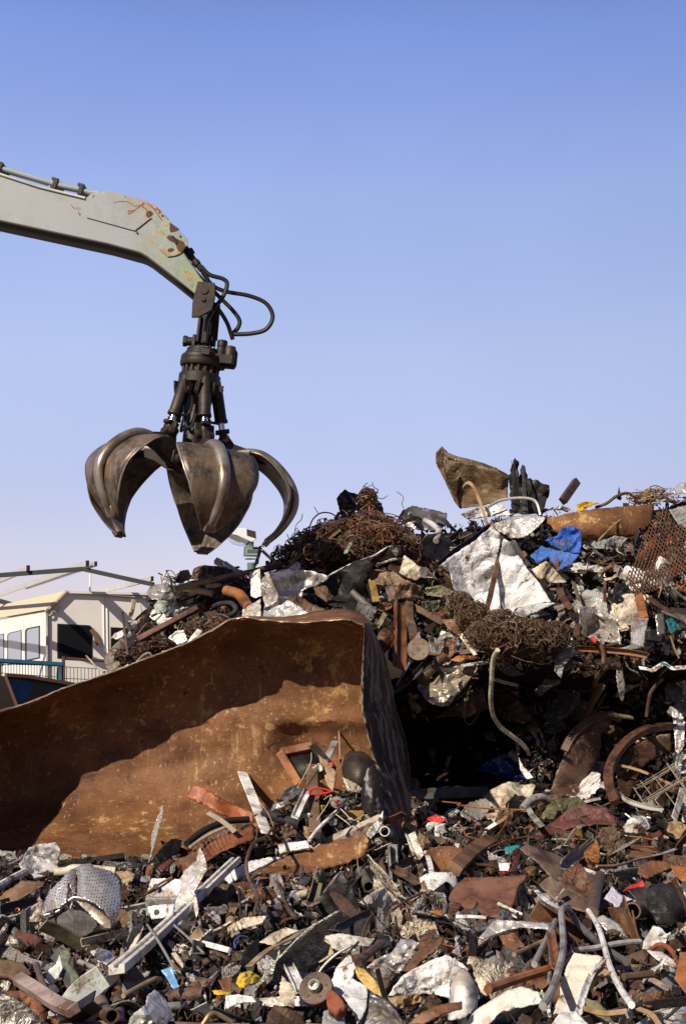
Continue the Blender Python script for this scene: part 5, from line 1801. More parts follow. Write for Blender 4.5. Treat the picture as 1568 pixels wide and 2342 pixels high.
S('C', 'silver_strip', 'crumpled silver duct strip hanging beside the large rusty ring', 'silver', METAL, [(1430, 770), (1470, 770), (1500, 805), (1535, 850), (1560, 900), (1550, 1130), (1500, 1225), (1470, 1180), (1455, 950)], o=1.0, amp=.9, lm='hanging silver strip')
S('C', 'silver_strip', 'dull lower end of a silver strip hanging over the wire grate', 'grey', METAL, [(1480, 1220), (1540, 1212), (1530, 1320), (1520, 1400), (1490, 1395), (1460, 1340)], o=.95, amp=.9)
S('C', 'silver_strip', 'folded silver strip hanging in the face above the curved flange', 'steel', METAL, [(915, 385), (972, 358), (985, 460), (1000, 560), (985, 705), (965, 715), (940, 640), (920, 520)], o=.9, amp=.8, lm='folded silver strip')
for i, (p, w) in enumerate((([(600, 905), (690, 740), (790, 555)], 50), ([(640, 770), (690, 660), (740, 560)], 26), ([(715, 830), (770, 730), (822, 640)], 22))):
    B('C', 'rusty_bar', 'brown bar slanting up out of the hollow, %s of three' % ('thickest', 'middle', 'thinnest')[i], 'brown', RUST, p, w, 'angle', o=.75)
B('C', 'bent_pipe', 'brown pipe bent like an elbow above the slanting bars', 'brown', RUST, [(710, 570), (735, 500), (790, 425), (860, 388), (935, 368)], 48, 'tube', o=.9, lm='elbow pipe')
B('C', 'bent_rod', 'rusty rod with a bend standing in the face above the large ring', 'brown', RUST, [(1200, 855), (1215, 740), (1235, 640), (1290, 560), (1350, 505)], 34, 'tube', o=.9, lm='bent standing rod')
B('C', 'short_pipe', 'short grey brown pipe with a pale open end on the curved flange', 'olive', RUST, [(840, 830), (950, 850), (1072, 868)], 40, 'pipe', o=1.05, lm='short pipe on the flange')
S('C', 'white_flap', 'pale creased flap hanging below the lower wire mat', 'grey', PAINT, [(350, 300), (400, 240), (450, 205), (530, 208), (530, 275), (430, 372), (402, 500), (335, 430)], o=.75, amp=.6, lm='pale creased flap')
S('C', 'grey_scrap', 'grey triangular sheet below the pale creased flap', 'grey', METAL, [(150, 620), (215, 540), (285, 480), (400, 505), (395, 540), (300, 592), (200, 662)], o=.7, amp=.7)
B('C', 'wavy_strip', 'wavy white strip with a blue band sticking out of the face', 'white', PAINT, [(1130, 400), (1200, 410), (1250, 425), (1300, 395), (1370, 362), (1430, 402), (1500, 400), (1590, 395)], 50, 'flat', o=1.0, roll=.6, lm='wavy white strip')
B('C', 'blue_band', 'bright blue band', 'teal', PAINT, [(1345, 372), (1372, 360), (1405, 385)], 54, 'flat', o=1.02, roll=.6, parent=bpy.data.objects['wavy_strip'])
B('C', 'grey_elbow', 'thick pale grey elbow pipe lying at the foot of the face', 'lilac', PAINT, [(45, 1720), (90, 1660), (150, 1625), (220, 1612), (290, 1640)], 75, 'tube', o=.8, lm='pale grey elbow')
B('C', 'white_strip', 'pale strip leaning below the pale grey elbow', 'grey', PAINT, [(90, 1710), (140, 1790), (225, 1885)], 55, 'flat', o=.8)
S('C', 'maroon_sheet', 'long crumpled maroon sheet at the foot of the face', 'maroon', PAINT, [(90, 1990), (250, 1890), (400, 1780), (540, 1690), (660, 1680), (830, 1710), (900, 1790), (922, 1880), (760, 1862), (520, 1892), (330, 1962), (200, 2002)], o=.5, amp=1.1, folds=9, lm='maroon sheet', sharp=40)
S('C', 'brown_sheet', 'brown leaf shaped sheet behind the crumpled maroon sheet', 'olive', RUST, [(200, 1812), (280, 1680), (350, 1560), (420, 1620), (560, 1602), (652, 1682), (480, 1752), (330, 1822)], o=.55, amp=.7)
B('C', 'zigzag_strip', 'thin silver zigzag strip lying below the large rusty ring', 'silver', METAL, [(750, 1490), (870, 1530), (950, 1590), (1040, 1650), (1200, 1700), (1345, 1720)], 36, 'angle', o=.75)
S('C', 'white_box', 'crushed white box beside the crumpled maroon sheet', 'white', PAINT, [(980, 1890), (1020, 1830), (1090, 1780), (1190, 1790), (1242, 1880), (1222, 1972), (1100, 1950), (1000, 1940)], o=.6, amp=.9, folds=8, lm='crushed white box', bulge=.12)
B('C', 'white_strip', 'white strip standing at the frame edge below the wire grate', 'white', PAINT, [(1530, 1555), (1492, 1700), (1455, 1815)], 70, 'flat', o=.7)
S('C', 'tan_scrap', 'tan crumpled sheet at the frame edge below the white strip', 'tan', MATTE, [(1350, 1850), (1480, 1830), (1590, 1880), (1500, 2000), (1360, 1992)], o=.5, amp=1.2)

# ---- scrap that lies in the mouth of the tank -----------------------------------
B('A', 'wood_plank', 'long white painted plank leaning up out of the scrap inside the tank', 'white', PAINT, [(165, 1040), (200, 1145), (262, 1295), (355, 1530)], 68, 'flat', o=.45, o2=.35, roll=.3, lm='long white plank', sm=3)
S('6', 'orange_sheet', 'orange rust coloured bent sheet leaning on the inner tank wall', (.34, .10, .03, 1), RUST, [(1172, 745), (1210, 670), (1290, 690), (1400, 762), (1475, 800), (1590, 840), (1590, 905), (1480, 890), (1380, 850), (1290, 800)], o=.35, amp=.45, th=.012, lm='orange bent sheet')
S('6', 'rust_trough', 'orange brown torn plate in front of the bicycle wheel', (.22, .075, .03, 1), RUST, [(1082, 1150), (1180, 1110), (1250, 1062), (1400, 985), (1590, 930), (1590, 1010), (1400, 1085), (1300, 1150), (1200, 1215), (1120, 1225)], o=.4, amp=.45, th=.012, lm='orange brown torn plate')
ty = B('6', 'bicycle_wheel', 'half buried bicycle wheel with black tyre and pale rim inside the tank', 'black', MATTE, [(1170, 1040), (1205, 1010), (1262, 965), (1350, 920), (1440, 893), (1560, 885)], 42, 'tube', o=.55, lm='bicycle wheel')
B('6', 'wheel_rim', None, 'cream', METAL, [(1190, 1060), (1230, 1030), (1300, 985), (1400, 940), (1460, 922)], 18, 'box', o=.58, parent=ty)
for i in range(9):
    t = i / 8
    x, y = lerp(1215, 1440, t), lerp(1040, 935, t) - 14 * math.sin(math.pi * t)
    B('6', 'spoke', None, 'steel', METAL, [(x, y), (x + 42 - 20 * t, y + 66 + 14 * math.sin(i * 5.3))], 2.6, 'tube', o=.57, parent=ty)
B('6', 'pale_strip', 'pale bent strip lying over the bicycle wheel', 'cream', METAL, [(1302, 842), (1370, 880), (1425, 920), (1475, 962)], 32, 'flat', o=.68)
fm = empty('picture_frame', at(*fr('A', [(600, 1190)])[0], DI(*fr('A', [(600, 1190)])[0]) - .3))
tag(fm, 'square rusty cabinet frame with black inside propped up in the tank scrap', 'frame')
FPx = fr('A', [(445, 985), (660, 942), (800, 1100), (575, 1200)])
fyy = fm.location.y
for i in range(4):
    a, b = FPx[i], FPx[(i + 1) % 4]
    ya = lambda p: fyy + .25 * (1090 + 0 - 0) * 0 + (1760 - p[1]) * .004
    m = MB().sweep([at(*a, ya(a)), at(*b, ya(b))], prof('box', .07), roll=.3)
    o = m.build('frame_rail', RUST, None, C['orange'] if i != 1 else C['charcoal'], 40)
    bev(o, .004, 1)
    adopt(o, fm)
for kx, nm, dy in ((.80, 'back_sheet', .06), (.62, 'inner_lip', .045)):
    cc = Vector((sum(p[0] for p in FPx) / 4, sum(p[1] for p in FPx) / 4))
    q = [tuple(cc + (Vector(p) - cc) * kx) for p in FPx]
    v = [at(*p, ya(p) + dy) for p in q]
    o = solid(mk(nm, v, [(0, 1, 2, 3)], GRIME, None, C['black' if nm == 'back_sheet' else 'charcoal'], 30), .01, 0)
    adopt(o, fm)
land(FPx, 'rusty cabinet frame')
B('A', 'wood_post', 'brown square post standing in front of the cabinet frame', (.19, .12, .08, 1), RUST, [(655, 1080), (665, 1300), (680, 1540)], 75, 'box', o=.6, o2=.45, lm='brown square post')
S('A', 'wood_board', 'weathered brown board leaning behind the brown square post', 'tan', PAINT, [(700, 1000), (760, 1040), (825, 1120), (800, 1255), (760, 1200), (725, 1100)], o=.5, amp=.25, th=.02)
B('A', 'pale_strip', 'pale grey slat sticking up above the cabinet frame', 'grey', PAINT, [(815, 905), (745, 1045)], 50, 'flat', o=.55)
B('A', 'thin_stick', 'thin brown stick standing against the inner tank wall', 'tan', RUST, [(835, 735), (845, 900), (852, 1060)], 15, 'tube', o=.35)
S('A', 'car_muffler', 'dark rounded car muffler at the folded end of the tank', (.07, .05, .042, 1), GRIME, [(870, 1095), (890, 1010), (920, 980), (1010, 990), (1078, 1050), (1070, 1190), (1000, 1230), (920, 1200), (880, 1150)], o=.45, amp=.35, bulge=.2, th=.03, lm='dark muffler', sharp=60)
B('A', 'red_wire', 'bright red wire handle on the brown square post', 'red', SHINY, [(640, 1265), (650, 1235), (700, 1222), (785, 1245), (720, 1262), (650, 1265)], 14, 'tube', o=.75, lm='red wire handle')
S('A', 'red_scrap', 'small red chip beside the pale grey slat', 'red', PAINT, [(768, 1055), (798, 1048), (800, 1085), (775, 1090)], o=.6, amp=.4)
B('A', 'white_strip', 'bent white strip leaning on the brown square post', 'white', PAINT, [(632, 1235), (590, 1320), (545, 1420)], 55, 'channel', o=.7)
vk = disc('A', 'valve_knob', 'pale round valve with a red centre cap inside the tank', 'steel', METAL, (825, 1320), 40, .05, (-8, 12), (), o=.75, hub=.62, lm='red centred valve')
p2 = fr('A', [(822, 1312)])[0]
o = MB().lathe([(.0, 0), (.016, 0), (.016, .02), (.008, .026)], 14, Matrix.Translation(at(*p2, DI(*p2) - .86)) @ Matrix.Rotation(R(90), 4, 'X')).build('cap', SHINY, None, C['red'])
adopt(o, vk)
o.rotation_euler = (-vk.rotation_euler.x, 0, 0)
o.matrix_parent_inverse = Matrix()
bpy.context.view_layer.update()
o.location = vk.matrix_world.inverted() @ at(*p2, DI(*p2) - .86)
o.rotation_euler = vk.matrix_world.to_3x3().inverted().to_euler()
S('A', 'ochre_sheet', 'dull yellow sheet corner behind the red centred valve', 'ochre', PAINT, [(890, 1390), (1000, 1320), (1020, 1380), (990, 1440), (930, 1420)], o=.4, amp=.6)
S('A', 'curled_sheet', 'curled grey lilac panel against the folded end of the tank', 'lilac', TANKOUT, [(1080, 1060), (1035, 1090), (1000, 1200), (988, 1290), (1000, 1370), (1060, 1432), (1100, 1482), (1135, 1440), (1130, 1250), (1110, 1120)], o=.6, amp=.3, bulge=.1, lean=.1, lm='curled lilac panel')
S('A', 'white_scrap', 'white crumpled scrap hanging below the curled lilac panel', 'white', PAINT, [(1030, 1535), (1050, 1490), (1095, 1450), (1140, 1372), (1140, 1440), (1115, 1500), (1055, 1570)], o=.75, amp=.8, lm='hanging white scrap')
B('A', 'white_tube', 'bent white tube in the scrap below the red centred valve', 'white', PAINT, [(640, 1575), (700, 1500), (760, 1440), (830, 1378)], 26, 'tube', o=.7)
for i, (p, cc, mt, lb) in enumerate((([(380, 1380), (400, 1330), (470, 1310), (560, 1240), (570, 1300), (480, 1350)], 'grey', METAL, 'grey crumpled fitting at the foot of the white plank'), ([(430, 1310), (480, 1230), (560, 1200), (600, 1240), (520, 1300)], 'dkgrey', GRIME, 'dark ribbed scrap below the cabinet frame'),
                                     ([(865, 1150), (930, 1180), (1000, 1225), (985, 1260), (900, 1240)], 'cream', PAINT, 'dirty cream rim under the dark muffler'), ([(850, 1270), (940, 1250), (960, 1310), (900, 1350), (860, 1330)], 'charcoal', GRIME, 'black hollow pot beside the red centred valve'),
                                     ([(690, 1060), (720, 1050), (735, 1100), (690, 1120), (660, 1085)], 'cream', PAINT, 'cream knuckle joint on top of the brown square post'), ([(600, 1480), (640, 1490), (640, 1568), (610, 1550)], 'tan', RUST, 'tan wedge at the foot of the brown square post'),
                                     ([(450, 1490), (500, 1450), (560, 1520), (480, 1568)], 'brown', RUST, 'brown box corner at the foot of the white plank'), ([(720, 1340), (755, 1335), (750, 1380), (725, 1385)], 'yellow', PAINT, 'small yellow clip beside the red centred valve'),
                                     ([(560, 1400), (650, 1390), (650, 1420), (580, 1425)], 'mint', METAL, 'shiny pale green tray under the bent white strip'), ([(760, 1440), (830, 1430), (825, 1470), (790, 1480)], 'silver', METAL, 'shiny silver chip below the red centred valve'))):
    S('A', 'torn_scrap', lb, cc, mt, p, o=.62, amp=1.1)
for i, p in enumerate(([(655, 985), (650, 1050), (600, 1150), (560, 1220)], [(780, 1290), (860, 1370), (940, 1440), (1010, 1400)], [(820, 1400), (900, 1460), (960, 1520)], [(300, 1310), (360, 1390), (400, 1480)], [(740, 1300), (790, 1270), (760, 1340), (690, 1440)])):
    B('A', 'loose_wire', 'thin pale wire trailing through the scrap in the tank, %s' % ('by the cabinet frame', 'below the valve', 'lowest of them', 'over the white plank', 'beside the valve')[i], 'cream', RUST, p, 6, 'tube', o=.8)

# ---- foreground, left ------------------------------------------------------------
S('D', 'paper_sheet', 'crumpled pale grey sheet lying against the lower corner of the tank', (.55, .55, .56, 1), PAINT, [(130, 290), (170, 240), (200, 180), (290, 155), (380, 145), (415, 200), (392, 340), (300, 380), (240, 392), (170, 372)], o=.5, amp=1.3, folds=12, fine=8, lm='crumpled pale grey sheet')
B('D', 'white_pipe', 'white pipe slanting down at the frame edge below the crumpled pale sheet', 'white', PAINT, [(-40, 465), (60, 405), (175, 345)], 50, 'tube', o=.5, lm='white pipe at the frame edge')
B('D', 'white_pipe', 'dirty white pipe lying behind the crushed washing machine drum', 'cream', PAINT, [(370, 350), (450, 345), (530, 325), (790, 345)], 60, 'tube', o=.35)
S('D', 'rust_sheet', 'smooth brown sheet lying below the crumpled pale sheet', (.20, .11, .06, 1), RUST, [(-20, 515), (80, 460), (150, 410), (310, 415), (300, 440), (200, 500), (100, 560), (-20, 560)], o=.4, amp=.25, lm='smooth brown sheet')
# crushed washing machine drum
dc = fr('D', [(560, 800)])[0]
drum = empty('washing_drum', at(*dc, DI(*dc) - .3))
tag(drum, 'crushed silver washing machine drum with punched holes below the tank', 'washing drum')
DY = drum.location.y - .05
dcx, dcy = fr('D', [(590, 520)])[0]


def dome(px, py):
    r2 = ((px - dcx) / 95) ** 2 + ((py - dcy) / 95) ** 2
    return -.26 * math.sqrt(max(0, 1.15 - min(r2, 1.15))) + .10 * math.exp(-(((px - dcx + 22) / 9) ** 2)) * smooth(2110, 2030, py)


S('D', 'shell', None, (.62, .62, .65, 1), PERF, [(280, 650), (300, 570), (335, 485), (400, 420), (480, 335), (560, 300), (620, 288), (650, 320), (760, 342), (812, 390), (832, 460), (830, 560), (818, 645), (770, 700), (720, 620), (640, 560), (560, 525), (505, 500), (470, 420), (455, 560), (400, 600)],
  Y=DY + .25, o=.1, amp=.35, lean=.75, yaw=0, curl=dome, parent=drum, res=5, th=.004, sharp=40)
S('D', 'shell_dent', 'shiny inward dent with bright edge', (.66, .65, .64, 1), METAL, [(420, 470), (468, 405), (500, 440), (505, 505), (540, 530), (500, 555), (470, 560), (440, 580), (380, 600), (300, 640), (310, 590)], Y=DY + .2, o=.22, amp=.7, lean=.6, parent=drum, th=.004)
S('D', 'end_plate', 'dark grey drum bottom', (.06, .056, .054, 1), GRIME, [(285, 655), (380, 640), (470, 605), (560, 610), (640, 660), (672, 705), (640, 760), (570, 800), (500, 815), (420, 805), (350, 760), (310, 710)], Y=DY + .02, o=.14, amp=.1, lean=.35, parent=drum, th=.006, sharp=50)
S('D', 'side_plate', 'dull grey inner side', (.20, .18, .17, 1), METAL, [(520, 545), (600, 560), (690, 620), (760, 680), (765, 735), (720, 738), (660, 690), (590, 620)], Y=DY + .06, o=.22, amp=.15, lean=.5, parent=drum)
B('D', 'rim', None, 'silver', METAL, [(300, 645), (400, 615), (500, 525), (600, 545), (700, 600), (770, 690), (745, 740)], 15, 'tube', Y=DY + .1, o=.2, parent=drum)
B('D', 'lower_rim', None, 'dkgrey', METAL, [(290, 660), (340, 765), (430, 815), (540, 815), (640, 770), (740, 745)], 17, 'tube', Y=DY + .06, o=.1, parent=drum)
land(fr('D', [(560, 560)]), 'washing machine drum')
S('D', 'crusted_scrap', 'crusty cream and brown wedge at the frame edge beside the drum', 'cream', PAINT, [(5, 712), (100, 650), (190, 600), (290, 540), (305, 640), (272, 715), (120, 718)], o=.5, amp=.9, fine=9, lm='crusty cream wedge')
tw = B('D', 'steel_channel', 'long white double railed channel slanting across the scrap below the tank', (.70, .67, .63, 1), CLEAN, [(800, 1018), (1000, 850), (1300, 570), (1620, 265)], 84, 'twin', o=1.0, o2=1.25, roll=.15, lm='long white channel', sm=1)
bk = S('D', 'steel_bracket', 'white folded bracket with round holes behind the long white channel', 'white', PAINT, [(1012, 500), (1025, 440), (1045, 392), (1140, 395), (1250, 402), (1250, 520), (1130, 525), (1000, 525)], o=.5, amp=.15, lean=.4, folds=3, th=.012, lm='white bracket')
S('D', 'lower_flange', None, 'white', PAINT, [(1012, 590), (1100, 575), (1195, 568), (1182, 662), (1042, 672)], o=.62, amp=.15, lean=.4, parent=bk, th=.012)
S('D', 'web', 'grey web', 'grey', PAINT, [(1000, 525), (1130, 525), (1215, 522), (1195, 575), (1040, 588), (1000, 590)], o=.5, amp=.2, lean=-.3, parent=bk, th=.012)
for x, y, oo in ((1068, 448, .60), (1075, 626, .70), (1045, 568, .58)):
    q = fr('D', [(x, y)])[0]
    o = MB().lathe([(.016, 0), (.016, .006)], 12, Matrix.Translation(at(*q, DI(*q) - oo)) @ Matrix.Rotation(R(70), 4, 'X')).build('bolt_hole', GASKET)
    adopt(o, bk)
S('D', 'foil_scrap', 'tall shiny white foil crumpled over the long white channel', (.86, .84, .82, 1), METAL, [(1240, 400), (1265, 340), (1300, 310), (1350, 270), (1362, 200), (1375, 180), (1400, 240), (1425, 330), (1380, 402), (1335, 480), (1365, 600), (1330, 740), (1290, 755), (1200, 705), (1200, 560), (1235, 480)], o=.95, amp=1.5, folds=13, fine=9, lean=.5, lm='tall white foil', res=4)
B('D', 'white_rod', 'short bright white square rod pointing at the frame middle', 'white', PAINT, [(1322, 822), (1440, 852), (1575, 888)], 36, 'box', o=.55, lm='short white rod')
B('D', 'cream_channel', 'cream channel lying under the washing machine drum', 'cream', PAINT, [(565, 835), (700, 805), (850, 765), (990, 715)], 55, 'channel', o=.55, lm='cream channel', sm=1)
for i, (p, w) in enumerate((([(1005, 705), (1090, 830), (1190, 1005)], 18), ([(1195, 715), (1290, 800), (1395, 905)], 16))):
    B('D', 'thin_pipe', ('thin grey pipe crossing under the long white channel', 'thin grey pipe below the tall white foil')[i], 'steel', METAL, p, w, 'tube', o=.6)
S('D', 'green_strip', 'bent grey green bracket strip below the washing machine drum', 'green', PAINT, [(415, 890), (470, 880), (490, 920), (470, 980), (540, 1060), (530, 1160), (490, 1240), (450, 1225), (490, 1120), (480, 1060), (425, 990)], o=.6, amp=.6, lm='grey green bracket', th=.01)
S('D', 'white_cloth', 'dirty white cloth bundle beside the grey green bracket', 'white', MATTE, [(305, 1090), (340, 1020), (385, 985), (410, 920), (432, 1000), (400, 1080), (350, 1125)], o=.6, amp=1.2, lm='dirty white cloth')
S('D', 'foil_scrap', 'crinkled white foil ball below the washing machine drum', 'silver', METAL, [(620, 895), (680, 870), (750, 890), (790, 940), (740, 985), (680, 970)], o=.55, amp=1.7, folds=13, fine=9)
B('D', 'pink_bar', 'pinkish grey weathered wooden bar lying at the lower frame corner', 'pink', PAINT, [(125, 1080), (260, 1165), (390, 1250), (505, 1300)], 88, 'box', o=.75, lm='pinkish wooden bar', roll=.5)
S('D', 'rust_lump', 'big crumpled orange brown rusty sheet at the lower frame corner', (.20, .085, .04, 1), RUST, [(-20, 1190), (70, 1165), (160, 1170), (270, 1232), (330, 1330), (290, 1420), (-20, 1420)], o=.7, amp=1.4, folds=12, fine=7, lm='orange brown corner heap')
S('D', 'wood_board', 'flat brown wooden board at the frame edge above the pinkish bar', (.16, .10, .06, 1), PAINT, [(-20, 965), (80, 970), (150, 990), (212, 1065), (150, 1100), (-20, 1062)], o=.55, amp=.2, th=.03, lm='flat brown board')
B('D', 'brown_pipe', 'short brown pipe standing beside the flat brown board', 'brown', RUST, [(250, 985), (280, 1080), (315, 1165)], 44, 'pipe', o=.75)
S('D', 'grey_sheet', 'torn dark grey sheet with jagged edge below the long white channel', (.22, .21, .20, 1), PAINT, [(840, 1180), (850, 1080), (890, 1010), (945, 990), (968, 1042), (1032, 1030), (985, 1100), (945, 1150), (880, 1175)], o=.6, amp=.4, lm='torn grey sheet', jag=.6)
S('D', 'foil_bag', 'big shiny crumpled silver bag at the bottom of the picture', (.80, .80, .82, 1), METAL, [(870, 1420), (900, 1345), (935, 1310), (1000, 1262), (1010, 1200), (1060, 1160), (1130, 1222), (1172, 1300), (1205, 1420)], o=.75, amp=1.5, folds=12, fine=7, bulge=.12, lm='shiny silver bag')
S('D', 'drink_carton', 'blue and white crushed carton below the thin grey pipe', 'sky', SHINY, [(1105, 1025), (1180, 1000), (1205, 1080), (1232, 1140), (1190, 1155), (1150, 1085)], o=.6, amp=.6, lm='blue and white carton')
S('D', 'white_flap', None, 'white', MATTE, [(1110, 1025), (1170, 1005), (1190, 1045), (1140, 1060)], o=.66, amp=.4, parent=bpy.data.objects['drink_carton'])
S('D', 'yellow_scrap', 'bright yellow chip beside the short brown pipe', 'yellow', SHINY, [(315, 1140), (345, 1160), (352, 1190), (330, 1185)], o=.7, amp=.5)
B('D', 'red_ring', 'tiny red can ring at the frame edge beside the crusty wedge', 'red', SHINY, [(108, 615), (112, 600), (130, 600), (132, 618), (118, 622)], 9, 'tube', o=.6)
for i, (p, w) in enumerate((([(545, 965), (640, 1005), (705, 1040)], 36), ([(560, 1075), (650, 1100)], 34), ([(690, 1240), (720, 1310), (770, 1340)], 95), ([(610, 1030), (690, 1075)], 32))):
    B('D', 'pipe_piece', ('grey brown open pipe below the drum, uppermost of a cluster', 'short dark pipe end beside the grey green bracket', 'wide brown pipe stub near the bottom edge', 'middle pipe of the cluster below the drum')[i], ('steel', 'dkgrey', 'brown', 'tan')[i], (METAL, GRIME, RUST, RUST)[i], p, w, 'pipe', o=.65)
B('D', 'cream_rail', 'long cream wavy moulding beside the short white rod', 'cream', PAINT, [(1320, 745), (1400, 768), (1480, 765), (1590, 705)], 46, 'channel', o=.6, lm='cream wavy moulding')
B('D', 'tan_pipe', 'tan stick lying below the torn dark grey sheet', 'tan', RUST, [(845, 1200), (950, 1140), (1060, 1085), (1100, 1085)], 34, 'tube', o=.75)
B('D', 'copper_pipe', 'copper coloured bent tube at the bottom edge', 'tan', METAL, [(1390, 1400), (1440, 1330), (1490, 1325), (1590, 1380)], 34, 'tube', o=.8, lm='copper bent tube')
S('D', 'yellow_foil', 'yellow crumpled foil strip right of the torn grey sheet', 'yellow', SHINY, [(1455, 1165), (1520, 1160), (1590, 1185), (1550, 1200), (1470, 1190)], o=.65, amp=1.5, lm='yellow foil strip')
S('D', 'brown_plate', 'red brown plate corner under the cream moulding', 'rust', RUST, [(1495, 1095), (1590, 1070), (1590, 1180), (1530, 1160)], o=.55, amp=.4)
S('D', 'dark_fender', 'black crumpled rubber under the bicycle wheel', 'black', GRIME, [(1040, 270), (1100, 190), (1180, 120), (1250, 130), (1230, 210), (1170, 250), (1080, 290)], o=.5, amp=1.4)
S('D', 'bent_sheet', 'dark grey bent strip on the tank floor above the white bracket', 'dkgrey', METAL, [(700, 300), (720, 270), (850, 285), (1010, 295), (960, 315), (800, 322)], o=.5, amp=.8)
S('D', 'brown_scrap', 'cream and brown bent corner behind the washing machine drum', 'tan', PAINT, [(790, 345), (860, 340), (930, 360), (900, 430), (840, 455), (835, 400)], o=.4, amp=.9)
S('D', 'red_strip', 'dark red glossy strip above the white bracket', 'maroon', SHINY, [(1080, 320), (1170, 260), (1190, 280), (1110, 350)], o=.55, amp=.6)
S('D', 'cream_sheet', 'cream triangular sheet lying against the long white channel', 'cream', PAINT, [(860, 920), (920, 820), (990, 720), (960, 790), (900, 910)], o=.6, amp=.6)
S('D', 'grey_box', 'pale grey sheet corner under the crushed drum', 'grey', PAINT, [(275, 740), (310, 722), (380, 800), (370, 840), (320, 815)], o=.5, amp=.6)
B('D', 'curved_band', 'long bent brown band beside the drum', 'brown', RUST, [(960, 580), (930, 660), (860, 740), (760, 840)], 22, 'flat', o=.62)

# ---- foreground, middle ----------------------------------------------------------
S('E', 'steel_trough', 'long orange brown torn tank rim lying across below the tank mouth', (.26, .105, .035, 1), TANK, [(150, 372), (350, 262), (560, 190), (760, 130), (930, 80), (965, 130), (930, 232), (800, 292), (560, 362), (330, 420), (180, 412)], o=.5, amp=.35, lean=.15, th=.012, lm='long torn tank rim', yaw=-.1)
S('E', 'white_plank', 'white bent strip lying along the torn tank rim', 'white', PAINT, [(-30, 365), (140, 280), (280, 250), (362, 250), (200, 325), (-20, 450)], o=.62, amp=.4, lm='white bent strip', th=.012)
S('E', 'white_plank', 'flat white board on top of the torn tank rim', 'white', PAINT, [(340, 165), (440, 150), (540, 138), (562, 180), (450, 202), (350, 222)], o=.62, amp=.3, th=.02)
B('E', 'brown_rod', 'bent brown rod standing in front of the white strips', 'brown', RUST, [(305, 40), (250, 110), (170, 150), (122, 280), (140, 400), (200, 520), (178, 630)], 24, 'tube', o=.95, lm='bent brown rod')
P = fr('E', [(160, 392), (200, 368), (250, 368), (310, 385), (360, 470), (385, 560), (420, 620), (465, 670)])
sp = spline([Vector((x, y, 0)) for x, y in P], 14)
m = MB().tube([at(q.x, q.y, DI(q.x, q.y) - .75) for q in sp], .009, 5, radii=[.6 + .9 * (i % 2) for i in range(len(sp))])
tag(m.build('bead_chain', RUST, None, C['brown'], 60), 'thin beaded chain dangling below the torn tank rim', 'chain')
bx = S('E', 'crushed_box', 'crushed dark steel box with torn pale edge in the middle of the scrap', (.035, .032, .034, 1), GRIME, [(560, 585), (640, 512), (700, 440), (780, 342), (830, 430), (880, 540), (915, 632), (860, 690), (760, 760), (650, 742), (622, 640)], o=.5, amp=.6, lean=.3, folds=8, lm='crushed dark box', th=.012)
B('E', 'torn_edge', 'scuffed pale torn edge', 'pink', PAINT, [(560, 582), (610, 560), (640, 515), (690, 455), (730, 395), (780, 345)], 34, 'flat', o=.68, parent=bx, roll=.7, wob=.05)
S('E', 'inner_face', 'brown stained inner face', 'dkrust', GRIME, [(720, 455), (800, 520), (905, 625), (850, 675), (760, 610), (690, 500)], o=.72, amp=.3, parent=bx)
B('E', 'flange', None, 'dkgrey', GRIME, [(745, 735), (860, 680), (985, 620)], 40, 'angle', o=.85, parent=bx)
S('E', 'end_face', None, 'charcoal', GRIME, [(760, 745), (870, 690), (980, 650), (970, 760), (940, 790), (780, 780)], o=.7, amp=.3, parent=bx)
S('E', 'light_scrap', 'pale crumpled sheet beside the crushed dark box', (.60, .58, .54, 1), PAINT, [(890, 560), (950, 510), (1005, 480), (1062, 450), (1100, 510), (1135, 580), (1065, 600), (1075, 660), (1040, 680), (1010, 600)], o=.6, amp=1.3, folds=10, lm='pale crumpled sheet')
B('E', 'green_can', 'dull green open can standing behind the crushed dark box', 'green', PAINT, [(905, 345), (960, 450)], 72, 'pipe', o=.6, lm='dull green can')
B('E', 'angle_bar', 'brown angle bar slanting up behind the dull green can', 'brown', RUST, [(850, 470), (950, 355), (1050, 250)], 42, 'angle', o=.6, sm=1)
S('E', 'rust_bracket', 'brown crumpled bracket hanging beside the angle bar', 'brown', RUST, [(1012, 330), (1050, 252), (1085, 350), (1060, 390), (1010, 450), (1000, 420)], o=.7, amp=.6, th=.012)
for i, p in enumerate(([(1125, 320), (1290, 412)], [(1125, 320), (1285, 258)])):
    B('E', 'steel_angle', 'brown steel angle meeting another in a point, %s' % ('the lower one', 'the upper one')[i], 'brown', RUST, p, 42, 'angle', o=.65)
dish = S('E', 'round_dish', 'round cream basin stained with orange rust inside', (.50, .36, .20, 1), TANK, [(1352, 210), (1380, 190), (1440, 172), (1510, 170), (1600, 185), (1600, 330), (1500, 350), (1382, 370), (1360, 290)], o=.55, amp=.25, bulge=-.1, lm='rust stained basin', sharp=60)
B('E', 'white_rim', None, 'white', PAINT, [(1352, 205), (1368, 250), (1385, 310), (1392, 370)], 34, 'flat', o=.72, parent=dish)
S('E', 'white_fender', 'smooth white rounded panel beside the rust brown flat sheet', 'white', PAINT, [(1310, 390), (1350, 365), (1400, 352), (1530, 350), (1570, 400), (1565, 450), (1480, 470), (1400, 495), (1332, 502)], o=.6, amp=.4, bulge=.08, lm='white rounded panel')
S('G', 'rust_sheet', 'large flat red brown sheet lying in the middle of the scrap', (.21, .10, .065, 1), RUST, [(-10, 560), (50, 512), (250, 510), (485, 498), (425, 560), (400, 640), (382, 690), (335, 790), (190, 782), (0, 772), (-60, 660)], o=.6, amp=.2, lean=1.4, yaw=0, th=.012, lm='large red brown sheet')
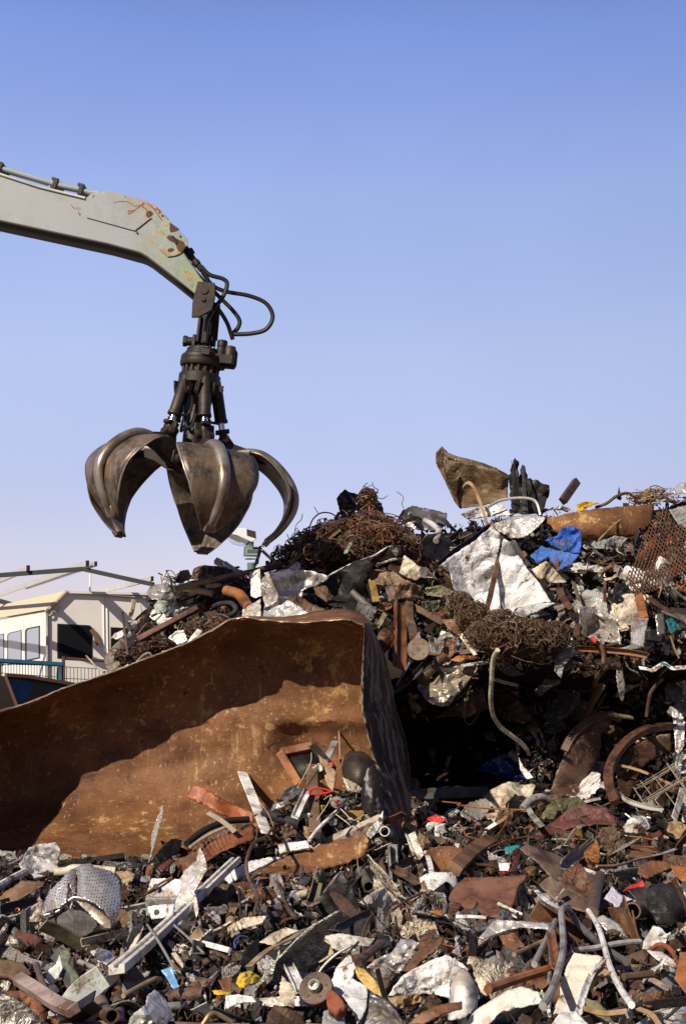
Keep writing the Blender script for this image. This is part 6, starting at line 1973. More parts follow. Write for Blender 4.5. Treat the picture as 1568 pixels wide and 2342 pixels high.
B('G', 'sheet_edge', 'bright lower edge', 'white', PAINT, [(-10, 778), (100, 778), (200, 785)], 22, 'flat', o=.75, parent=bpy.data.objects['rust_sheet.001'])
B('E', 'rebar', 'thin ribbed rusty rod beside the pale crumpled sheet', 'rust', RUST, [(1110, 620), (1200, 555), (1325, 490)], 20, 'tube', o=.8)
for i, (p, cc) in enumerate((([(-10, 730), (110, 662), (262, 650), (232, 700), (100, 740), (0, 775)], 'cream'), ([(210, 832), (300, 770), (392, 730), (482, 752), (400, 790), (300, 852)], 'cream'), ([(240, 900), (330, 850), (440, 800), (480, 790), (400, 850), (280, 905)], 'white'))):
    S('E', 'torn_moulding', 'layered cream strip torn along its edges, %s' % ('beside the beaded chain', 'above the black plate', 'lowest of three')[i], cc, PAINT, p, o=.6, amp=1.0, fine=8)
B('E', 'wavy_edge', 'wavy brown and cream sheet edge above the black plate', 'tan', PAINT, [(140, 995), (270, 885), (430, 805), (500, 755), (560, 735), (630, 700)], 52, 'flat', o=.72, roll=.8, lm='wavy sheet edge')
S('E', 'black_plate', 'flat black plate under the wavy sheet edge', 'black', GRIME, [(50, 1015), (95, 930), (130, 862), (212, 800), (205, 900), (120, 985)], o=.6, amp=.2, lm='flat black plate')
S('E', 'black_plate', 'wide black sheet under the wavy cream edge', 'charcoal', GRIME, [(180, 980), (280, 900), (450, 830), (500, 850), (430, 930), (300, 990)], o=.5, amp=.3)
S('E', 'rusty_plate', 'cream plate burnt orange at its corners near the brake disc', (.60, .46, .28, 1), PAINT, [(490, 885), (520, 830), (565, 800), (640, 802), (685, 815), (722, 910), (680, 950), (620, 972), (560, 932)], o=.62, amp=.7, lm='burnt cream plate')
S('E', 'rusty_plate', 'brown torn scrap below the burnt cream plate', 'rust', RUST, [(460, 975), (560, 930), (620, 975), (590, 1050), (530, 1010)], o=.55, amp=.9)
S('E', 'grey_sheet', 'long pale grey folded sheet in front of the crushed dark box', (.52, .50, .46, 1), PAINT, [(640, 795), (760, 770), (880, 790), (1005, 810), (960, 862), (820, 850), (885, 890), (740, 912), (690, 850)], o=.65, amp=.7, lm='long folded pale sheet')
B('E', 'brown_pipe', 'short brown pipe slanting below the long folded pale sheet', 'brown', RUST, [(888, 975), (960, 910), (1050, 838)], 55, 'tube', o=.72, lm='short slanting pipe')
S('E', 'crushed_foil', 'big wad of crushed grey silver sheet beside the large white panel', (.62, .61, .63, 1), METAL, [(920, 1035), (1000, 952), (1120, 900), (1180, 810), (1250, 815), (1310, 835), (1300, 885), (1240, 960), (1150, 1075), (1080, 1155), (1020, 1110), (960, 1062)], o=.65, amp=1.5, folds=14, fine=9, lm='crushed silver wad')
wp = S('E', 'dented_bodywork', 'large bright white dented panel with dark cracks near the bottom edge', 'white', CLEAN, [(1088, 1205), (1130, 1140), (1180, 1072), (1270, 1012), (1380, 960), (1485, 920), (1565, 950), (1640, 1010), (1650, 1130), (1600, 1230), (1480, 1205), (1350, 1182), (1250, 1202)], o=.7, amp=.7, folds=9, bulge=.08, lm='large white dented panel')
S('E', 'torn_lower_edge', 'brown crusted lower edge', 'tan', RUST, [(1088, 1215), (1200, 1195), (1300, 1180), (1340, 1235), (1160, 1295)], o=.66, amp=1.2, fine=8, parent=wp)
bd = disc('E', 'brake_disc', 'rusty brown brake disc with pale hub lying at the bottom edge', 'brown', RUST, (602, 1155), 116, .03, (-38, -18), [(a, .62, .07) for a in (20, 92, 164, 236, 308)], o=.75, hub=.34, lm='brake disc')
B('E', 'white_channel', 'short white channel leaning beside the brake disc', 'white', PAINT, [(400, 965), (445, 1055), (495, 1165)], 72, 'channel', o=.72, lm='short white channel', sm=1)
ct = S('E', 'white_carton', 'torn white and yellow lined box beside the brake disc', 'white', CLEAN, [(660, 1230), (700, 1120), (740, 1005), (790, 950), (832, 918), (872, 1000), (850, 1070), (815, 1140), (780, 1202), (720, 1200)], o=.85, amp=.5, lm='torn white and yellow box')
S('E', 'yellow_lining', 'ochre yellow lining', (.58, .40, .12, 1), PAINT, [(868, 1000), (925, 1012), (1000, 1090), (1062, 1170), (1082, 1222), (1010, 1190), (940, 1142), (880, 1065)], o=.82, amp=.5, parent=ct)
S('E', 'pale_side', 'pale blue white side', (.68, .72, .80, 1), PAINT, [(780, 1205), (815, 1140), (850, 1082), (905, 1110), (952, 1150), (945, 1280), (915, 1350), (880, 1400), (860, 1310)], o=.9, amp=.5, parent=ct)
S('E', 'grey_side', 'dark grey side', (.16, .16, .17, 1), METAL, [(950, 1150), (1010, 1190), (1082, 1225), (1150, 1300), (1215, 1420), (890, 1420), (920, 1350), (946, 1280)], o=.82, amp=.5, parent=ct)
S('E', 'red_brick', 'brick red block beside the torn white and yellow box', (.25, .08, .045, 1), MATTE, [(668, 1215), (720, 1190), (762, 1240), (805, 1300), (742, 1332), (682, 1292)], o=.95, amp=.2, th=.05, lm='brick red block')
S('E', 'yellow_foil', 'crumpled yellow wrapper left of the brake disc', 'yellow', SHINY, [(50, 1110), (80, 1045), (150, 1030), (222, 1072), (200, 1112), (130, 1122), (90, 1160)], o=.6, amp=1.8, folds=12, fine=9, lm='crumpled yellow wrapper')
S('E', 'yellow_foil', 'yellow edged white wrapper lying below the crumpled yellow one', 'white', SHINY, [(-20, 1200), (60, 1190), (160, 1205), (190, 1240), (60, 1255), (-10, 1290)], o=.6, amp=1.2)
S('E', 'striped_scrap', 'brown and white saw edged plate left of the brake disc', 'cream', PAINT, [(345, 1235), (352, 1150), (362, 1065), (420, 1120), (465, 1185), (440, 1285)], o=.66, amp=.5, jag=.7)
S('E', 'brown_sheet', 'dark brown curled sheet at the bottom edge left of the carton', 'brown', GRIME, [(250, 1420), (270, 1330), (310, 1262), (420, 1290), (500, 1340), (540, 1420)], o=.7, amp=.8, lm='brown curled bottom sheet')
S('E', 'grey_sheet', 'clear grey torn plastic at the bottom edge below the brick red block', 'grey', SHINY, [(640, 1420), (650, 1310), (700, 1290), (790, 1330), (800, 1420)], o=.75, amp=.9)
S('E', 'copper_sheet', 'long curved copper brown strip at the bottom edge under the white panel', (.24, .11, .055, 1), RUST, [(1230, 1395), (1330, 1310), (1450, 1262), (1600, 1240), (1600, 1290), (1480, 1320), (1340, 1395)], o=.8, amp=.4, lm='copper brown strip')
B('E', 'pale_wire', 'thin pale wire hanging from the torn tank rim', 'tan', RUST, [(940, 60), (890, 140), (880, 230), (890, 335)], 8, 'tube', o=.95)
B('E', 'blue_ring', 'blue wire loop beside the flat black plate', 'blue', SHINY, [(45, 870), (40, 825), (80, 788), (128, 795)], 12, 'tube', o=.75)
B('E', 'black_cable', 'black cable trailing from the crushed dark box', 'black', SHINY, [(870, 480), (930, 560), (1000, 650), (1010, 760)], 10, 'tube', o=.9)

# ---- foreground, right ------------------------------------------------------------
B('G', 'tan_bar', 'heavy rust brown bar lying beside the rust stained basin', (.24, .13, .06, 1), RUST, [(-20, 450), (100, 335), (225, 258)], 95, 'box', o=.8, lm='heavy rust brown bar')
S('G', 'brown_hood', 'large brown creased body panel in the scrap beside the red brown sheet', (.15, .105, .08, 1), RUST, [(425, 312), (480, 280), (620, 330), (700, 360), (785, 400), (900, 450), (982, 500), (965, 560), (860, 550), (760, 532), (640, 512), (560, 415), (500, 370)], o=.6, amp=.5, lm='large brown creased panel', folds=8)
S('G', 'brown_hood', 'second brown creased body panel folded below the first', (.14, .09, .065, 1), RUST, [(560, 560), (600, 520), (645, 500), (760, 560), (860, 600), (960, 640), (1075, 690), (965, 762), (850, 742), (700, 692), (640, 642)], o=.65, amp=.6, lm='folded brown body panel')
B('G', 'white_edge', 'white bent strip along the folded brown panel', 'white', PAINT, [(515, 570), (600, 660), (700, 722)], 34, 'flat', o=.75)
B('G', 'steel_strip', 'pale grey angled strip lying across the large brown panel', 'lilac', PAINT, [(735, 425), (800, 365), (880, 325), (1022, 243)], 58, 'angle', o=.85, lm='pale angled strip', sm=2)
B('G', 'steel_strip', 'narrow white slotted strip at the end of the pale angled one', 'white', PAINT, [(790, 425), (880, 455), (965, 488)], 32, 'flat', o=.88)
B('G', 'upright_pipe', 'brown pipe standing upright beside the folded brown panel', 'brown', RUST, [(978, 498), (945, 630), (922, 755)], 78, 'tube', o=.9, lm='brown upright pipe')
B('G', 'white_pole', 'long curved white pole reaching down to the bottom edge', 'white', CLEAN, [(898, 735), (960, 835), (1000, 950), (1050, 1130), (1120, 1275), (1195, 1385)], 40, 'tube', o=1.0, lm='long white pole')
B('G', 'pipe_end', 'wide brown pipe with its round open end facing out', 'brown', RUST, [(1200, 738), (1265, 728), (1340, 715)], 108, 'pipe', o=.9, o2=.35, lm='wide open pipe end')
S('G', 'engine_lump', 'black greasy engine part beside the wide open pipe end', 'charcoal', GRIME, [(1315, 625), (1345, 590), (1405, 570), (1520, 600), (1552, 700), (1530, 780), (1480, 825), (1380, 832), (1320, 745)], o=.7, amp=1.3, th=.05, bulge=.15, lm='greasy engine part')
S('G', 'grey_sheet', 'smooth dark brown sheet behind the wide open pipe end', (.07, .055, .05, 1), GRIME, [(1162, 590), (1250, 582), (1345, 578), (1340, 700), (1330, 822), (1262, 742), (1220, 652)], o=.62, amp=.2)
S('G', 'red_scrap', 'bright red torn piece above the dark brown sheet', 'red', PAINT, [(1130, 610), (1160, 578), (1215, 555), (1272, 528), (1285, 570), (1200, 585)], o=.72, amp=.8, lm='bright red torn piece')
S('A', 'red_scrap', 'bright red box corner at the foot of the dark hollow', 'red', PAINT, [(1435, 1430), (1500, 1400), (1565, 1440), (1490, 1475)], o=.7, amp=.7, lm='red box corner')
S('G', 'lilac_scrap', 'pale lilac and white torn plastic beside the brown upright pipe', (.46, .44, .54, 1), SHINY, [(1005, 655), (1062, 570), (1112, 622), (1205, 660), (1122, 682), (1092, 752), (1070, 692)], o=.75, amp=1.0)
S('G', 'white_scrap', 'crumpled white cloth below the greasy engine part', 'white', MATTE, [(1268, 1000), (1275, 950), (1345, 840), (1400, 860), (1445, 905), (1430, 960), (1330, 1005)], o=.7, amp=1.2, lm='crumpled white cloth')
B('G', 'red_hose', 'orange red hose arching over the crumpled white cloth', (.36, .09, .035, 1), PAINT, [(1328, 1005), (1380, 970), (1440, 985), (1480, 1030), (1503, 1085)], 32, 'tube', o=.85, lm='orange red hose')
S('G', 'white_scrap', 'flat white sheet with a round hole under the orange red hose', 'white', PAINT, [(1300, 1010), (1400, 1020), (1500, 1090), (1490, 1130), (1400, 1100)], o=.72, amp=.4)
S('G', 'orange_sheet', 'smooth orange brown sheet at the frame edge near the bottom', 'orange', RUST, [(1490, 1210), (1510, 1110), (1530, 1020), (1620, 1030), (1620, 1370)], o=.75, amp=.3, lm='orange frame edge sheet')
wc = S('G', 'white_duct', 'broad white speckled steel channel standing slanted near the bottom edge', (.70, .64, .55, 1), CLEAN, [(800, 1030), (900, 1042), (1005, 1058), (950, 1130), (900, 1230), (860, 1340), (832, 1440), (740, 1450), (655, 1450), (700, 1320), (715, 1200), (760, 1100)], o=.75, amp=.15, lean=.7, folds=3, lm='broad white channel', th=.012)
B('G', 'side_flange', 'bright white side flange', 'white', CLEAN, [(1003, 1062), (945, 1130), (900, 1220), (860, 1330), (832, 1440)], 36, 'angle', o=.88, parent=wc)
hp = B('G', 'hoop_pipe', 'grey lilac pipe bent into a hoop beside the broad white channel', 'lilac', PAINT, [(585, 1390), (640, 1300), (690, 1160), (725, 1000), (720, 850), (712, 750), (735, 712), (775, 745)], 46, 'tube', o=1.0, lm='lilac hoop pipe')
B('G', 'hoop_leg', None, 'dkgrey', PAINT, [(760, 728), (850, 850), (1000, 985), (1160, 1090)], 46, 'tube', o=.95, o2=.75, parent=hp)
for i, (p, w, cc, mt, lb) in enumerate((([(682, 790), (610, 940), (528, 1105)], 42, 'steel', METAL, 'grey pipe slanting behind the lilac hoop pipe'), ([(388, 1038), (490, 990), (605, 938)], 32, 'tan', RUST, 'tan pipe lying behind the lilac hoop pipe'),
                                        ([(210, 1275), (400, 1210), (640, 1135), (790, 1080)], 62, 'orange', RUST, 'long orange rusty pipe crossing behind the hoop pipe'), ([(800, 1010), (950, 992), (1100, 962), (1255, 948)], 38, 'steel', RUST, 'grey pipe lying across behind the long white pole'),
                                        ([(1140, 1192), (1335, 1170)], 54, 'brown', RUST, 'brown pipe with a small round end near the white pole'), ([(640, 980), (640, 1110), (625, 1230)], 26, 'lilac', PAINT, 'thin lilac leg beside the lilac hoop pipe'))):
    B('G', 'pipe_length', lb, cc, mt, p, w, 'tube', o=.85, lm=('slanting grey pipe', None, 'long orange pipe', None, None, None)[i])
B('G', 'orange_strip', 'orange rusty strip standing in front of the slanting grey pipe', 'orange', RUST, [(638, 870), (655, 990), (680, 1125)], 48, 'angle', o=1.0)
S('G', 'silver_strip', 'crumpled silver channel lying below the large red brown sheet', 'silver', METAL, [(148, 925), (200, 860), (270, 800), (400, 808), (520, 815), (642, 822), (622, 865), (440, 852), (300, 882), (180, 935)], o=.7, amp=1.1, folds=10, lm='crumpled silver channel')
S('G', 'rust_scrap', 'red brown crumpled sheet under the crumpled silver channel', 'rust', RUST, [(288, 910), (390, 888), (462, 980), (400, 1000), (332, 1012)], o=.62, amp=.8)
S('G', 'grey_beam', 'broken grey concrete like beam below the crumpled silver channel', 'grey', MATTE, [(100, 1155), (180, 1100), (255, 1058), (312, 1120), (205, 1202)], o=.65, amp=.4, th=.05, lm='broken grey beam')
S('G', 'grey_beam', 'pale bent bracket on the broken grey beam', 'steel', METAL, [(262, 1010), (310, 1025), (345, 1110), (380, 1080), (390, 1120), (330, 1145), (290, 1110)], o=.78, amp=.7)
S('G', 'white_tarpaulin', 'large creased cream tarpaulin at the bottom edge', (.68, .63, .56, 1), MATTE, [(40, 1530), (120, 1430), (200, 1380), (340, 1290), (440, 1258), (560, 1300), (585, 1372), (470, 1392), (300, 1432), (200, 1530)], o=.9, amp=1.0, folds=12, fine=9, lm='creased cream tarpaulin')
S('G', 'white_fender', 'white rounded shell at the bottom edge beside the tarpaulin', 'white', PAINT, [(-40, 1120), (0, 1112), (80, 1162), (140, 1282), (132, 1402), (50, 1475), (-60, 1490)], o=.82, amp=.4, bulge=.1, lm='white rounded shell')
S('G', 'cream_scrap', 'cream torn edge behind the white rounded shell', 'cream', PAINT, [(110, 1160), (160, 1180), (205, 1260), (205, 1330), (160, 1300)], o=.75, amp=.8)
S('G', 'white_panel_end', 'white panel with a dark round hole at the very bottom', 'white', PAINT, [(640, 1530), (700, 1440), (810, 1428), (905, 1530)], o=.95, amp=.4)
S('G', 'rag_scrap', 'olive grey cloth at the bottom edge beside the white panel', 'olive', MATTE, [(870, 1335), (960, 1360), (1030, 1430), (1090, 1530), (900, 1430)], o=.8, amp=.9)
for i, p in enumerate(([(860, 1405), (1000, 1442), (1165, 1428)], [(1240, 1410), (1330, 1450), (1390, 1530)], [(1200, 1330), (1185, 1420), (1165, 1460)])):
    B('G', 'tan_strap', 'tan strap at the bottom edge, %s' % ('the longest one', 'below the orange sheet', 'at the foot of the white pole')[i], ('tan', 'tan', 'grey')[i], MATTE, p, 36, 'flat', o=.95)
for i, (p, cc) in enumerate((([(1100, 1355), (1200, 1280), (1295, 1300), (1260, 1370), (1180, 1405)], 'brown'), ([(1270, 1390), (1300, 1300), (1400, 1292), (1395, 1345), (1330, 1400)], 'rust'), ([(1150, 1230), (1260, 1210), (1290, 1280), (1200, 1275)], 'dkrust'))):
    S('G', 'rust_lump', 'crumpled brown sheet beside the foot of the white pole, %s' % ('the largest', 'next to the orange sheet', 'the darkest')[i], cc, RUST, p, o=.7, amp=1.5, folds=11)
S('G', 'perforated_strip', 'silver strip with round holes beside the long white pole', 'silver', METAL, [(950, 790), (1000, 768), (1105, 830), (1165, 922), (1120, 910), (1070, 925), (1000, 852)], o=.8, amp=.7, lm='holed silver strip')
S('G', 'blue_scrap', 'small white and blue box corner beside the large brown panel', 'white', SHINY, [(285, 410), (365, 405), (350, 465), (290, 462)], o=.65, amp=.5)
S('G', 'teal_scrap', 'dull teal scrap in the shade beside the large brown panel', 'teal', PAINT, [(320, 300), (430, 285), (410, 345), (330, 350)], o=.5, amp=.7)
S('G', 'maroon_scrap', 'maroon curled strip beside the small white and blue box', 'maroon', PAINT, [(370, 340), (410, 300), (435, 360), (400, 470), (350, 475), (390, 400)], o=.68, amp=.8)
for i, p in enumerate(([(0, 10), (200, 35), (470, 45)], [(350, 0), (330, 140), (232, 270)], [(0, 135), (40, 170), (60, 220), (140, 248)], [(215, 305), (340, 255), (480, 228)], [(1130, 180), (1135, 260), (1200, 290), (1340, 300)], [(1180, 225), (1260, 235), (1340, 250)])):
    B('G', 'rusty_wire', 'orange rusty rod curving over the foot of the hollow, %s' % ('the level one', 'steepest one', 'hooked one', 'under the maroon sheet', 'by the crushed box, lower', 'by the crushed box, upper')[i], 'orange', RUST, p, 11, 'tube', o=.9)
S('G', 'brown_scrap', 'rust brown curved sheet above the bright red piece', 'rust', RUST, [(1235, 480), (1240, 430), (1320, 395), (1450, 400), (1480, 440), (1380, 480), (1300, 520)], o=.6, amp=.6)
S('G', 'rust_sheet', 'orange brown rounded sheet at the frame edge above the engine part', 'orange', RUST, [(1460, 420), (1600, 440), (1600, 560), (1540, 540), (1480, 480)], o=.62, amp=.5)
B('G', 'thin_pole', 'thin pale stick lying above the bright red piece', 'tan', RUST, [(955, 432), (1100, 425), (1230, 385), (1340, 365)], 18, 'tube', o=.75)

# ================================================================== SMALL SCRAP: prototypes, each copied as an object of its own
rng = random.Random(77)


def proto_sheet(r, jag=.5, amp=1.0, th=.006, w=1.0, h=None, n=7):
    h = h or r.uniform(.45, 1.0)
    k = r.randint(5, 8)
    poly = []
    for i in range(k):
        a = 2 * math.pi * (i + r.uniform(-.25, .25)) / k
        q = r.uniform(.36, .55)
        poly.append((w * q * math.cos(a), h * q * math.sin(a)))
    v2, f = fill_poly(poly, .085, r, jag)
    cr = crumpler(r, 1.0, .17 * amp, n, 5)
    return [Vector((p.x, p.y, cr(p.x, p.y))) for p in v2], f


def mesh_of(name, v, f, mat, sharp=28):
    me = bpy.data.meshes.new(name)
    me.from_pydata([tuple(q) for q in v], [], f)
    me.validate()
    me.polygons.foreach_set('use_smooth', [True] * len(me.polygons))
    me.set_sharp_from_angle(angle=R(sharp))
    me.materials.append(mat)
    return me


PROTO = {}


def bar_proto(r, kind, ln, w, bend, n=6, hollow=False, thick=1.0):
    p, d, P = Vector((0, 0, 0)), Vector((1, 0, 0)), []
    for i in range(n + 1):
        P.append(p.copy())
        d = (d + Vector((0, r.gauss(0, bend), r.gauss(0, bend)))).normalized()
        p = p + d * ln / n
    c = sum(P, Vector()) / len(P)
    P = spline([q - c for q in P], 3) if bend > .05 else [q - c for q in P]
    m = MB()
    if hollow:
        m.pipe(P, w / 2, w * .09, 12)
    else:
        m.sweep(P, prof(kind, w), roll=r.uniform(0, 3), radii=None)
    return m.v, m.f


def protos():
    r = random.Random(3)
    PROTO['crumpled_sheet'] = [(proto_sheet(r, .5, 2.3, n=9), 24, .007) for _ in range(16)]
    PROTO['torn_plate'] = [(proto_sheet(r, .8, .8), 24, .014) for _ in range(10)]
    PROTO['foil_wad'] = [(proto_sheet(r, .6, 3.2, n=13), 24, .005) for _ in range(8)]
    PROTO['metal_strip'] = [(bar_proto(r, 'flat', 1, r.uniform(.07, .16), r.uniform(.05, .32)), 40, 0) for _ in range(12)]
    PROTO['bent_rod'] = [(bar_proto(r, 'tube', 1, r.uniform(.018, .04), r.uniform(.04, .4), 7), 60, 0) for _ in range(12)]
    PROTO['pipe_offcut'] = [(bar_proto(r, 'tube', 1, r.uniform(.09, .24), .02, 2, True), 50, 0) for _ in range(7)]
    PROTO['angle_iron'] = [(bar_proto(r, 'angle', 1, r.uniform(.08, .17), r.uniform(0, .12), 4), 40, 0) for _ in range(7)]
    PROTO['channel_offcut'] = [(bar_proto(r, 'channel', 1, r.uniform(.14, .28), r.uniform(0, .10), 4), 40, 0) for _ in range(6)]
    PROTO['scrap_wire'] = []
    for _ in range(10):
        m = MB()
        v, f = bar_proto(r, 'tube', 1.6, .011, .75, 12)
        m.add(v, f)
        PROTO['scrap_wire'].append(((m.v, m.f), 60, 0))
    PROTO['crushed_can'] = []
    for _ in range(6):
        m = MB().lathe([(.0, -.5), (.24, -.5), (.27, -.46), (.265, -.2), (.27, 0), (.26, .25), (.27, .46), (.24, .5), (0, .5)], 18)
        cr = crumpler(r, 1.0, .16, 6, 3)
        PROTO['crushed_can'].append((([Vector((p.x * (.55 + .25 * math.sin(p.z * 4)), p.y * 1.15 + cr(p.x, p.z) * .6, p.z * .85 + cr(p.y, p.x) * .5)) for p in m.v], m.f), 35, 0))
    PROTO['cast_lump'] = []
    for _ in range(7):
        bm = bmesh.new()
        bmesh.ops.create_icosphere(bm, subdivisions=3, radius=.4)
        o = Vector((r.uniform(0, 50), r.uniform(0, 50), 0))
        v = []
        for q in bm.verts:
            p = q.co
            d = noise.cell(p * 3.2 + o) * .16 + noise.noise(p * 3 + o) * .22
            v.append(Vector((p.x * (1 + d) * 1.15, p.y * (1 + d) * .8, max(-.24, min(.24, p.z * (1 + d))))))
        f = [tuple(q.index for q in fc.verts) for fc in bm.faces]
        bm.free()
        m = MB().add(v, f)
        m.lathe([(.09, .2), (.17, .2), (.17, .32), (.10, .32), (.10, .24)], 14, Matrix.Rotation(r.uniform(0, 1.2), 4, 'X'))
        PROTO['cast_lump'].append(((m.v, m.f), 30, 0))


protos()
MCACHE = {}


def pmesh(kind, i, mat):
    key = (kind, i, mat.name)
    if key not in MCACHE:
        (v, f), sh, th = PROTO[kind][i]
        if kind in ('crumpled_sheet', 'foil_wad', 'torn_plate', 'crushed_can'):
            mat = WRINKLED.get(mat, mat)
        MCACHE[key] = mesh_of(kind, v, f, mat, sh)
    return MCACHE[key]


PAL = [('rust brown', 'rust', RUST, 13), ('dark brown', 'dkrust', RUST, 18), ('brown', 'brown', RUST, 16), ('orange rusty', 'orange', RUST, 5), ('tan', 'tan', RUST, 6), ('charcoal', 'charcoal', GRIME, 16),
       ('black', 'black', GRIME, 6), ('grey', 'grey', PAINT, 8), ('dark grey', 'dkgrey', PAINT, 8), ('silver', 'silver', METAL, 10), ('steel grey', 'steel', METAL, 7), ('white', 'white', PAINT, 11), ('cream', 'cream', PAINT, 8),
       ('greenish', 'green', PAINT, .5), ('olive', 'olive', PAINT, 1.2), ('blue', 'blue', PAINT, .12), ('red', 'red', PAINT, .15), ('yellow', 'yellow', PAINT, .12), ('maroon', 'maroon', PAINT, 1.5), ('pale grey', 'lilac', PAINT, 3), ('pale blue', 'sky', PAINT, .12)]
KIND = [('crumpled_sheet', 250, .13, .40, 'crumpled sheet', 'crumpled sheet scraps across the heap'), ('torn_plate', 170, .13, .38, 'torn plate', 'torn plate scraps across the heap'), ('metal_strip', 230, .2, .62, 'bent strip', 'bent metal strips across the heap'),
        ('bent_rod', 190, .25, .75, 'bent rod', 'bent rods across the heap'), ('pipe_offcut', 70, .2, .5, 'pipe offcut', 'pipe offcuts across the heap'), ('angle_iron', 90, .25, .7, 'angle iron', 'angle irons across the heap'),
        ('channel_offcut', 60, .18, .42, 'channel offcut', 'channel offcuts across the heap'), ('foil_wad', 75, .09, .22, 'foil wad', 'foil wads across the heap'), ('scrap_wire', 110, .22, .5, 'loose wire', 'loose wires across the heap'),
        ('crushed_can', 45, .10, .2, 'crushed can', 'crushed cans across the heap'), ('cast_lump', 60, .10, .26, 'cast iron lump', 'cast iron lumps across the heap')]
TANKP = [(-60, 1640), (150, 1570), (300, 1520), (430, 1468), (520, 1415), (600, 1415), (740, 1415), (835, 1425), (930, 1500), (940, 1940), (880, 1955), (600, 1955), (0, 1962), (-60, 1962)]
used = set()
ORD = ['', ', second from it', ', third from it', ', fourth from it', ', fifth from it', ', sixth from it', ', seventh from it', ', eighth from it']


HB = [(min(p[0] for p in h), max(p[0] for p in h), min(p[1] for p in h), max(p[1] for p in h), h) for h in HERO]


def on_hero(x, y):
    return any(a < x < b and c < y < d and inpoly(x, y, h) for a, b, c, d, h in HB)


def spot(r, x0=-40, x1=1610):
    """a picture point where scrap lies, spread so that far and near parts fill evenly"""
    while True:
        x, y = r.uniform(x0, x1), r.uniform(1130, 2400)
        s = curve(SKY, x)
        if y < s + 9:
            continue
        if inpoly(x, y, TANKP):
            if in_bank(x, y) and y > curve(BANK, x) + 14:
                return x, y
            continue
        if x < 232 and y < 1960:
            continue
        if r.random() < .92 and on_hero(x, y):
            continue
        if ((x - 1045) / 150) ** 2 + ((y - 1730) / 120) ** 2 < 1 and r.random() < .93:
            continue
        return x, y


def rel(x, y):
    best = min(LAND, key=lambda l: (l[0] - x) ** 2 + (l[1] - y) ** 2)
    dx, dy = x - best[0], y - best[1]
    if dx * dx + dy * dy < 18 ** 2:
        w = 'against'
    else:
        a = math.degrees(math.atan2(-dy, dx)) % 360
        w = ('right of', 'up and right of', 'above', 'up and left of', 'left of', 'down and left of', 'below', 'down and right of')[int((a + 22.5) // 45) % 8]
    return w, best[2]


# larger crushed sheets and long bars that knit the heap together
SPOTR = random.Random(404)
WORDS = {}


def name_it(first, x, y):
    w, lm = rel(x, y)
    base = '%s %s the %s' % (first, w, lm)
    for q in ORD:
        if base + q not in used:
            break
    used.add(base + q)
    return base + q


for i in range(330):
    for _ in range(30):
        x, y = spot(SPOTR)
        if not on_hero(x, y) and (i % 3 or y > 1880):
            break
    k = ppm(DI(x, y))
    w, h = SPOTR.uniform(.22, .62) * k, SPOTR.uniform(.16, .40) * k
    ang = SPOTR.uniform(-.7, .7)
    n = SPOTR.randint(6, 9)
    P = []
    for j in range(n):
        a = 2 * math.pi * (j + SPOTR.uniform(-.3, .3)) / n
        q = SPOTR.uniform(.36, .56)
        u, v_ = w * q * math.cos(a), h * q * math.sin(a)
        P.append((x + u * math.cos(ang) - v_ * math.sin(ang), y + u * math.sin(ang) + v_ * math.cos(ang)))
    bx = (min(p[0] for p in P), max(p[0] for p in P), min(p[1] for p in P), max(p[1] for p in P))
    if y > 1880 and any(bx[0] < q[0] < bx[1] and bx[2] < q[1] < bx[3] and inpoly(q[0], q[1], P) for h in HERO for q in h):
        continue
    if any(on_hero(*p) for p in P) and (y > 1880 or SPOTR.random() < .7):
        continue
    pal = SPOTR.choices(PAL, [p[3] * {'white': 1.4, 'silver': 1.6, 'steel': 1.6, 'dkrust': .8}.get(p[1], 1) for p in PAL])[0]
    if min(p[1] - curve(SKY, p[0]) for p in P) < -14 or any(inpoly(*p, TANKP) and not in_bank(*p) for p in P):
        continue
    S('0', 'crushed_sheet', name_it('big creased %s sheet' % pal[0], x, y), C[pal[1]], pal[2], P, o=SPOTR.uniform(.12, .3), amp=SPOTR.uniform(.8, 1.7), folds=SPOTR.randint(8, 13), fine=SPOTR.randint(3, 7), jag=.5, group='big creased sheets across the heap', seed=i + 900, lean=SPOTR.uniform(.1, .9), res=max(4.5, math.sqrt(w * h) / 13))
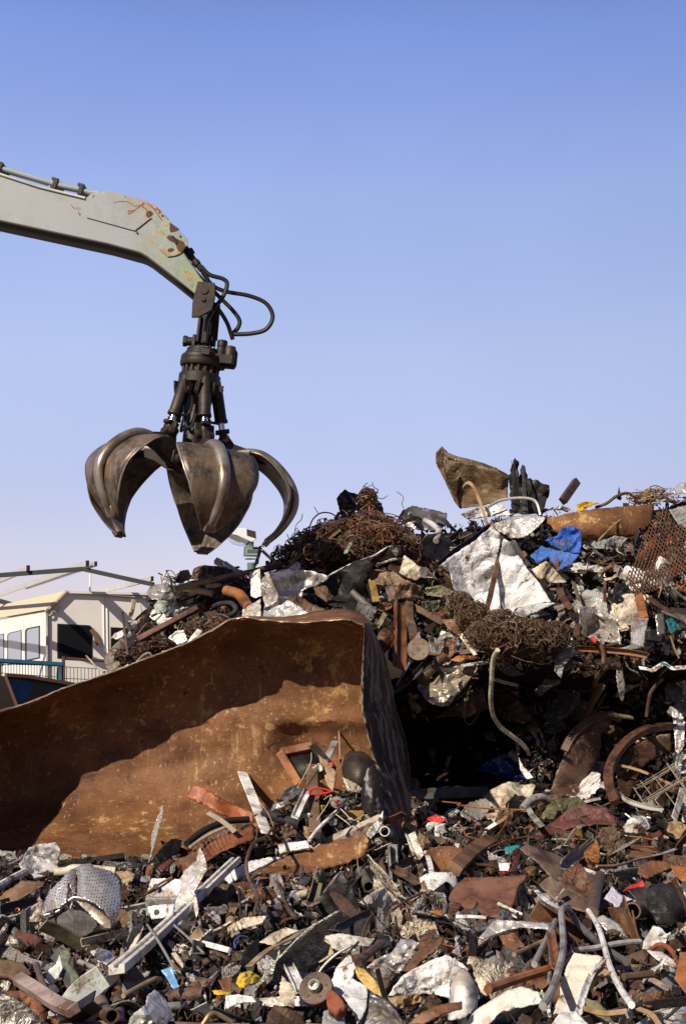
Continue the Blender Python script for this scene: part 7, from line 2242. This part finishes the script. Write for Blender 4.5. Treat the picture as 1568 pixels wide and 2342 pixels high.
for i in range(150):
    for _ in range(30):
        x, y = spot(SPOTR)
        if not on_hero(x, y):
            break
    k = ppm(DI(x, y))
    L = SPOTR.uniform(.45, 1.3) * k
    a = SPOTR.choice((SPOTR.gauss(-.5, .4), SPOTR.gauss(.5, .5), SPOTR.uniform(-1.1, 1.1)))
    P = [(x - L / 2 * math.cos(a), y - L / 2 * math.sin(a) * .6), (x + SPOTR.gauss(0, .05) * L, y + SPOTR.gauss(0, .05) * L), (x + L / 2 * math.cos(a), y + L / 2 * math.sin(a) * .6)]
    if any((inpoly(*p, TANKP) and not in_bank(*p)) or p[1] < curve(SKY, p[0]) - 8 for p in P) or on_hero(*P[0]) or on_hero(*P[2]) or (y > 1880 and any(on_hero(lerp(P[0][0], P[2][0], t_ / 8), lerp(P[0][1], P[2][1], t_ / 8)) for t_ in range(9))):
        continue
    pal = SPOTR.choices(PAL, [p[3] * {'white': .6, 'cream': .6, 'rust': 1.5, 'orange': 1.5, 'tan': 1.5, 'black': .5}.get(p[1], 1) for p in PAL])[0]
    kd = SPOTR.choice(('flat', 'flat', 'tube', 'tube', 'tube', 'angle', 'channel'))
    nm = {'flat': 'long_strip', 'tube': 'long_pipe', 'angle': 'long_angle', 'channel': 'long_channel', 'box': 'long_bar'}[kd]
    B('0', nm, name_it('long %s %s' % (pal[0], nm.split('_')[1]), x, y), C[pal[1]], pal[2], P, SPOTR.uniform(.03, .085) * k if kd != 'tube' else SPOTR.uniform(.02, .06) * k, kd, o=SPOTR.uniform(.15, .35), o2=SPOTR.uniform(.1, .3), group='long bars and strips across the heap')
HB[:] = [(min(p[0] for p in h), max(p[0] for p in h), min(p[1] for p in h), max(p[1] for p in h), h) for h in HERO]

items = []
for kind, n, s0, s1, noun, grp in KIND:
    for i in range(n):
        x, y = spot(rng)
        pal = rng.choices(PAL, [p[3] for p in PAL])[0]
        if kind == 'foil_wad':
            pal = rng.choice([p for p in PAL if p[1] in ('silver', 'steel', 'white', 'silver')])
            mat = METAL
        elif kind in ('scrap_wire', 'bent_rod', 'cast_lump') and pal[1] in ('white', 'blue', 'silver', 'sky'):
            pal = PAL[rng.choice([0, 1, 2, 5])]
            mat = pal[2]
        else:
            mat = pal[2]
        items.append((kind, x, y, pal, mat, s0, s1, noun, grp))
# nearest to a landmark first, so that the ordinals in the labels count outwards
items.sort(key=lambda t: min((l[0] - t[1]) ** 2 + (l[1] - t[2]) ** 2 for l in LAND))
for kind, x, y, pal, mat, s0, s1, noun, grp in items:
    Y = DI(x, y)
    size = s0 + (s1 - s0) * rng.random() ** 1.7
    if Y < 9.5:
        size *= .78
    i = rng.randrange(len(PROTO[kind]))
    o = bpy.data.objects.new(kind, pmesh(kind, i, mat))
    gn = rng.uniform(.65, 1.2)
    o.color = [c * gn * rng.uniform(.96, 1.04) for c in C[pal[1]][:3]] + [1]
    if in_bank(x, y) or (x < 420 and 1950 < y < 2010):
        size = min(size, .2)
    for _ in range(7):
        q = .42 * size * ppm(Y)
        if not any(on_hero(x + u * q, y + w_ * q) for u, w_ in ((1, 0), (-1, 0), (0, .7), (0, -.7), (.7, .5), (-.7, .5), (.7, -.5), (-.7, -.5))):
            break
        x, y = spot(rng)
        Y = DI(x, y)
    o.location = at(x, y, Y - rng.uniform(.02, .20))
    o.rotation_euler = (rng.uniform(0, 6.28), rng.uniform(0, 6.28), rng.uniform(0, 6.28)) if kind not in ('bent_rod', 'metal_strip', 'angle_iron', 'channel_offcut', 'pipe_offcut') else (rng.uniform(0, 6.28), rng.gauss(0, .42), rng.uniform(0, 6.28))
    o.scale = (size,) * 3
    th = PROTO[kind][i][2]
    if th:
        solid(o, th / size, 0)
    col.objects.link(o)
    w, lm = rel(x, y)
    sz = 'large ' if size > s0 + .6 * (s1 - s0) else ('small ' if size < s0 + .25 * (s1 - s0) else '')
    base = '%s%s %s %s the %s' % (sz, pal[0], noun, w, lm)
    lab = base
    for q in ORD:
        lab = base + q
        if lab not in used:
            break
    if len(lab.split()) > 16 and sz:
        lab = lab[len(sz):]
    used.add(lab)
    tag(o, lab, noun, grp)

# ================================================================== LOOSE DEBRIS, which nobody could count
DEB = MT('loose_debris')
at_ = nd(DEB.t, 'ShaderNodeAttribute', attribute_name='shade')
n1 = DEB.noise(30, 5, .7)
DEBM = DEB.fin(DEB.mix(DEB.step(n1, .4, .65), at_.outputs['Color'], DEB.mix(1.0, at_.outputs['Color'], (.45, .4, .38, 1), 'MULTIPLY')), .6, .25, n1, .3, .01)


def debris(name, n, seed, s0, s1, pick, lift=.16):
    r = random.Random(seed)
    V, Fc, colr = [], [], []
    cols_ = [C[p[1]] for p in PAL]
    wts = [p[3] * (2.2 if p[1] in ('dkrust', 'brown', 'charcoal', 'rust') else .6) for p in PAL]
    for i in range(n):
        x, y = pick(r)
        Y = DI(x, y)
        p = at(x, y, Y - r.uniform(.0, lift))
        s = s0 + (s1 - s0) * r.random() ** 2
        b = len(V)
        cc = r.choices(cols_, wts)[0]
        g = r.uniform(.2, .75)
        cc = (cc[0] * g, cc[1] * g, cc[2] * g, 1)
        rot = Matrix.Rotation(r.uniform(0, 6.28), 3, 'X') @ Matrix.Rotation(r.uniform(0, 6.28), 3, 'Y') @ Matrix.Rotation(r.uniform(0, 6.28), 3, 'Z')
        t = r.random()
        if t < .5:                      # bent flake with thickness
            a = r.uniform(.4, 1)
            q = [Vector((-.5 * r.uniform(.6, 1), -.5 * a, .1 * r.random())), Vector((.05 * r.random(), -.5 * a * r.uniform(.7, 1), -.15 * r.random())), Vector((.5, -.4 * a * r.random(), .2 * r.random())),
                 Vector((.5 * r.uniform(.5, 1), .5 * a, .1 * r.random())), Vector((0, .5 * a * r.uniform(.6, 1), -.15)), Vector((-.5, .4 * a * r.random(), .15 * r.random()))]
            off = Vector((0, 0, .04))
            V += [p + rot @ (u * s) for u in q] + [p + rot @ ((u - off) * s) for u in q]
            fs = [(0, 1, 4, 5), (1, 2, 3, 4), (6, 11, 10, 7), (7, 10, 9, 8)] + [(k, k + 6, (k + 1) % 6 + 6, (k + 1) % 6) for k in range(6)]
        elif t < .8:                    # splinter
            w = r.uniform(.03, .09)
            L = r.uniform(.8, 1.8)
            q = [Vector((sx * L / 2, sy * w, sz * w * .6)) for sx in (-1, 1) for sy in (-1, 1) for sz in (-1, 1)]
            V += [p + rot @ (u * s) for u in q]
            fs = [(0, 1, 3, 2), (4, 6, 7, 5), (0, 4, 5, 1), (2, 3, 7, 6), (0, 2, 6, 4), (1, 5, 7, 3)]
        else:                           # chunk
            q = [Vector((sx * r.uniform(.2, .42), sy * r.uniform(.2, .42), sz * r.uniform(.12, .34))) for sx in (-1, 1) for sy in (-1, 1) for sz in (-1, 1)]
            V += [p + rot @ (u * s * .75) for u in q]
            fs = [(0, 1, 3, 2), (4, 6, 7, 5), (0, 4, 5, 1), (2, 3, 7, 6), (0, 2, 6, 4), (1, 5, 7, 3)]
        for fc in fs:
            Fc.append(tuple(k + b for k in fc))
            colr += [cc] * len(fc)
    me = bpy.data.meshes.new(name)
    me.from_pydata([tuple(v) for v in V], [], Fc)
    a = me.color_attributes.new('shade', 'FLOAT_COLOR', 'CORNER')
    a.data.foreach_set('color', [c for q in colr for c in q])
    me.materials.append(DEBM)
    o = bpy.data.objects.new(name, me)
    col.objects.link(o)
    return tag(o, kind='stuff')


debris('metal_debris', 12500, 41, .03, .12, lambda r: spot(r, -120, 1800))
